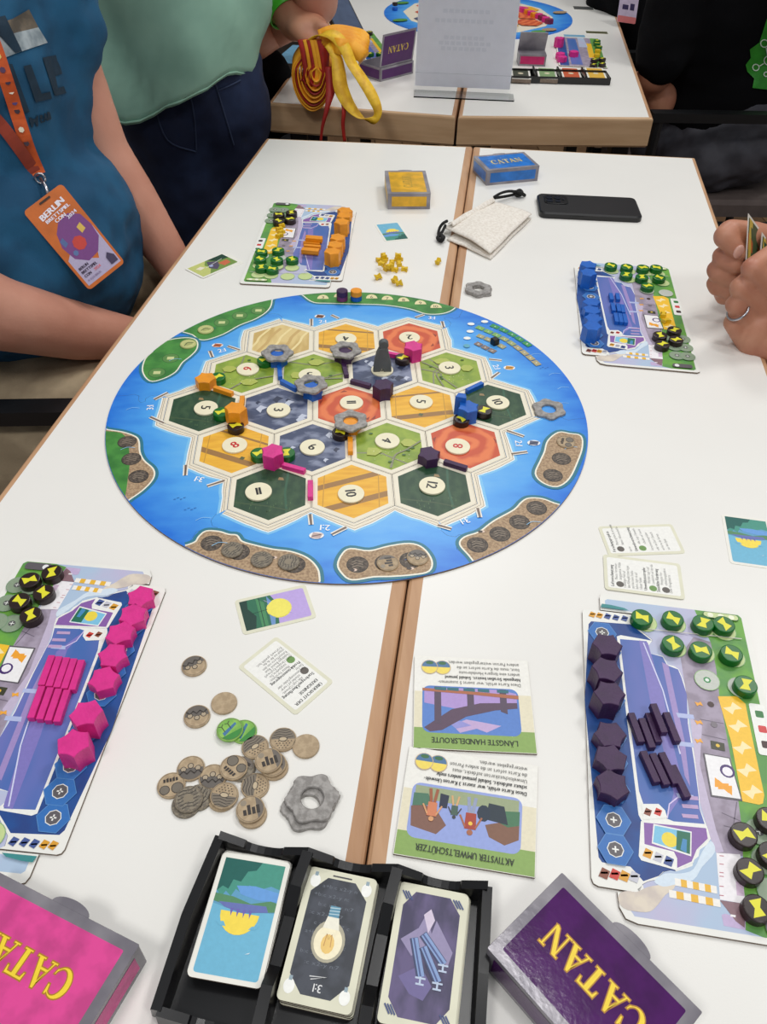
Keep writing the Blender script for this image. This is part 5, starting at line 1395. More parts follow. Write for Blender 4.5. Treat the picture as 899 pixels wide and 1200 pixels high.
# ------------------------------------------------------------------ card boxes
def metal_foil(): return mat('silver_grey_box_foil', (158, 154, 160), rough=.35, c2=(132, 128, 136), scale=30, metal=.15, bump=.05, bscale=200)
FOIL = metal_foil()
def deck_box(label, TLp, TRp, BLp, hgt, colr, textang, foil, facec=None, lid_open=False, side_text=False, wl=None, gloss=.3, edge=None, length=None, texth=.017, textw=.060, tabside='far'):
    A, B, C = at(*TLp, hgt), at(*TRp, hgt), at(*BLp, hgt)
    u = (B - A); w = u.length; u.normalize(); v = Vector((u.y, -u.x, 0)); h = (C - A).dot(v)
    if length: w, h = length
    ang = math.atan2(u.y, u.x); o_ = A.copy(); o_.z = TOP
    t = thing('card_box', label, 'card box', o_, ang, None)
    q = MB(); q.prism(rrect(0, -h, w, 0, .0008, 2), 0, hgt - .0009, foil); q.build('box_body', t)
    q = MB(); q.prism(rrect(-.0002, -h - .0002, w + .0002, .0002, .0008, 2), hgt - .0007, hgt, foil, bev=.0002)
    if tabside == 'far': q.prism([(w / 2 + .012 * math.cos(a), .0001 + .0035 * math.sin(a)) for a in [math.pi * i / 12 for i in range(13)]], hgt - .0006, hgt, foil)
    q.build('lid_flap', t)
    n = Ink(hgt, eps=.00003); bcol = mat('box_face_%02x%02x%02x' % colr, colr, rough=gloss, c2=tuple(int(c_ * .86) for c_ in colr), scale=45, bump=.03, bscale=300)
    n.poly(rrect(.0055, -h + .0055, w - .0055, -.0055, .001, 2), bcol)
    if edge: catan(n, w / 2, -h / 2, texth, textang, textw, edge[0], edge[1])
    n.build('lid_print', t)
    sd_ = MB(); e = .00015
    sd_.add([(.006, -h - e, .0045), (w - .006, -h - e, .0045), (w - .006, -h - e, hgt - .0050), (.006, -h - e, hgt - .0050)], [[0, 1, 2, 3]], bcol)
    sd_.add([(w + e, -h + .006, .0045), (w + e, -.006, .0045), (w + e, -.006, hgt - .005), (w + e, -h + .006, hgt - .005)], [[0, 1, 2, 3]], bcol)
    sd_.add([(-e, -h + .006, .0045), (-e, -.006, .0045), (-e, -.006, hgt - .005), (-e, -h + .006, hgt - .005)], [[3, 2, 1, 0]], bcol)
    sd_.add([(.006, e, .0045), (w - .006, e, .0045), (w - .006, e, hgt - .0050), (.006, e, hgt - .0050)], [[3, 2, 1, 0]], bcol)
    sd_.build('side_print', t)
    return t
deck_box('yellow card box with grey metallic edges, standing left of the table seam', (451, 200), (500, 200), (457, 226), .025, (240, 184, 40), math.pi / 2, FOIL, length=(.0665, .093), edge=((200, 160, 50), (176, 140, 60)), textw=.045, texth=.013)
deck_box('blue card box with grey metallic edges beside the white bag', (555, 183), (613, 178), (570, 200), .025, (36, 124, 214), .05, FOIL, length=(.093, .066), edge=((226, 210, 140), (120, 110, 90)), textw=.055, texth=.016)
GREYF = mat('grey_box_foil', (146, 142, 148), rough=.2, c2=(122, 118, 126), scale=30, metal=.15, bump=.05, bscale=200)
# large pink box at the lower left: its long far edge runs from (0,1023) to (163,1107)
def cornerbox(label, P0, P1, side, hgt, colr, txt, edge, L, Wd, gloss, foil, tr=None):
    """P0->P1 is the far long edge seen on the lid; the box extends to the right-hand side of that direction"""
    A, B = at(*P0, hgt), at(*P1, hgt); u = (B - A); u.normalize()
    o_ = B - u * L; o_.z = TOP; ang = math.atan2(u.y, u.x)
    t = thing('card_box', label, 'card box', o_, ang, None)
    h, w = Wd, L
    q = MB(); q.prism(rrect(0, -h, w, 0, .0008, 2), 0, hgt - .0009, foil); q.build('box_body', t)
    q = MB(); q.prism(rrect(-.0002, -h - .0002, w + .0002, .0002, .0008, 2), hgt - .0007, hgt, foil, bev=.0002)
    q.prism([(w * tr + .0130 * math.cos(a), .0001 + .0052 * math.sin(a)) for a in [math.pi * i / 14 for i in range(15)]], hgt - .0006, hgt, foil); q.build('lid_flap', t)
    bcol = mat('box_face_%02x%02x%02x' % colr, colr, rough=gloss, c2=tuple(int(c_ * .88) for c_ in colr), scale=60, bump=.03, bscale=300)
    n = Ink(hgt, eps=.00003); n.poly(rrect(.0060, -h + .0060, w - .0060, -.0060, .001, 2), bcol); catan(n, w / 2, -h / 2, .0150, math.pi, .066, edge[0], edge[1]); n.build('lid_print', t)
    sd_ = MB(); e = .00015
    sd_.add([(w + e, -h + .006, .0045), (w + e, -.006, .0045), (w + e, -.006, hgt - .005), (w + e, -h + .006, hgt - .005)], [[0, 1, 2, 3]], bcol)
    sd_.add([(-e, -h + .006, .0045), (-e, -.006, .0045), (-e, -.006, hgt - .005), (-e, -h + .006, hgt - .005)], [[3, 2, 1, 0]], bcol)
    sd_.add([(.006, -h - e, .0045), (w - .006, -h - e, .0045), (w - .006, -h - e, hgt - .0050), (.006, -h - e, hgt - .0050)], [[0, 1, 2, 3]], bcol)
    sd_.build('side_print', t)
    return t
cornerbox('pink card box with grey metallic rim and yellow lettering, lower left corner', (0, 1023), (163, 1107), 1, .026, (226, 70, 150), math.pi, ((246, 214, 50), (176, 120, 30)), .110, .068, .4, GREYF, .56)
cornerbox('purple card box with grey metallic rim and yellow lettering, lower right', (655, 1019), (823, 1186), 1, .028, (78, 24, 96), math.pi, ((246, 214, 50), (176, 120, 30)), .0985, .0655, .12, GREYF, .52)

# ------------------------------------------------------------------ phone, bag
A, B, D = at(629, 226, .009), at(747, 231.5, .009), at(628, 251, .009)
u = (B - A); pw = u.length; u.normalize(); v = Vector((u.y, -u.x, 0)); ph = .0765; pw = .158
c = A + u * pw / 2 + v * ph / 2; c.z = TOP
t = thing('phone', 'black smartphone in a case lying face down beside the blue box', 'phone', c, math.atan2(u.y, u.x))
q = MB(); q.prism(rrect(-pw / 2, -ph / 2, pw / 2, ph / 2, .010, 6), 0, .0092, mat('matt_black_case', (24, 24, 26), rough=.38, var=.03), bev=.0022); q.build('case', t)
q = MB(); q.prism(rrect(-pw / 2 + .010, -.004, -pw / 2 + .047, ph / 2 - .010, .007, 4), .0090, .0106, BLACKP, bev=.0006); q.build('camera_bump', t)
for i, (x, y, r) in enumerate([(-pw / 2 + .018, .018, .0055), (-pw / 2 + .031, .018, .0055), (-pw / 2 + .018, .005, .0055), (-pw / 2 + .031, .005, .0045), (-pw / 2 + .040, .012, .002)]):
    q = MB(); q.lathe([(r, .0104), (r, .0116), (r - .001, .0118), (r - .001, .0114)], mat('lens_glass', (30, 34, 44), rough=.08), 18, (x, y, 0)); q.build('lens', t)
q = MB(); q.box((-.02, -ph / 2 - .0002, .005), (.02, .0008, .0022), BLACKP); q.build('side_button', t)

LINEN = mat('unbleached_linen', (242, 236, 226), rough=.9, c2=(228, 220, 208), scale=260, bump=.4, bscale=900)
def cloth_sheet(corners, z0, zf, nu=26, nv=22, th=.0016):
    V = []; F = []
    for side in (0, 1):
        for j in range(nv + 1):
            for i in range(nu + 1):
                s_, t_ = i / nu, j / nv
                P = (corners[0] * (1 - s_) + corners[1] * s_) * (1 - t_) + (corners[3] * (1 - s_) + corners[2] * s_) * t_
                z = zf(s_, t_) + z0
                nz = noise.noise(Vector((s_ * 4, t_ * 4, z0 * 90))) * .0016
                wob = Vector((noise.noise(Vector((s_ * 3, t_ * 3, 5))), noise.noise(Vector((s_ * 3, t_ * 3, 9))), 0)) * .002
                V.append((P.x + wob.x, P.y + wob.y, z + nz * (1 if side == 0 else .6) - (th if side else 0)))
    M_ = (nu + 1) * (nv + 1)
    for j in range(nv):
        for i in range(nu):
            a = j * (nu + 1) + i; b_ = a + 1; c_ = b_ + nu + 1; d = a + nu + 1
            F.append([a, d, c_, b_]); F.append([M_ + a, M_ + b_, M_ + c_, M_ + d])
    rim = [i for i in range(nu + 1)] + [j * (nu + 1) + nu for j in range(1, nv + 1)] + [nv * (nu + 1) + i for i in range(nu - 1, -1, -1)] + [j * (nu + 1) for j in range(nv - 1, 0, -1)]
    for k_ in range(len(rim)):
        a, b_ = rim[k_], rim[(k_ + 1) % len(rim)]; F.append([a, b_, M_ + b_, M_ + a])
    return V, F
bc = [at(521, 258, .02), at(578, 228, .02), at(624, 246, .015), at(575, 292, .015)]
bo = sum(bc, Vector()) / 4; bo.z = TOP
t = thing('drawstring_bag', 'cream linen drawstring bag lying across the table seam beside the phone', 'bag', bo)
loc_ = [Vector((p.x - bo.x, p.y - bo.y, 0)) for p in bc]
def pil(s_, t_): return .0085 * (max(0, math.sin(math.pi * min(1, max(0, s_ * .96 + .02))) ** .4)) * (max(0, math.sin(math.pi * min(.98, max(.02, t_)))) ** .4)
q = MB(); lo = [loc_[0] + Vector((0.002, -.026, 0)), loc_[1], loc_[2] + Vector((0, -.001, 0)), loc_[3] + Vector((.001, -.004, 0))]
V, F = cloth_sheet(lo, .0022, lambda a, b_: pil(a, b_) * .5); q.add(V, F, LINEN); q.build('lower_layer', t, smooth=True)
q = MB(); V, F = cloth_sheet(loc_, .0085, lambda a, b_: pil(a, b_) * 1.0 + .0028 * math.sin(a * 5 + b_ * 3) * b_ * (1 - a)); q.add(V, F, LINEN); q.build('upper_layer', t, smooth=True)
q = MB(); V, F = cloth_sheet([loc_[0] + Vector((.006, .002, 0)), loc_[1] + Vector((-.004, -.004, 0)), loc_[1] + Vector((.002, -.012, 0)), loc_[0] + Vector((.012, -.008, 0))], .0145, lambda a, b_: .004 * math.sin(math.pi * b_), nv=6); q.add(V, F, LINEN); q.build('hem_channel', t, smooth=True)
CORD = mat('black_cord', (14, 14, 15), rough=.8)
def cord(P, r=.0022, nm='drawstring'):
    k_ = MB(); pts = smoothpoly([tuple(at(x, y, h) - bo) for x, y, h in P], 6, False); k_.tube(pts, r, CORD, 8); k_.build(nm, t, smooth=True)
cord([(579, 231, .014), (588, 226, .016), (598, 224, .014), (607, 226, .008), (598, 229, .006), (587, 231, .008), (580, 232, .012)])
cord([(604, 226, .006), (609, 223, .009), (612, 227, .006), (606, 229, .005), (603, 225, .009), (610, 226, .010), (615, 229, .003)], .0028, 'cord_knot')
cord([(524, 259, .014), (519, 262, .014), (515, 268, .008), (514, 275, .004), (518, 272, .008), (522, 264, .012)])
cord([(516, 276, .005), (520, 278, .006), (517, 282, .004), (513, 279, .005), (517, 275, .008), (519, 281, .008)], .0028, 'cord_knot')

# ------------------------------------------------------------------ far table
pu = at(483, 48, .0), at(446, 90, 0)
def plainbox(t, nm, c_, d_, m_, R=None): q = MB(); q.box(c_, d_, m_, R=R); return q.build(nm, t)
PURB = mat('purple_box_print', (76, 26, 92), rough=.4)
A, B, C = at(430, 82), at(446, 96), at(484, 86)
u = (C - B).normalized(); v = (A - B).normalized()
o_ = B.copy(); ang = math.atan2(u.y, u.x); Lb = (C - B).length; Wb = .07
t = thing('open_card_box', 'purple card box standing open beside the lanyards on the far table', 'card box', o_, ang)
hb = .026
q = MB()
for c_, d_ in (((Lb / 2, Wb / 2, .0006), (Lb, Wb, .0012)), ((Lb / 2, .0006, hb / 2), (Lb, .0012, hb)), ((Lb / 2, Wb, hb / 2), (Lb, .0012, hb)), ((.0006, Wb / 2, hb / 2), (.0012, Wb, hb)), ((Lb, Wb / 2, hb / 2), (.0012, Wb, hb))): q.box(c_, d_, FOIL)
q.build('box_body', t)
q = MB(); q.add([(.004, -.0004, .004), (Lb - .004, -.0004, .004), (Lb - .004, -.0004, hb - .004), (.004, -.0004, hb - .004)], [[0, 1, 2, 3]], PURB); q.add([(-.0004, .004, .004), (-.0004, Wb - .004, .004), (-.0004, Wb - .004, hb - .004), (-.0004, .004, hb - .004)], [[3, 2, 1, 0]], PURB); q.build('side_print', t)
lid = MB(); Ll = .066; Rl = Matrix.Rotation(RAD(98), 3, 'X')
lid.add([Rl @ Vector((x, y, z)) + Vector((0, .004, hb)) for z in (0, .0012) for x, y in ((0, 0), (Lb, 0), (Lb, Ll), (0, Ll))], [[0, 3, 2, 1], [4, 5, 6, 7], [0, 1, 5, 4], [1, 2, 6, 5], [2, 3, 7, 6], [3, 0, 4, 7]], FOIL)
n = Ink(.0013, eps=.00005); n.poly([(.004, .004), (Lb - .004, .004), (Lb - .004, Ll - .004), (.004, Ll - .004)], PURB); catan(n, Lb / 2, Ll / 2, .013, math.pi, Lb * .6, (226, 196, 60))
n.V = [tuple(Rl @ Vector(v_) + Vector((0, .004, hb))) for v_ in n.V]
lo_ = lid.build('open_lid', t); n.build('lid_print', lo_)
# the lid faces the viewer: mirror-safe copy on the front side
n = Ink(.0, eps=.00005); n.poly([(.004, .004), (Lb - .004, .004), (Lb - .004, Ll - .004), (.004, Ll - .004)], PURB); n.z = .0001
catan(n, Lb / 2, Ll / 2, .013, math.pi, Lb * .6, (226, 196, 60))
n.V = [tuple(Rl @ Vector((x, y, -z - .0001)) + Vector((0, .004, hb))) for x, y, z in n.V]
n.build('lid_print', lo_)
# sign holder
S0, S1 = at(485, 106), at(598, 111); su = (S1 - S0).normalized(); sn = Vector((su.y, -su.x, 0)); sw = (S1 - S0).length
ACR = bpy.data.materials.new('clear_acrylic'); ACR.use_nodes = True; pb = ACR.node_tree.nodes['Principled BSDF']
pb.inputs['Base Color'].default_value = (.98, .99, 1, 1); pb.inputs['Roughness'].default_value = .03; pb.inputs['Transmission Weight'].default_value = 1.0; pb.inputs['IOR'].default_value = 1.12
t = thing('sign_holder', 'clear acrylic sign holder with a white sheet, standing across the far seam', 'sign holder', S0, math.atan2(su.y, su.x))
q = MB(); q.box((sw / 2, 0, .165), (sw, .002, .33), ACR); q.build('upright_pane', t)
q = MB(); q.box((sw / 2 + .004, -.024, .0014), (sw * 1.02, .048, .0024), ACR); q.build('foot_pane', t)
PAPER = mat('white_sheet', (242, 243, 252), rough=.7, var=.01)
q = MB(); q.box((sw / 2, .0030, .168), (sw - .004, .0005, .318), PAPER); q.build('paper_sheet', t)
n = Ink(0, eps=.00002); GRY = (232, 234, 244)
n.poly(rrect(.04, .17, .16, .31, .004), (234, 236, 246))
for j, (y, w_) in enumerate(((.145, .10), (.128, .13), (.098, .09), (.088, .11), (.078, .10))):
    for i_ in range(int(w_ / .012)): n.poly([(sw / 2 - w_ / 2 + i_ * .012, y), (sw / 2 - w_ / 2 + i_ * .012 + .009, y), (sw / 2 - w_ / 2 + i_ * .012 + .009, y + .007), (sw / 2 - w_ / 2 + i_ * .012, y + .007)], GRY, up=False)
n.V = [(x, .0026 - z, y) for x, y, z in n.V]; n.build('show_through_print', t)
# folded flap of the sheet near the foot
q = MB(); q.box((sw / 2, -.0016, .036), (sw - .002, .0006, .0006), mat('sheet_fold_line', (190, 194, 206))); q.build('fold_line', t)
# far round board
fc = at(560, 17, .002); fc.z = TOP; frx = (at(666, 18, .002) - at(452, 18, .002)).length / 2
t = thing('far_round_board', 'round game board on the far tables, partly behind the sign', 'game board', fc, .4)
q = MB(); q.lathe([(.257, 0), (.257, .002)], SEA, 60); q.build('sea_disc', t)
n = Ink(.002, eps=.00012); n.disc(0, 0, .205, (236, 226, 204), n=12)
for i, (cx, cy, r, k) in enumerate(cells):
    n.poly([(cx * S * .98 + x, cy * S * .98 + y) for x, y in hexpoly(AR)], TM[['brick', 'wheat', 'forest', 'brick', 'pasture', 'ore'][(i * 5) % 6]])
for a in range(4): n.poly(circ(.234 * math.cos(a * .9 + 2.2), .234 * math.sin(a * .9 + 2.2), .022, 12, .014), (84, 150, 70)); n.poly(circ(.234 * math.cos(a * .9 - 1.2), .234 * math.sin(a * .9 - 1.2), .022, 12, .014), SAND)
n.build('board_print', t)
for i in range(9):
    px, py = 610 + (i * 17) % 38, 8 + (i * 7) % 16
    house([PINKW, ORANW, mat('maroon_painted_wood', (130, 24, 70)), PINKW][i % 4], '%s wooden house on the far round board, %s from the left' % (['pink', 'orange', 'maroon', 'pink'][i % 4], orn[sorted(range(9), key=lambda q_: (q_ * 17) % 38).index(i)]), 'wooden house', 'painted houses on the far round board', px, py, TOWNH, .0024)
for i, (px, py, m_) in enumerate([(463, 5, BROWNW), (463, 8.5, BLUEW)]):
    puck(m_, 'game disc on the far round board, %s of the small stack' % ('top' if i == 0 else 'bottom'), px, py + (0 if i else -2), .0024 + (.0074 if i == 0 else 0))
# small black tray with four cards
A, B = at(598, 97), at(714, 100); u = (B - A).normalized(); w = (B - A).length
t = thing('resource_tray', 'small black tray holding four short card stacks on the far table', 'card tray', A, math.atan2(u.y, u.x)); dd = .058
q = MB(); q.box((w / 2, dd / 2, .001), (w, dd, .002), BLACKP); q.build('tray_floor', t)
for nm, c_, d_ in (('front_wall', (w / 2, 0, .007), (w, .003, .014)), ('back_wall', (w / 2, dd, .007), (w, .003, .014)), ('side_wall', (0, dd / 2, .007), (.003, dd, .014)), ('side_wall', (w, dd / 2, .007), (.003, dd, .014))): plainbox(t, nm, c_, d_, BLACKP)
for i in (1, 2, 3): plainbox(t, 'divider', (w * i / 4, dd / 2, .010), (.0035, dd, .020), BLACKP)
for i, (px, c_, nm) in enumerate([(610, (70, 74, 60), 'dark green'), (641, (130, 160, 110), 'light green'), (669, (200, 92, 56), 'orange red'), (698, (226, 180, 70), 'yellow')]):
    card('resource_card', '%s card on its short stack in the far black tray' % nm, 'card', [(px - 11, 79), (px + 11, 80), (px + 12, 93), (px - 11, 92)], .0022,
         (lambda cc: lambda n, w, h, m=1: (n.poly(rrect(-w / 2 + .004, -h / 2 + .004, w / 2 - .004, h / 2 - .004, .002), cc), n.disc(0, 0, .006, (220, 210, 180))))(c_), WHITEC, .008)
# small pink box
A, B = at(607, 77), at(639, 78); u = (B - A).normalized(); w = (B - A).length
t = thing('open_card_box', 'pink card box with its lid folded back on the far table', 'card box', A, math.atan2(u.y, u.x))
q = MB(); q.box((w / 2, .02, .012), (w, .04, .024), FOIL); q.build('box_body', t)
q = MB(); q.add([(.004, -.0004, .004), (w - .004, -.0004, .004), (w - .004, -.0004, .020), (.004, -.0004, .020)], [[0, 1, 2, 3]], mat('deep_pink_print', (196, 30, 100))); q.build('side_print', t)
q = MB(); R_ = Matrix.Rotation(RAD(115), 3, 'X')
q.add([R_ @ Vector((x, y, z)) + Vector((0, .04, .024)) for z in (0, .0012) for x, y in ((0, 0), (w, 0), (w, .045), (0, .045))], [[0, 3, 2, 1], [4, 5, 6, 7], [0, 1, 5, 4], [1, 2, 6, 5], [2, 3, 7, 6], [3, 0, 4, 7]], FOIL)
q.add([R_ @ Vector((x, y, -.0004)) + Vector((0, .04, .024)) for x, y in ((.004, .004), (w - .004, .004), (w - .004, .041), (.004, .041))], [[0, 1, 2, 3]], mat('pink_print', (232, 90, 150))); q.build('open_lid', t)
# far player boards with pieces
def far_board(lab, c4_, cols):
    def f(n, w, h, m=1):
        x, y = w / 2 - .003, h / 2 - .003
        n.poly([(-x, -y), (x, -y), (x, y), (-x, y)], MAUVE); n.poly([(-x, -y), (-x * .6, -y), (-x * .6, y), (-x, y)], TOWNB); n.poly([(-x * .5, -y * .9), (0, -y * .9), (-.1 * x, y * .9), (-x * .5, y * .9)], RIVER)
        n.poly([(x * .55, -y), (x, -y), (x, y), (x * .6, y)], GRNP); n.poly([(x * .35, -y * .4), (x * .6, -y * .4), (x * .6, y * .6), (x * .35, y * .6)], (246, 196, 48)); n.poly([(0, y * .3), (x * .4, y * .3), (x * .3, y), (0, y)], SKYP)
    return card('player_board', lab, 'player board', c4_, 0, f, WHITEC, .002, .004)
far_board('player board with pink and purple pieces on the right far table', [(655, 43), (703, 45), (712, 80), (650, 76)], 0)
far_board('player board behind the open purple box on the left far table', [(424, 40), (452, 38), (450, 72), (412, 72)], 0)
for i, (px, py, m_, tl_) in enumerate([(656, 44, PINKW, 1), (657, 62, PINKW, 0), (659, 66, PINKW, 0), (673, 60, PINKW, 0)]):
    house(m_, 'pink wooden house on the far right player board, %s from its far edge' % orn[i], 'wooden house', 'pink houses on the far player board', px, py, CITYH if tl_ else TOWNH, .002)
for i, (px, py) in enumerate([(700, 47), (700, 50), (702, 54)]): bdisc(GREENW, 'green disc on the far right player board, %s from its far edge' % orn[i], px, py, .002, None, 'green discs on the far player board')
for i, (px, py) in enumerate([(701, 58), (700, 63)]): puck(YELW, 'yellow disc on the far right player board, %s from its far edge' % orn[i], px, py, .002)
for i, (px, py) in enumerate([(697, 69), (706, 68), (696, 75), (706, 74)]): bdisc(BROWNW, 'dark brown disc on the far right player board, %s of four' % orn[i], px, py, .002, None, 'brown discs on the far player board')
for i, (px, py) in enumerate([(434, 62), (445, 62)]): bdisc(GREENW, 'green disc on the left far player board, %s one' % ('left' if i == 0 else 'right'), px, py, .002, None, 'green discs by the purple box')
for i, (px, py) in enumerate([(427, 39), (433, 37), (430, 42)]): bdisc(BROWNW, 'dark brown disc at the far corner behind the lanyards, %s of three' % orn[i], px, py, .002, None, 'brown discs behind the lanyards')
for i, (c4_, c_) in enumerate([([(660, 40), (686, 41), (687, 44), (660, 43)], (120, 170, 200)), ([(686, 36), (713, 37), (713, 40), (686, 39)], (90, 90, 60)), ([(672, 7), (696, 8), (696, 12), (671, 11)], (90, 92, 90))]):
    card('flat_card', ['blue card behind the far player board', 'dark card right of the far player board', 'small dark card by the far right table edge'][i], 'card', c4_, 0, (lambda cc: lambda n, w, h, m=1: n.poly([(-w / 2 + .002, -h / 2 + .002), (w / 2 - .002, -h / 2 + .002), (w / 2 - .002, h / 2 - .002), (-w / 2 + .002, h / 2 - .002)], cc))(c_), WHITEC, .0006)
card('light_blue_sheet', 'light blue paper corner sticking out left of the lanyard bundle', 'paper', [(324, 53), (352, 53), (356, 76), (340, 72)], .001, None, mat('light_blue_paper', (110, 164, 196)), .0006)

# ------------------------------------------------------------------ lanyard bundle
YRIB = mat('yellow_ribbon', (250, 178, 40), rough=.55, c2=(236, 156, 26), scale=40, bump=.2, bscale=500)
YRIB2 = mat('bright_yellow_ribbon', (246, 200, 50), rough=.5, c2=(222, 170, 40), scale=60, bump=.2, bscale=500)
RRIB = mat('red_ribbon', (176, 34, 24), rough=.55, c2=(150, 26, 22), scale=40)
def ribbon(P, wdir, m_, th=.0010, sub=5):
    """P: (px, py, distance, width, twist) points; wdir: base width direction"""
    Q = smoothpoly([tuple(aty(p[0], p[1], p[2])) + (p[3], p[4] if len(p) > 4 else 0.0) for p in P], sub, False)
    pts = [Vector(q_[:3]) for q_ in Q]; V = []; F = []
    for i, p in enumerate(pts):
        tg = (pts[min(i + 1, len(pts) - 1)] - pts[max(0, i - 1)]).normalized()
        wd = Vector(wdir); wd = (wd - tg * wd.dot(tg)).normalized(); wd = Matrix.Rotation(Q[i][4], 3, tg) @ wd; nn = tg.cross(wd) * th / 2; w_ = wd * Q[i][3] / 2
        V += [p - w_ - nn, p + w_ - nn, p + w_ + nn, p - w_ + nn]
    for i in range(len(pts) - 1):
        for k_ in range(4): F.append([4 * i + k_, 4 * i + (k_ + 1) % 4, 4 * i + 4 + (k_ + 1) % 4, 4 * i + 4 + k_])
    F.append([3, 2, 1, 0]); F.append([4 * (len(pts) - 1) + k_ for k_ in range(4)])
    return V, F
lo_ = at(380, 112); t = thing('lanyard_bundle', 'rolled bundle of yellow and red lanyard ribbons hanging over the far table', 'lanyards', lo_)
def rib(nm, P, wd, m_, th=.001):
    q = MB(); V, F = ribbon(P, wd, m_, th); q.add([v_ - lo_ for v_ in V], F, m_); return q.build(nm, t, smooth=True)
YD = (0, 1, .15)
Y0 = 1.02
for k_, (s_, m_) in enumerate([(1.0, YRIB), (.93, YRIB), (.86, RRIB), (.78, YRIB), (.66, YRIB), (.56, RRIB), (.46, YRIB), (.34, RRIB), (.22, YRIB)]):
    cx, cy = 366, 80
    P = [(cx + (x - cx) * s_ + (1 - s_) * 6, cy + (y - cy) * s_, Y0 - .002 * k_, .05) for x, y in [(364, 50), (350, 62), (343, 76), (345, 96), (352, 112), (362, 122), (371, 122), (380, 114), (386, 98), (390, 80), (380, 62)]]
    rib('rolled_ribbon', P, YD, m_, .0022)
for k_, (x, m_) in enumerate([(362, YRIB), (366, RRIB), (370, YRIB), (374, YRIB), (378, RRIB), (356, RRIB)]):
    rib('folded_ribbon', [(x, 46, Y0 - .03, .024), (x + 2, 60, Y0 - .035, .02), (x + 3, 85, Y0 - .035, .012), (x - 1, 104 - abs(k_ - 2) * 3, Y0 - .03, .01)], (1, .4, 0), m_, .003)
rib('looped_ribbon', [(362, 48, Y0 - .03, .012, 0), (376, 40, Y0 - .04, .018, .2), (392, 42, Y0 - .05, .022, .2), (404, 56, Y0 - .06, .022, 0), (412, 74, Y0 - .07, .022, -.2), (424, 92, Y0 - .085, .022, -.1), (436, 112, Y0 - .10, .021, .1), (443, 130, Y0 - .11, .016, .5), (438, 141, Y0 - .11, .014, 1.2), (424, 138, Y0 - .10, .018, .6), (410, 124, Y0 - .09, .024, .2), (400, 104, Y0 - .08, .028, 0), (397, 84, Y0 - .07, .026, 0), (394, 66, Y0 - .06, .02, 0), (384, 52, Y0 - .05, .014, 0)], (1, .3, .1), YRIB2, .0012)
for k_ in range(5):
    rib('gathered_ribbon', [(374 + k_ * 2, 42 + k_ * 2, Y0 - .03, .02, .6), (392 + k_, 38 + k_ * 4, Y0 - .02 - .01 * k_, .026, .8), (412, 41 + k_ * 4, Y0 - .01 - .01 * k_, .028, .8), (426, 46 + k_ * 5, Y0 - .02 - .008 * k_, .026, .7), (424, 60 + k_ * 3, Y0 - .03, .02, .4)], (.2, .8, .5), YRIB, .0016)
rib('hanging_red_ribbon', [(386, 78, Y0 - .055, .016), (388, 100, Y0 - .065, .020), (384, 124, Y0 - .085, .010), (378, 148, Y0 - .09, .006), (376, 166, Y0 - .09, .005)], (1, .2, 0), RRIB)
rib('hanging_red_ribbon', [(398, 100, Y0 - .06, .01), (403, 126, Y0 - .09, .008), (402, 146, Y0 - .095, .007), (404, 166, Y0 - .095, .006)], (1, .2, 0), RRIB)
#PART5
# ------------------------------------------------------------------ people
def ellipsoid(k, c, r, m_, rz=0.0, nu=20, nv=12):
    c = Vector(c); V = [c + Vector((0, 0, r[2]))]; F = []
    R_ = Matrix.Rotation(rz, 3, 'Z')
    for j in range(1, nv):
        a = math.pi * j / nv
        for i in range(nu):
            b_ = 2 * math.pi * i / nu; V.append(c + R_ @ Vector((r[0] * math.sin(a) * math.cos(b_), r[1] * math.sin(a) * math.sin(b_), r[2] * math.cos(a))))
    V.append(c - Vector((0, 0, r[2])))
    for i in range(nu): F.append([0, 1 + i, 1 + (i + 1) % nu])
    for j in range(nv - 2):
        for i in range(nu): F.append([1 + j * nu + i, 1 + (j + 1) * nu + i, 1 + (j + 1) * nu + (i + 1) % nu, 1 + j * nu + (i + 1) % nu])
    L_ = len(V) - 1; b0 = 1 + (nv - 2) * nu
    for i in range(nu): F.append([b0 + i, L_, b0 + (i + 1) % nu])
    k.add(V, F, m_)
def limb(k, pts, m_, n=14):
    """tapered chain of (point, radius) with round ends, closed"""
    for i in range(len(pts) - 1):
        (p, r0), (q_, r1) = pts[i], pts[i + 1]; p = Vector(p); q_ = Vector(q_); d = q_ - p; L_ = d.length
        if L_ < 1e-6: continue
        t_ = d / L_; up = t_.orthogonal().normalized(); w = t_.cross(up); rings = []
        for a in (-80, -55, -28, 0): rings.append((p + t_ * r0 * math.sin(RAD(a)), r0 * math.cos(RAD(a))))
        for a in (0, 28, 55, 80): rings.append((q_ + t_ * r1 * math.sin(RAD(a)), r1 * math.cos(RAD(a))))
        V = []; F = []
        for c_, r in rings:
            for j in range(n): b_ = 2 * math.pi * j / n; V.append(c_ + (up * math.cos(b_) + w * math.sin(b_)) * r)
        for a in range(len(rings) - 1):
            for j in range(n): F.append([a * n + j, a * n + (j + 1) % n, (a + 1) * n + (j + 1) % n, (a + 1) * n + j])
        F.append(list(range(n))[::-1]); F.append([(len(rings) - 1) * n + j for j in range(n)])
        k.add(V, F, m_)
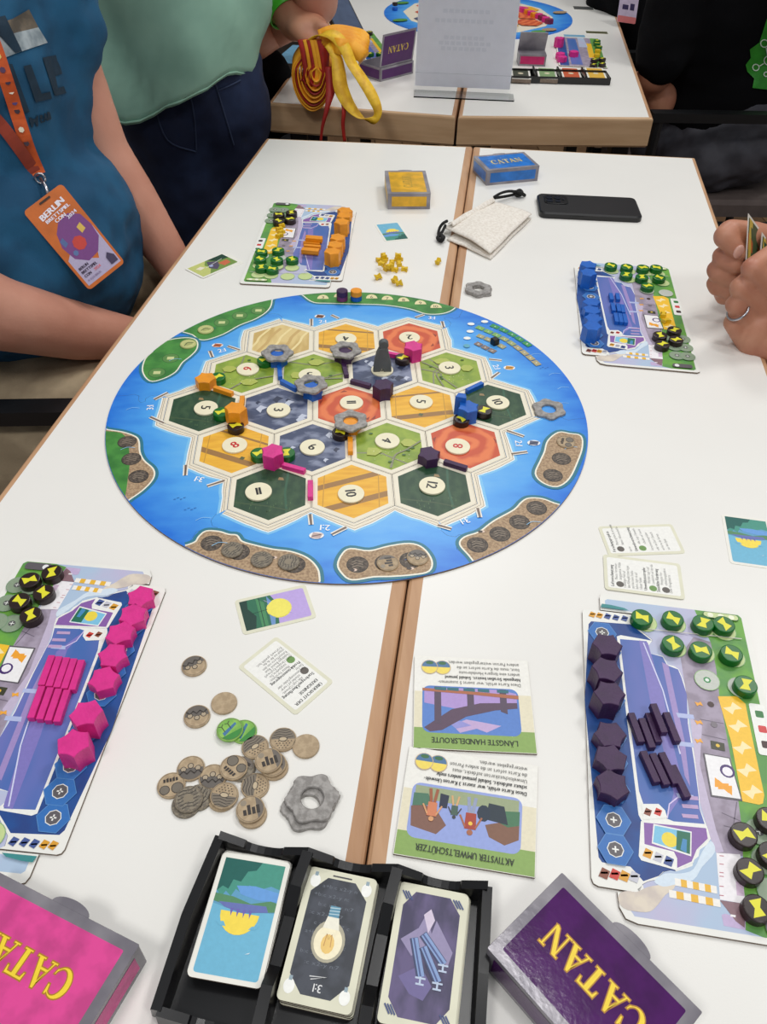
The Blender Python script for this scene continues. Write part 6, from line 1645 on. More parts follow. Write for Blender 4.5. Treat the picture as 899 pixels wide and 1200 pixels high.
def blob(nm, parent, k, voxel, smooth=6, disp=0, dscale=.1, dstretch=None):
    o = k.build(nm, parent)
    o.location = -Vector(parent.location) if parent else (0, 0, 0)
    md = o.modifiers.new('remesh', 'REMESH'); md.mode = 'VOXEL'; md.voxel_size = voxel; md.use_smooth_shade = True
    ms = o.modifiers.new('smooth', 'SMOOTH'); ms.iterations = smooth; ms.factor = .6
    if disp:
        tx = bpy.data.textures.new(nm + '_folds', 'CLOUDS'); tx.noise_scale = dscale; tx.noise_depth = 2
        dm = o.modifiers.new('folds', 'DISPLACE'); dm.texture = tx; dm.strength = disp; dm.mid_level = .5; dm.texture_coords = 'LOCAL'
    return o
def head(k, hk, c, face, s=1.0):
    """head with nose, ears; hair cap in hk.  face: unit vector the face looks along"""
    c = Vector(c); f_ = Vector(face).normalized(); sd = Vector((-f_.y, f_.x, 0)); rz = math.atan2(f_.y, f_.x)
    ellipsoid(k, c, (.098 * s, .076 * s, .118 * s), SKIN, rz); ellipsoid(k, c + f_ * .02 - Vector((0, 0, .06)), (.07, .058, .06), SKIN, rz)
    limb(k, [(c + f_ * .094 + Vector((0, 0, .015)), .010), (c + f_ * .108 - Vector((0, 0, .022)), .014)], SKIN)
    for s_ in (-1, 1): ellipsoid(k, c + sd * .078 * s_ - Vector((0, 0, .005)), (.018, .010, .030), SKIN, rz)
    ellipsoid(hk, c - f_ * .014 + Vector((0, 0, .024)), (.100, .084, .108), hk_m, rz)
def eyes_mouth(t, c, face):
    f_ = Vector(face).normalized(); sd = Vector((-f_.y, f_.x, 0)); o0 = Vector(t.location); c = Vector(c)
    EW = mat('eye_white', (235, 232, 226), rough=.2); EB = mat('eye_dark', (40, 30, 24), rough=.2); LP_ = mat('lips', (176, 96, 88), rough=.4)
    for s_ in (-1, 1):
        q = MB(); p = c + f_ * .081 + sd * .030 * s_ + Vector((0, 0, .010)) - o0; ellipsoid(q, p, (.010, .011, .0065), EW, math.atan2(f_.y, f_.x), 12, 8); ellipsoid(q, p + f_ * .0055, (.0055, .0055, .0055), EB, 0, 10, 6); q.build('eye', t, smooth=True)
    q = MB(); ellipsoid(q, c + f_ * .088 - Vector((0, 0, .055)) - o0, (.008, .024, .007), LP_, math.atan2(f_.y, f_.x), 12, 8); q.build('mouth', t, smooth=True)
HAIRB = mat('brown_hair', (70, 48, 34), rough=.7, var=.15, scale=200); hk_m = HAIRB
TEAL = mat('petrol_blue_jersey', (16, 82, 118), rough=.85, c2=(12, 70, 104), scale=20, bump=.12, bscale=700)
KHAKI = mat('khaki_canvas', (170, 152, 124), rough=.9, c2=(138, 122, 98), scale=16, bump=.2, bscale=500)
MINT = mat('mint_shirt_cotton', (150, 192, 172), rough=.8, c2=(134, 176, 158), scale=9, bump=.1, bscale=600)
DENIM = mat('dark_blue_denim', (18, 30, 60), rough=.85, c2=(34, 52, 88), scale=12, fac=(.45, .75), bump=.2, bscale=900)
BLKF = mat('black_cotton', (7, 7, 10), rough=.95, var=.1, scale=12, spec=.15)
GRYF = mat('dark_grey_trouser_cloth', (76, 76, 84), rough=.7, c2=(56, 56, 64), scale=14)
A_ = aty
# --- seated player in petrol t-shirt
t = thing('person', 'seated person in petrol blue t-shirt and khaki shorts with orange event lanyard', 'person', (-.50, .36, 0)); P1 = t
k = MB(); hk = MB()
limb(k, [((-.49, .40, TOP + .30), .075), ((-.48, .39, TOP + .44), .058), ((-.455, .36, TOP + .51), .055)], SKIN)
head(k, hk, (-.44, .345, TOP + .585), (.85, -.35, -.25))
ellipsoid(k, (-.50, .40, TOP + .16), (.12, .12, .24), SKIN)
limb(k, [(A_(14, -90, .46), .038), (A_(74, 60, .455), .041), (A_(122, 185, .44), .037)], SKIN)
limb(k, [(A_(122, 185, .44), .039), (A_(154, 235, .43), .038), (A_(208, 315, .42), .027), (A_(226, 350, .42), .026)], SKIN)
limb(k, [((-.62, .13, TOP + .30), .052), (A_(-150, 300, .10), .045)], SKIN)
limb(k, [(A_(-150, 300, .10), .046), (A_(0, 368, .16), .044), (A_(90, 388, .22), .038), (A_(165, 398, .28), .028), (A_(190, 402, .31), .030)], SKIN)
for hx, hy, hz in ((-.225, .47, TOP - .10), (-.235, .36, TOP - .09)):
    ellipsoid(k, (hx, hy, hz), (.045, .035, .018), SKIN)
    for j in range(4): limb(k, [((hx + .03, hy - .028 + j * .018, hz), .0095), ((hx + .075 - abs(j - 1.5) * .006, hy - .03 + j * .019, hz - .004), .009), ((hx + .095 - abs(j - 1.5) * .008, hy - .03 + j * .019, hz - .022), .008)], SKIN, 10)
    limb(k, [((hx - .01, hy - .03, hz), .012), ((hx + .03, hy - .055, hz - .006), .010)], SKIN, 10)
blob('body', t, k, .006, 4)
hb_ = blob('hair', t, hk, .008, 3)
eyes_mouth(t, (-.44, .345, TOP + .585), (.85, -.35, -.25))
k = MB()
ellipsoid(k, (-.480, .385, TOP + .20), (.155, .175, .26), TEAL, -.5); ellipsoid(k, (-.445, .37, TOP + .03), (.165, .185, .17), TEAL, -.3); ellipsoid(k, (-.52, .40, TOP - .10), (.13, .14, .09), TEAL, -.3)
limb(k, [((-.50, .40, TOP + .36), .10), (A_(14, -60, .455), .080), (A_(58, 30, .445), .070)], TEAL)
limb(k, [((-.54, .34, TOP + .34), .09), ((-.62, .16, TOP + .31), .075), ((-.64, .08, TOP + .22), .072)], TEAL)
shirt1 = blob('shirt', t, k, .007, 5, .034, .09)
k = MB()
limb(k, [((-.56, .42, TOP - .22), .115), ((-.30, .47, TOP - .20), .095), ((-.12, .45, TOP - .20), .075)], KHAKI)
limb(k, [((-.60, .22, TOP - .20), .125), ((-.36, .20, TOP - .18), .110), ((-.12, .22, TOP - .20), .078)], KHAKI)
ellipsoid(k, (-.56, .34, TOP - .20), (.15, .19, .12), KHAKI)
ellipsoid(k, A_(155, 325, .46), (.075, .06, .05), KHAKI, .6)
blob('shorts', t, k, .008, 5, .026, .07)
k = MB()
for yy in (.45, .22): limb(k, [((-.12, yy, TOP - .22), .06), ((-.08, yy, .42), .052), ((-.12, yy, .10), .04)], SKIN); limb(k, [((-.14, yy, .05), .042), ((-.0, yy, .045), .036)], SKIN)
blob('lower_legs', t, k, .010, 3)
for yy in (.45, .22):
    k = MB(); k.prism([(-.19, yy - .045), (.04, yy - .045), (.085, yy - .02), (.085, yy + .02), (.04, yy + .045), (-.19, yy + .045)], .007, .075, mat('dark_shoe', (40, 36, 36), rough=.7), bev=.012); o = k.build('shoe', t); o.location = -Vector(t.location)
# surface lookup for prints on the shirt
from mathutils.bvhtree import BVHTree
def bvh_of(o):
    bpy.context.view_layer.update(); dg = bpy.context.evaluated_depsgraph_get(); e = o.evaluated_get(dg); me = e.to_mesh()
    M_ = o.matrix_world.copy(); vs = [M_ @ v.co for v in me.vertices]; b_ = BVHTree.FromPolygons(vs, [list(p.vertices) for p in me.polygons]); e.to_mesh_clear(); return b_
BV = bvh_of(shirt1)
CW = CAMP + Vector((0, 0, TOP + .002))
def hit(px, py, off=.0015, bv=None):
    d = ray(px, py).normalized(); p, n_, i_, dist = (bv or BV).ray_cast(CW, d)
    return (p - d * off) if p else None
def decal(nm, parent, polys, m_, off=.002, bv=None, sub=3):
    q = MB()
    for P in polys:
        bm = bmesh.new(); vs = [bm.verts.new((x, y, 0)) for x, y in P]; bm.faces.new(vs); bmesh.ops.triangulate(bm, faces=bm.faces[:])
        for _ in range(sub): bmesh.ops.subdivide_edges(bm, edges=bm.edges[:], cuts=1, use_grid_fill=True)
        bm.verts.index_update(); V = []; ok = True
        for v in bm.verts:
            h_ = hit(v.co.x, v.co.y, off, bv)
            if h_ is None: ok = False; V.append(None)
            else: V.append(h_)
        good = [i for i, v in enumerate(V) if v is not None]; mp = {i: j for j, i in enumerate(good)}
        F = [[mp[v.index] for v in f_.verts] for f_ in bm.faces if all(v.index in mp for v in f_.verts)]
        q.add([V[i] - Vector(parent.location) for i in good], F, m_); bm.free()
    return q.build(nm, parent)
def bx4(x, y, X=0, Y=60, s=4.0): return (X + x / s, Y + y / s)
def ply(L_): return [bx4(*p) for p in L_]
SHP = mat('shirt_print_dark', (16, 44, 62), rough=.8)
decal('chest_lettering', t, [
    ply([(60, 60), (90, 62), (150, 280), (118, 300), (100, 225), (60, 240), (50, 300), (14, 300)][:0] or [(20, 60), (58, 60), (140, 285), (100, 292), (80, 235), (40, 245), (30, 180), (62, 176), (40, 110), (20, 160)]),
    ply([(110, 70), (145, 62), (196, 200), (236, 190), (244, 222), (168, 240)]),
    ply([(200, 30), (262, 18), (270, 46), (240, 54), (250, 88), (285, 78), (292, 106), (260, 116), (272, 172), (300, 164), (312, 196), (258, 210)]),
    ply([(135, 312), (142, 310), (152, 342), (158, 318), (164, 318), (172, 340), (174, 302), (180, 302), (180, 352), (172, 352), (162, 330), (155, 356), (148, 356)]),
    ply([(186, 300), (200, 298), (201, 303), (192, 306), (193, 315), (202, 313), (203, 318), (194, 320), (196, 330), (206, 327), (207, 333), (191, 338)]),
    ply([(208, 292), (215, 290), (228, 325), (222, 328), (218, 317), (212, 318), (212, 331), (206, 332)]),
    ply([(220, 286), (232, 284), (236, 292), (234, 300), (242, 318), (236, 320), (229, 303), (232, 322), (227, 323)])], SHP)
decal('chest_panel', t, [[(-10, 30), (15, 22), (34, 11), (45, 32), (20, 38), (-10, 46)]], mat('shirt_print_tan', (112, 100, 84), rough=.8, c2=(84, 76, 66), scale=60), .0018)
decal('chest_panel', t, [[(-10, 46), (20, 38), (45, 32), (56, 50), (20, 62), (-10, 74)]], mat('shirt_print_pale', (166, 176, 180), rough=.8, c2=(130, 142, 148), scale=60), .0018)
decal('panel_letter', t, [[(-2, 20), (6, 18), (26, 60), (18, 62), (4, 36), (-2, 40)]], SHP, .0026)
# --- lanyard and badge
ORB = mat('orange_lanyard_ribbon', (214, 92, 28), rough=.55, c2=(190, 76, 24), scale=50)
t = thing('event_lanyard', 'orange printed lanyard ribbon around the neck of the petrol blue t-shirt', 'lanyard', hit(56, 215, .012)); LOC = Vector(t.location)
def strap(P, w, m_, off):
    pts = []
    for x, y in smoothpoly(P, 6, False):
        h_ = hit(max(x, -60), y, off); pts.append(h_ if h_ else aty(x, y, .26))
    V = []; F = []
    for i, p in enumerate(pts):
        tg = (pts[min(i + 1, len(pts) - 1)] - pts[max(i - 1, 0)]).normalized(); vd = (p - CW).normalized(); wd = tg.cross(vd).normalized() * w / 2; nn = vd * .0006
        V += [p - wd - nn - LOC, p + wd - nn - LOC, p + wd + nn - LOC, p - wd + nn - LOC]
    for i in range(len(pts) - 1):
        for k_ in range(4): F.append([4 * i + k_, 4 * i + (k_ + 1) % 4, 4 * i + 4 + (k_ + 1) % 4, 4 * i + 4 + k_])
    F.append([3, 2, 1, 0]); F.append([4 * (len(pts) - 1) + k_ for k_ in range(4)]); q = MB(); q.add(V, F, m_); return q
strap([(-40, -10), (-12, 40), (8, 96), (22, 140), (34, 176), (46, 204)], .015, ORB, .007).build('ribbon', t)
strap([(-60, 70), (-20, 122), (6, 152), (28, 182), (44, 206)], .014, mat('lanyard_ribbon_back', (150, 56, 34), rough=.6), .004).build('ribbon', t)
q = MB(); 
for (x, y), c_ in [((3, 82), (90, 60, 90)), ((9, 96), (60, 40, 60)), ((13, 107), (230, 220, 200)), ((17, 120), (80, 60, 110)), ((20, 130), (60, 40, 50)), ((25, 152), (226, 216, 190)), ((31, 168), (60, 40, 50)), ((-2, 66), (230, 210, 120))]:
    h_ = hit(x, y, .0085)
    if h_:
        vd = (h_ - CW).normalized(); r_ = vd.orthogonal().normalized(); s_ = vd.cross(r_); q.add([h_ + (r_ * math.cos(a) + s_ * math.sin(a)) * .0032 - LOC for a in [i * math.pi / 3 for i in range(6)]], [list(range(6))], ink(c_))
q.build('ribbon_print', t)
q = MB(); c0 = hit(47, 209, .010); c1 = hit(57, 230, .014); q.tube([c0 - LOC, (c0 + c1) / 2 - LOC + Vector((.002, 0, 0)), c1 - LOC], .0022, STEEL, 8); q.tube([c0 - LOC + Vector((.006 * math.cos(a), 0, .006 * math.sin(a))) for a in [i * math.pi / 6 for i in range(13)]], .0013, STEEL, 6); q.build('metal_clip', t, smooth=True)
# badge: a flat card lying against the belly
cpx = [(37, 242), (83, 209), (136, 313), (95, 347)]
hs_ = [hit(x, y, 0) for x, y in ((60, 232), (68, 268), (100, 300), (85, 250), (112, 326), (60, 280))]; hs_ = [h for h in hs_ if h]
vdir = ray(86, 278).normalized()
pn = Vector((.42, -.80, .42)).normalized()
d0 = max(h.dot(pn) for h in hs_) + .004
def onb(px, py, e=0): d = ray(px, py); s_ = (d0 + e - CW.dot(pn)) / d.dot(pn); return CW + d * s_
TLb, TRb, BRb, BLb = [onb(*p) for p in cpx]
ub = ((TRb - TLb) + (BRb - BLb)).normalized(); vb = ((TLb - BLb) + (TRb - BRb)); vb = (vb - ub * vb.dot(ub)).normalized(); bw = ((TRb - TLb).length + (BRb - BLb).length) / 2; bh = ((TLb - BLb).length + (TRb - BRb).length) / 2; cb = (TLb + TRb + BRb + BLb) / 4; nb = ub.cross(vb)
print('badge', round(bw, 3), round(bh, 3), nb)
t = thing('name_badge', 'orange event badge with white lettering hanging on the petrol blue t-shirt', 'badge', cb)
t.rotation_euler = Matrix((ub, vb, nb)).transposed().to_euler()
q = MB(); q.prism(rrect(-bw / 2, -bh / 2, bw / 2, bh / 2, .005), -.0008, .0008, mat('orange_badge_card', (206, 108, 40), rough=.4)); q.build('badge_card', t)
n = Ink(.0008, eps=.00006); FB = lambda P: [((a - .5) * bw, (.5 - b_) * bh) for a, b_ in P]
n.poly(FB([(.06, .64), (.22, .58), (.40, .72), (.62, .80), (.95, .50), (.95, .96), (.06, .96)]), (186, 176, 206))
n.poly(FB([(.24, .36), (.42, .28), (.70, .26), (.90, .34), (.95, .48), (.92, .62), (.70, .74), (.42, .76), (.20, .66), (.14, .50)]), (126, 70, 136))
n.poly(FB([(.66, .42), (.78, .40), (.80, .48), (.68, .50)]), (226, 190, 90)); n.poly(FB([(.18, .44), (.28, .42), (.30, .50), (.2, .52)]), (90, 110, 160)); n.poly(circ(*FB([(.5, .56)])[0], bw * .15, 8), (206, 70, 60)); n.poly(circ(*FB([(.30, .62)])[0], bw * .06, 6), (96, 120, 170))
n.text('BERLIN', *FB([(.50, .14)])[0], bh * .085, (244, 240, 250), .10, 'C', width=bw * .62, bold=.05); n.text('BRETTSPIEL', *FB([(.54, .205)])[0], bh * .05, (240, 236, 250), .05, 'C', width=bw * .62, bold=.05); n.text('CON', *FB([(.52, .255)])[0], bh * .055, (240, 236, 250), .02, 'C', width=bw * .26, bold=.05); n.text('2024', *FB([(.76, .29)])[0], bh * .05, (236, 230, 250), .1, 'C', width=bw * .24, bold=.05)
n.text('BERLIN', *FB([(.12, .785)])[0], bh * .042, (50, 30, 60), 0, 'L', width=None, bold=.04, hs=.95); n.text('BRETTSPIEL', *FB([(.12, .83)])[0], bh * .042, (50, 30, 60), 0, 'L', bold=.04, hs=.95); n.text('CON', *FB([(.12, .875)])[0], bh * .042, (50, 30, 60), 0, 'L', bold=.04, hs=.95); n.text('2024', *FB([(.38, .875)])[0], bh * .042, (226, 120, 130), 0, 'L', bold=.04, hs=.95); n.text('19.-21.JULI BERLIN', *FB([(.12, .925)])[0], bh * .030, (120, 100, 140), 0, 'L', hs=.8)
n.poly(FB([(.74, .84), (.82, .80), (.92, .86), (.92, .93), (.74, .93)]), (70, 60, 90)); n.poly(rrect(-.008, bh * .455, .008, bh * .475, .001, 2), (60, 40, 30))
n.build('badge_print', t)

# --- standing person in mint shirt and jeans
t = thing('person', 'standing person in mint green shirt and dark blue jeans behind the left table', 'person', (-.26, .95, 0))
k = MB(); ellipsoid(k, A_(226, 90, .98), (.135, .12, .13), DENIM)
limb(k, [(A_(196, 120, .96), .105), (A_(232, 250, .97), .082), ((-.285, .99, .42), .068), ((-.285, 1.0, .12), .058)], DENIM)
limb(k, [(A_(258, 120, .98), .100), (A_(262, 250, 1.02), .082), ((-.20, 1.10, .42), .066), ((-.20, 1.12, .12), .058)], DENIM)
blob('jeans', t, k, .009, 5, .018, .09)
k = MB()
for x_, y_ in ((-.285, .98), (-.20, 1.10)): k.prism([(x_ - .05, y_ - .09), (x_ + .05, y_ - .09), (x_ + .05, y_ + .17), (x_ - .05, y_ + .17)], .007, .10, mat('dark_shoe', (40, 36, 36)), bev=.015)
o = k.build('shoes', t); o.location = -Vector(t.location)
NU = 40; V = []; F = []; rows = 26
top = A_(190, -260, .95); bot = A_(205, 95, .96)
for j in range(rows + 1):
    f_ = j / rows; c_ = bot.lerp(top, f_)
    for i in range(NU):
        a = 2 * math.pi * i / NU
        ru = .158 + .02 * f_ - .10 * max(0, f_ - .86) * 5; rv = .132 - .06 * max(0, f_ - .86) * 5
        x = c_.x + ru * math.cos(a); y = c_.y + rv * math.sin(a)
        px_n = math.cos(a)
        hemz = TOP + .055 + .02 * (px_n > 99) + (.060 * max(0, px_n - .0) ** 1.0 if px_n > 0 else -.030 * (px_n * -1) * (1 + px_n) * 4 + .05 * max(0, -px_n - .7)) - .035 * max(0, (px_n - .75)) * 4
        z = hemz + (top.z - hemz) * f_
        nz = noise.noise(Vector((a * 1.3, z * 7, 3))) * .014 + noise.noise(Vector((a * 2.5 + z * 14, z * 6, 8))) * .020
        V.append((x + nz * math.cos(a), y + nz * math.sin(a), z))
for j in range(rows):
    for i in range(NU): F.append([j * NU + i, j * NU + (i + 1) % NU, (j + 1) * NU + (i + 1) % NU, (j + 1) * NU + i])
F.append([rows * NU + i for i in range(NU)])
q = MB(); q.add([Vector(v) - Vector(t.location) for v in V], F, MINT); o = q.build('shirt', t, smooth=True); sm = o.modifiers.new('thick', 'SOLIDIFY'); sm.thickness = .003
q = MB(); ring_ = [Vector(V[i]) * 1.0 - Vector(t.location) for i in range(NU)]; ring_.append(ring_[0]); q.tube([p + Vector((0, 0, .004)) for p in ring_], .0022, mat('mint_hem', (140, 182, 160), rough=.8), 6); q.build('shirt_hem', t, smooth=True)
k = MB(); hk = MB(); c2 = top + Vector((.02, 0, .0))
limb(k, [(top, .07), (top + Vector((0, 0, .14)), .056)], SKIN); head(k, hk, top + Vector((.01, .02, .24)), (.3, .9, -.2))
limb(k, [(top + Vector((.17, .04, -.05)), .06), (top + Vector((.22, .16, -.32)), .045), (top + Vector((.10, .32, -.42)), .034)], SKIN); limb(k, [(top + Vector((-.19, .0, -.05)), .06), (top + Vector((-.25, .08, -.34)), .045), (top + Vector((-.14, .24, -.48)), .034)], SKIN)
limb(k, [(top + Vector((-.16, 0, -.02)), .075), (top + Vector((.15, .02, -.02)), .075)], SKIN)
blob('body', t, k, .009, 3); blob('hair', t, hk, .009, 3); eyes_mouth(t, top + Vector((.01, .02, .24)), (.3, .9, -.2))
k = MB(); limb(k, [(top + Vector((-.14, 0, -.03)), .09), (top + Vector((-.21, .02, -.10)), .075), (top + Vector((-.24, .06, -.26)), .062)], MINT); limb(k, [(top + Vector((.13, .02, -.03)), .09), (top + Vector((.19, .06, -.10)), .072), (top + Vector((.215, .13, -.24)), .060)], MINT)
blob('sleeves', t, k, .010, 4)
# seams and pocket of the jeans
BVJ = bvh_of([c for c in t.children if c.name.startswith('jeans')][0])
def stitch(P, w=.0016):
    pts = [hit(x, y, .002, BVJ) for x, y in smoothpoly(P, 5, False)]; pts = [p - Vector(t.location) for p in pts if p]
    if len(pts) > 2: q.tube(pts, w, mat('denim_seam', (44, 56, 84), rough=.9), 5)
q = MB(); stitch([(180, 118), (205, 110), (222, 106)]); stitch([(222, 106), (228, 140), (230, 176)]); stitch([(180, 120), (196, 164), (230, 178)]); stitch([(256, 106), (270, 100), (282, 94)]); stitch([(250, 90), (262, 130), (274, 170)]); q.build('jeans_seams', t)

# --- person holding the lanyards, with a second hand on a phone
t = thing('person', 'person in dark clothes at the far table, green wristband on the hand over lanyards', 'person', (-.30, 1.40, 0))
k = MB()
limb(k, [((-.22, 1.30, TOP + .42), .055), (A_(303, -60, 1.16), .048), (A_(320, -10, 1.13), .040), (A_(338, 18, 1.09), .030), (A_(346, 28, 1.08), .032)], SKIN2)
ellipsoid(k, A_(360, 32, 1.06), (.042, .036, .026), SKIN2, .2)
for j, (x1, y1, x2, y2) in enumerate([(372, 28, 388, 37), (374, 34, 388, 44), (370, 40, 382, 49), (362, 44, 373, 52)]): limb(k, [(A_(x1 - 6, y1 - 3, 1.05), .012), (A_(x1 + 4, y1 + 2, 1.03), .0115), (A_(x2, y2, 1.03), .010)], SKIN2, 10)
limb(k, [(A_(350, 40, 1.04), .013), (A_(362, 50, 1.015), .011)], SKIN2, 10)
limb(k, [((-.30, 1.42, TOP + .36), .06), (A_(282, -40, 1.22), .055), (A_(296, 40, 1.20), .050)], SKIN2)
limb(k, [(A_(296, 40, 1.20), .050), (A_(320, 30, 1.24), .042), (A_(362, 14, 1.30), .030), (A_(378, 10, 1.32), .028)], SKIN2)
for j in range(4): limb(k, [(A_(376, 4 + j * 5, 1.31), .011), (A_(386, 5 + j * 5, 1.285), .010), (A_(392, 8 + j * 5, 1.30), .009)], SKIN2, 8)
limb(k, [(A_(378, 8, 1.30), .013), (A_(396, 18, 1.29), .010)], SKIN2, 8)
hk = MB(); cH = Vector((-.27, 1.42, TOP + .72)); limb(k, [((-.30, 1.45, TOP + .42), .07), ((-.28, 1.43, TOP + .60), .058)], SKIN2); head(k, hk, cH, (.7, -.4, -.4))
blob('body', t, k, .006, 3); blob('hair', t, hk, .009, 3); eyes_mouth(t, cH, (.7, -.4, -.4))
k = MB(); ellipsoid(k, (-.36, 1.44, TOP + .18), (.17, .18, .32), BLKF); ellipsoid(k, (-.34, 1.46, TOP - .16), (.17, .18, .16), GRYF)
limb(k, [((-.33, 1.40, TOP - .18), .11), (A_(285, 75, 1.25), .08), (A_(312, 88, 1.24), .058)], GRYF); limb(k, [((-.33, 1.55, TOP - .18), .11), ((-.10, 1.50, TOP - .16), .08)], GRYF)
limb(k, [((-.33, 1.40, TOP + .40), .09), ((-.24, 1.33, TOP + .40), .07)], BLKF)
blob('dark_clothing', t, k, .011, 5, .02, .09)
k = MB(); limb(k, [((-.10, 1.30, TOP - .20), .06), ((-.12, 1.32, .12), .05)], GRYF); limb(k, [((-.08, 1.48, TOP - .20), .06), ((-.10, 1.50, .12), .05)], GRYF); blob('lower_legs', t, k, .012, 3)
wc = A_(333, 12, 1.10); wd_ = (A_(338, 18, 1.09) - A_(320, -10, 1.13)).normalized(); q = MB(); up_ = wd_.orthogonal().normalized(); w2 = wd_.cross(up_)
V = []; F = []; NN = 28
for rr, dd_ in ((.0345, -.011), (.0360, -.010), (.0345, .010), (.0330, .011)):
    for i in range(NN): a = 2 * math.pi * i / NN; V.append(wc + wd_ * dd_ + (up_ * math.cos(a) + w2 * math.sin(a)) * (rr + .001) - Vector(t.location))
for l in range(4):
    for i in range(NN): F.append([l * NN + i, l * NN + (i + 1) % NN, ((l + 1) % 4) * NN + (i + 1) % NN, ((l + 1) % 4) * NN + i])
q.add(V, F, mat('green_wristband_plastic', (70, 190, 40), rough=.4)); tag(q.build('wristband', t, smooth=True), 'bright green paper wristband')
pc = A_(396, 9, 1.30); t = thing('phone', 'black phone held in the hand at the top of the picture', 'phone', pc); t.rotation_euler = (.5, .2, .5)
q = MB(); q.prism(rrect(-.038, -.075, .038, .075, .008), -.004, .004, BLACKP, bev=.001); q.build('case', t); q = MB(); q.prism(rrect(-.034, -.070, .034, .070, .005), .0040, .0043, mat('phone_screen', (70, 84, 110), rough=.1)); q.build('screen', t)

# --- person in black at the right, and a neighbour further back
t = thing('person', 'seated person in black t-shirt with green printed panel and dark grey trousers', 'person', (.93, 1.30, 0)); P4 = t
k = MB(); hk = MB()
limb(k, [(A_(800, -40, 1.36), .05), (A_(768, 88, 1.34), .040), (A_(756, 100, 1.38), .034), ((.66, 1.50, TOP - .10), .028)], SKIN2)
ellipsoid(k, A_(776, 118, 1.37), (.035, .03, .045), SKIN2)
limb(k, [((.98, 1.34, TOP + .36), .07), ((.96, 1.33, TOP + .48), .056)], SKIN2); head(k, hk, (.94, 1.33, TOP + .58), (-.9, .1, -.3))
blob('body', t, k, .008, 3); blob('hair', t, hk, .009, 3); eyes_mouth(t, (.94, 1.33, TOP + .58), (-.9, .1, -.3))
k = MB(); ellipsoid(k, A_(850, 10, 1.45), (.185, .17, .26), BLKF); ellipsoid(k, A_(850, 100, 1.44), (.17, .16, .16), BLKF); limb(k, [(A_(830, -80, 1.37), .09), (A_(796, 0, 1.36), .072), (A_(776, 66, 1.34), .064)], BLKF)
limb(k, [((1.02, 1.20, TOP + .32), .09), ((1.06, 1.12, TOP + .15), .07)], BLKF)
shirt4 = blob('shirt', t, k, .009, 5, .02, .10)
k = MB(); limb(k, [(A_(870, 150, 1.42), .115), (A_(815, 160, 1.42), .095), (A_(772, 168, 1.47), .075)], GRYF); limb(k, [(A_(885, 165, 1.34), .10), (A_(830, 185, 1.33), .085), (A_(800, 190, 1.36), .07)], GRYF); ellipsoid(k, A_(860, 130, 1.43), (.17, .16, .12), GRYF)
blob('trousers', t, k, .009, 5, .024, .06)
k = MB(); limb(k, [(A_(775, 170, 1.47), .06), ((.74, 1.42, .12), .045)], GRYF); limb(k, [(A_(805, 190, 1.36), .06), ((.76, 1.22, .12), .045)], GRYF); blob('lower_legs', t, k, .012, 3)
BV4 = bvh_of(shirt4)
decal('green_panel', t, [[(899, 22), (920, 10), (925, 110), (899, 105), (882, 103), (884, 92), (876, 84), (874, 76), (880, 68), (879, 58), (890, 50)]], mat('green_print', (44, 140, 36), rough=.5), .004, BV4)
def ringdecal(cx, cy, r, w): return [[(cx + rr * math.cos(a), cy + rr * math.sin(a)) for rr, a in ((r - w, a0), (r, a0), (r, a0 + .53), (r - w, a0 + .53))] for a0 in [i * math.pi / 6 for i in range(12)]]
decal('white_molecule_lines', t, ringdecal(886, 79, 4.3, 1.1) + ringdecal(896, 51, 5, 1.1) + ringdecal(901, 71, 6, 1.1) + ringdecal(898, 87, 3.2, 1.2) + [[(890, 77), (895, 74), (895.5, 75), (890.5, 78)], [(897.5, 56), (898.5, 56), (900, 65), (899, 65)]], mat('white_print', (226, 240, 226), rough=.5), .006, BV4, 1)
t = thing('person', 'person in black sitting further back at the top right, with a pale badge', 'person', (1.02, 1.95, 0))
k = MB(); ellipsoid(k, A_(790, -20, 1.95), (.25, .18, .30), BLKF); ellipsoid(k, A_(800, 60, 1.9), (.26, .2, .16), BLKF); limb(k, [(A_(730, -60, 1.9), .08), (A_(745, 40, 1.82), .06)], BLKF); limb(k, [(A_(800, 90, 1.9), .12), (A_(760, 100, 1.8), .09), (A_(752, 120, 1.7), .07)], BLKF); BVS = blob('black_clothing', t, k, .012, 4)
k = MB(); hk = MB(); ph = A_(790, -20, 1.95); head(k, hk, ph + Vector((-.02, -.02, .50)), (-.8, -.3, -.3)); limb(k, [(ph + Vector((0, 0, .2)), .07), (ph + Vector((0, 0, .42)), .056)], SKIN); blob('body', t, k, .010, 3); blob('hair', t, hk, .010, 3)
bc_ = A_(737, 4, 1.72); t = thing('name_badge', 'pale pink edged badge hanging at the top right', 'badge', bc_); t.rotation_euler = (1.2, .15, .2)
q = MB(); q.prism(rrect(-.028, -.045, .028, .045, .004), -.001, .001, mat('pale_badge', (206, 190, 214), rough=.5)); q.build('badge_card', t); n = Ink(.001, eps=.0001); n.poly(rrect(-.028, -.045, .028, -.030, .003), (214, 120, 120)); n.poly(rrect(-.018, -.015, .000, -.004, .001), (60, 50, 90)); n.poly(rrect(.005, -.015, .018, .0, .001), (60, 50, 90)); n.build('badge_print', t)

# --- the player on the right: hands, forearms, torso beyond the frame
t = thing('person', 'person at the right edge holding cards, silver ring on a finger', 'person', (.95, .15, 0))
k = MB()
def pc_(x, y, d): return A_(x, y, d)
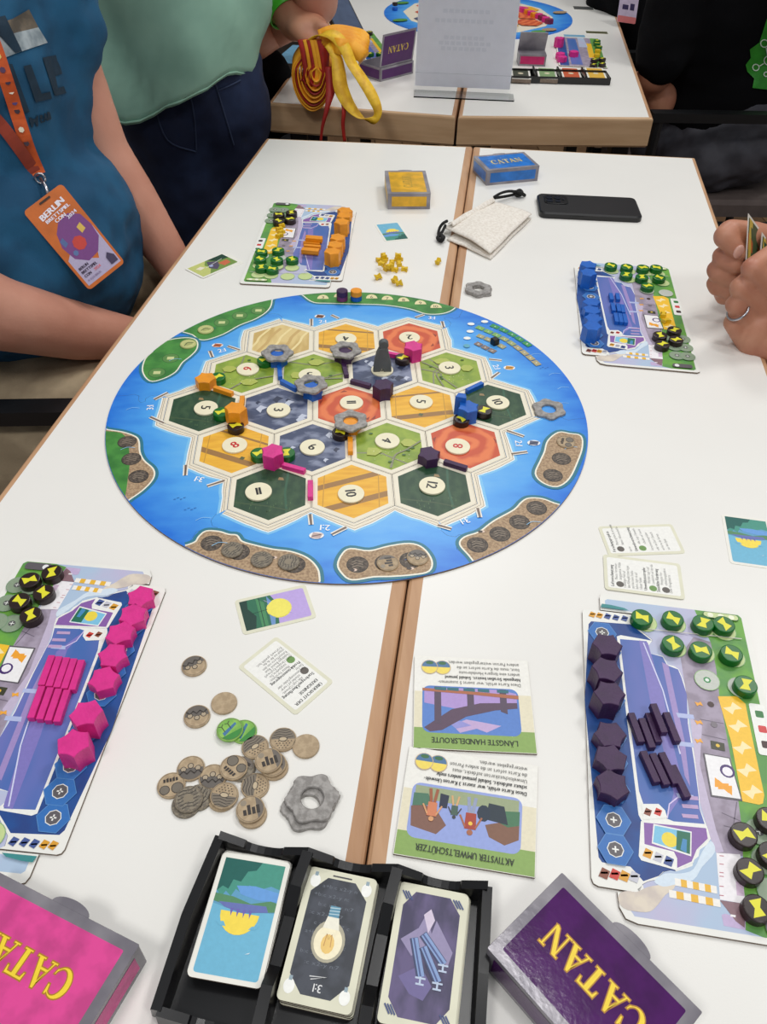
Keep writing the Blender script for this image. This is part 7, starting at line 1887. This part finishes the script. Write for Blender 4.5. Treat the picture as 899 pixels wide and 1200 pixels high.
# far hand (thumb on top, three folded fingers)
limb(k, [(pc_(905, 285, .215), .020), (pc_(884, 276, .205), .0165), (pc_(856, 272, .19), .0150), (pc_(850, 277, .185), .0140)], SKIN2)
limb(k, [(pc_(850, 277, .185), .0140), (pc_(862, 290, .178), .0118), (pc_(868, 296, .176), .0098)], SKIN2)
for (xa, ya, xb, yb, xc, yc, r_) in ((892, 314, 846, 300, 862, 312, .0118), (886, 328, 839, 316, 858, 330, .0115), (880, 342, 838, 332, 856, 342, .0108), (876, 350, 845, 344, 860, 350, .0092)):
    limb(k, [(pc_(xa, ya, .205), r_ * 1.05), (pc_(xb, yb, .192), r_), (pc_(xb + 2, yb + 5, .186), r_ * .96)], SKIN2); limb(k, [(pc_(xb + 2, yb + 5, .186), r_ * .96), (pc_(xc, yc, .176), r_ * .85)], SKIN2)
ellipsoid(k, pc_(893, 310, .22), (.032, .020, .036), SKIN2)
limb(k, [(pc_(900, 305, .225), .030), (pc_(940, 300, .24), .028), ((.66, .26, TOP + .05), .034), ((.86, .30, TOP + .06), .045), ((.98, .26, TOP + .30), .055)], SKIN2)
blob('left_hand_and_arm', t, k, .0022, 5)
k = MB()
for (xa, ya, xb, yb, xc, yc, r_) in ((915, 352, 881, 315, 900, 300, .0125), (900, 368, 867, 337, 884, 322, .0120), (884, 385, 861, 357, 876, 343, .0112), (874, 402, 858, 378, 868, 362, .0105)):
    limb(k, [(pc_(xa, ya, .118), r_ * 1.12), (pc_(xb, yb, .112), r_)], SKIN2); limb(k, [(pc_(xb, yb, .112), r_), (pc_(xc, yc, .135), r_ * .88)], SKIN2)
ellipsoid(k, pc_(897, 392, .115), (.036, .022, .038), SKIN2, .3); ellipsoid(k, pc_(912, 372, .118), (.034, .024, .036), SKIN2)
limb(k, [(pc_(905, 300, .14), .014), (pc_(925, 330, .13), .017), (pc_(930, 360, .12), .020)], SKIN2)
limb(k, [(pc_(905, 400, .11), .030), (pc_(940, 430, .09), .028), ((.70, .06, TOP + .0), .036), ((.88, .0, TOP + .05), .048), ((1.0, .0, TOP + .30), .055)], SKIN2)
blob('right_hand_and_arm', t, k, .0022, 5)
# nail and ring
q = MB(); nc = pc_(866, 295, .168) - Vector(t.location); ellipsoid(q, nc, (.0070, .0030, .0085), mat('thumb_nail', (226, 176, 158), rough=.3), .2, 14, 8); tag(q.build('thumb_nail', t, smooth=True), 'pink thumb nail')
rc = pc_(865, 364, .110); ax = (pc_(884, 385, .118) - pc_(861, 357, .112)).normalized(); up_ = ax.orthogonal().normalized(); w2 = ax.cross(up_)
q = MB(); q.tube([rc + (up_ * math.cos(a) + w2 * math.sin(a)) * .0126 - Vector(t.location) for a in [i * 2 * math.pi / 28 for i in range(29)]], .0016, STEEL, 8); tag(q.build('finger_ring', t, smooth=True), 'plain silver ring')
k = MB(); hk = MB(); limb(k, [((1.10, .14, TOP + .34), .07), ((1.06, .14, TOP + .46), .056)], SKIN); head(k, hk, (1.03, .14, TOP + .565), (-.9, -.0, -.4)); blob('head', t, k, .009, 3); blob('hair', t, hk, .009, 3); eyes_mouth(t, (1.03, .14, TOP + .565), (-.9, 0, -.4))
k = MB(); ellipsoid(k, (1.12, .14, TOP + .16), (.13, .19, .28), GRYF); ellipsoid(k, (1.12, .14, TOP - .12), (.15, .19, .18), GRYF); limb(k, [((1.08, .0, TOP + .34), .085), ((.99, -.02, TOP + .26), .068)], GRYF); limb(k, [((1.08, .28, TOP + .34), .085), ((.98, .28, TOP + .26), .068)], GRYF); limb(k, [((1.1, .06, TOP - .22), .10), ((.78, .06, TOP - .22), .075), ((.72, .06, .12), .05)], GRYF); limb(k, [((1.1, .24, TOP - .22), .10), ((.84, .26, TOP - .22), .075), ((.80, .26, .12), .05)], GRYF); blob('clothing', t, k, .012, 4)
# cards in the hands
def hand_card(lab, C4, c_):
    o0 = sum(C4, Vector()) / 4; t_ = thing('held_card', lab, 'card', o0); nn = (C4[1] - C4[0]).cross(C4[3] - C4[0]).normalized() * .0003
    q = MB(); P = [p - o0 for p in C4]; q.hexa([p - nn for p in P] + [p + nn for p in P], WHITEC); q.build('card_body', t_)
    ce = Vector(); I_ = [p * .88 for p in P]
    q = MB()
    for s_ in (1.25, -1.25):
        q.add([p + nn * s_ for p in I_], [[0, 1, 2, 3]], ink(c_)); a, b_, c3, d = I_
        q.add([p + nn * s_ * 1.3 for p in (a.lerp(d, .35), b_.lerp(c3, .5), b_.lerp(c3, .8), a.lerp(d, .75))], [[0, 1, 2, 3]], ink((190, 96, 50))); q.add([p + nn * s_ * 1.5 for p in (a.lerp(b_, .05), a.lerp(b_, .3), d.lerp(c3, .25), d.lerp(c3, .05))], [[0, 1, 2, 3]], ink((214, 186, 80)))
    q.build('printed_face', t_)
hand_card('green and orange landscape card, front one held in the hands', [pc_(877, 250, .172), pc_(893, 272, .20), pc_(890, 318, .19), pc_(874, 306, .165)], (70, 92, 60))
hand_card('green landscape card held behind the front one', [pc_(893, 272, .185), pc_(910, 296, .21), pc_(908, 340, .20), pc_(889, 318, .178)], (44, 90, 66))

# ------------------------------------------------------------------ chairs
SEATM = mat('taupe_seat_pad', (96, 84, 80), rough=.8, var=.06, scale=30)
def chair(lab, c_, rz, seatw=.48, armh=.655, fade=None):
    t_ = thing('armchair', lab, 'chair', (c_[0], c_[1], 0), rz)
    q = MB(); q.prism(rrect(-.23, -.23, .23, .23, .04), .42, .46, SEATM, bev=.010); q.build('seat', t_)
    q = MB(); q.prism(rrect(-.20, -.02, .20, .02, .015), .62, .86, SEATM, bev=.008); o = q.build('backrest', t_); o.location = (0, .24, 0)
    for sx in (-1, 1):
        q = MB(); q.box((sx * .255, -.01, armh), (.030, .50, .020), BLACKM); q.build('armrest', t_)
        for sy in (-.24, .23):
            q = MB(); q.tube([(sx * .255, sy, armh - .008), (sx * .262, sy * 1.06, .007)], .012, BLACKM, 8); q.build('leg', t_)
        q = MB(); q.tube([(sx * .255, -.24, .41), (sx * .255, .23, .41)], .009, BLACKM, 8); q.build('side_rail', t_)
    q = MB(); q.tube([(-.255, -.20, .41), (.255, -.20, .41)], .009, BLACKM, 8); q.build('front_rail', t_)
    return t_
chair('black framed armchair under the person in petrol blue, armrest by the table', (-.60, .375), RAD(90) + .0)
chair('black framed armchair with taupe seat at the right, under the person in black', (.99, 1.465), RAD(-92), armh=.665)
chair('black framed armchair of the person holding cards', (1.06, .15), RAD(-90))
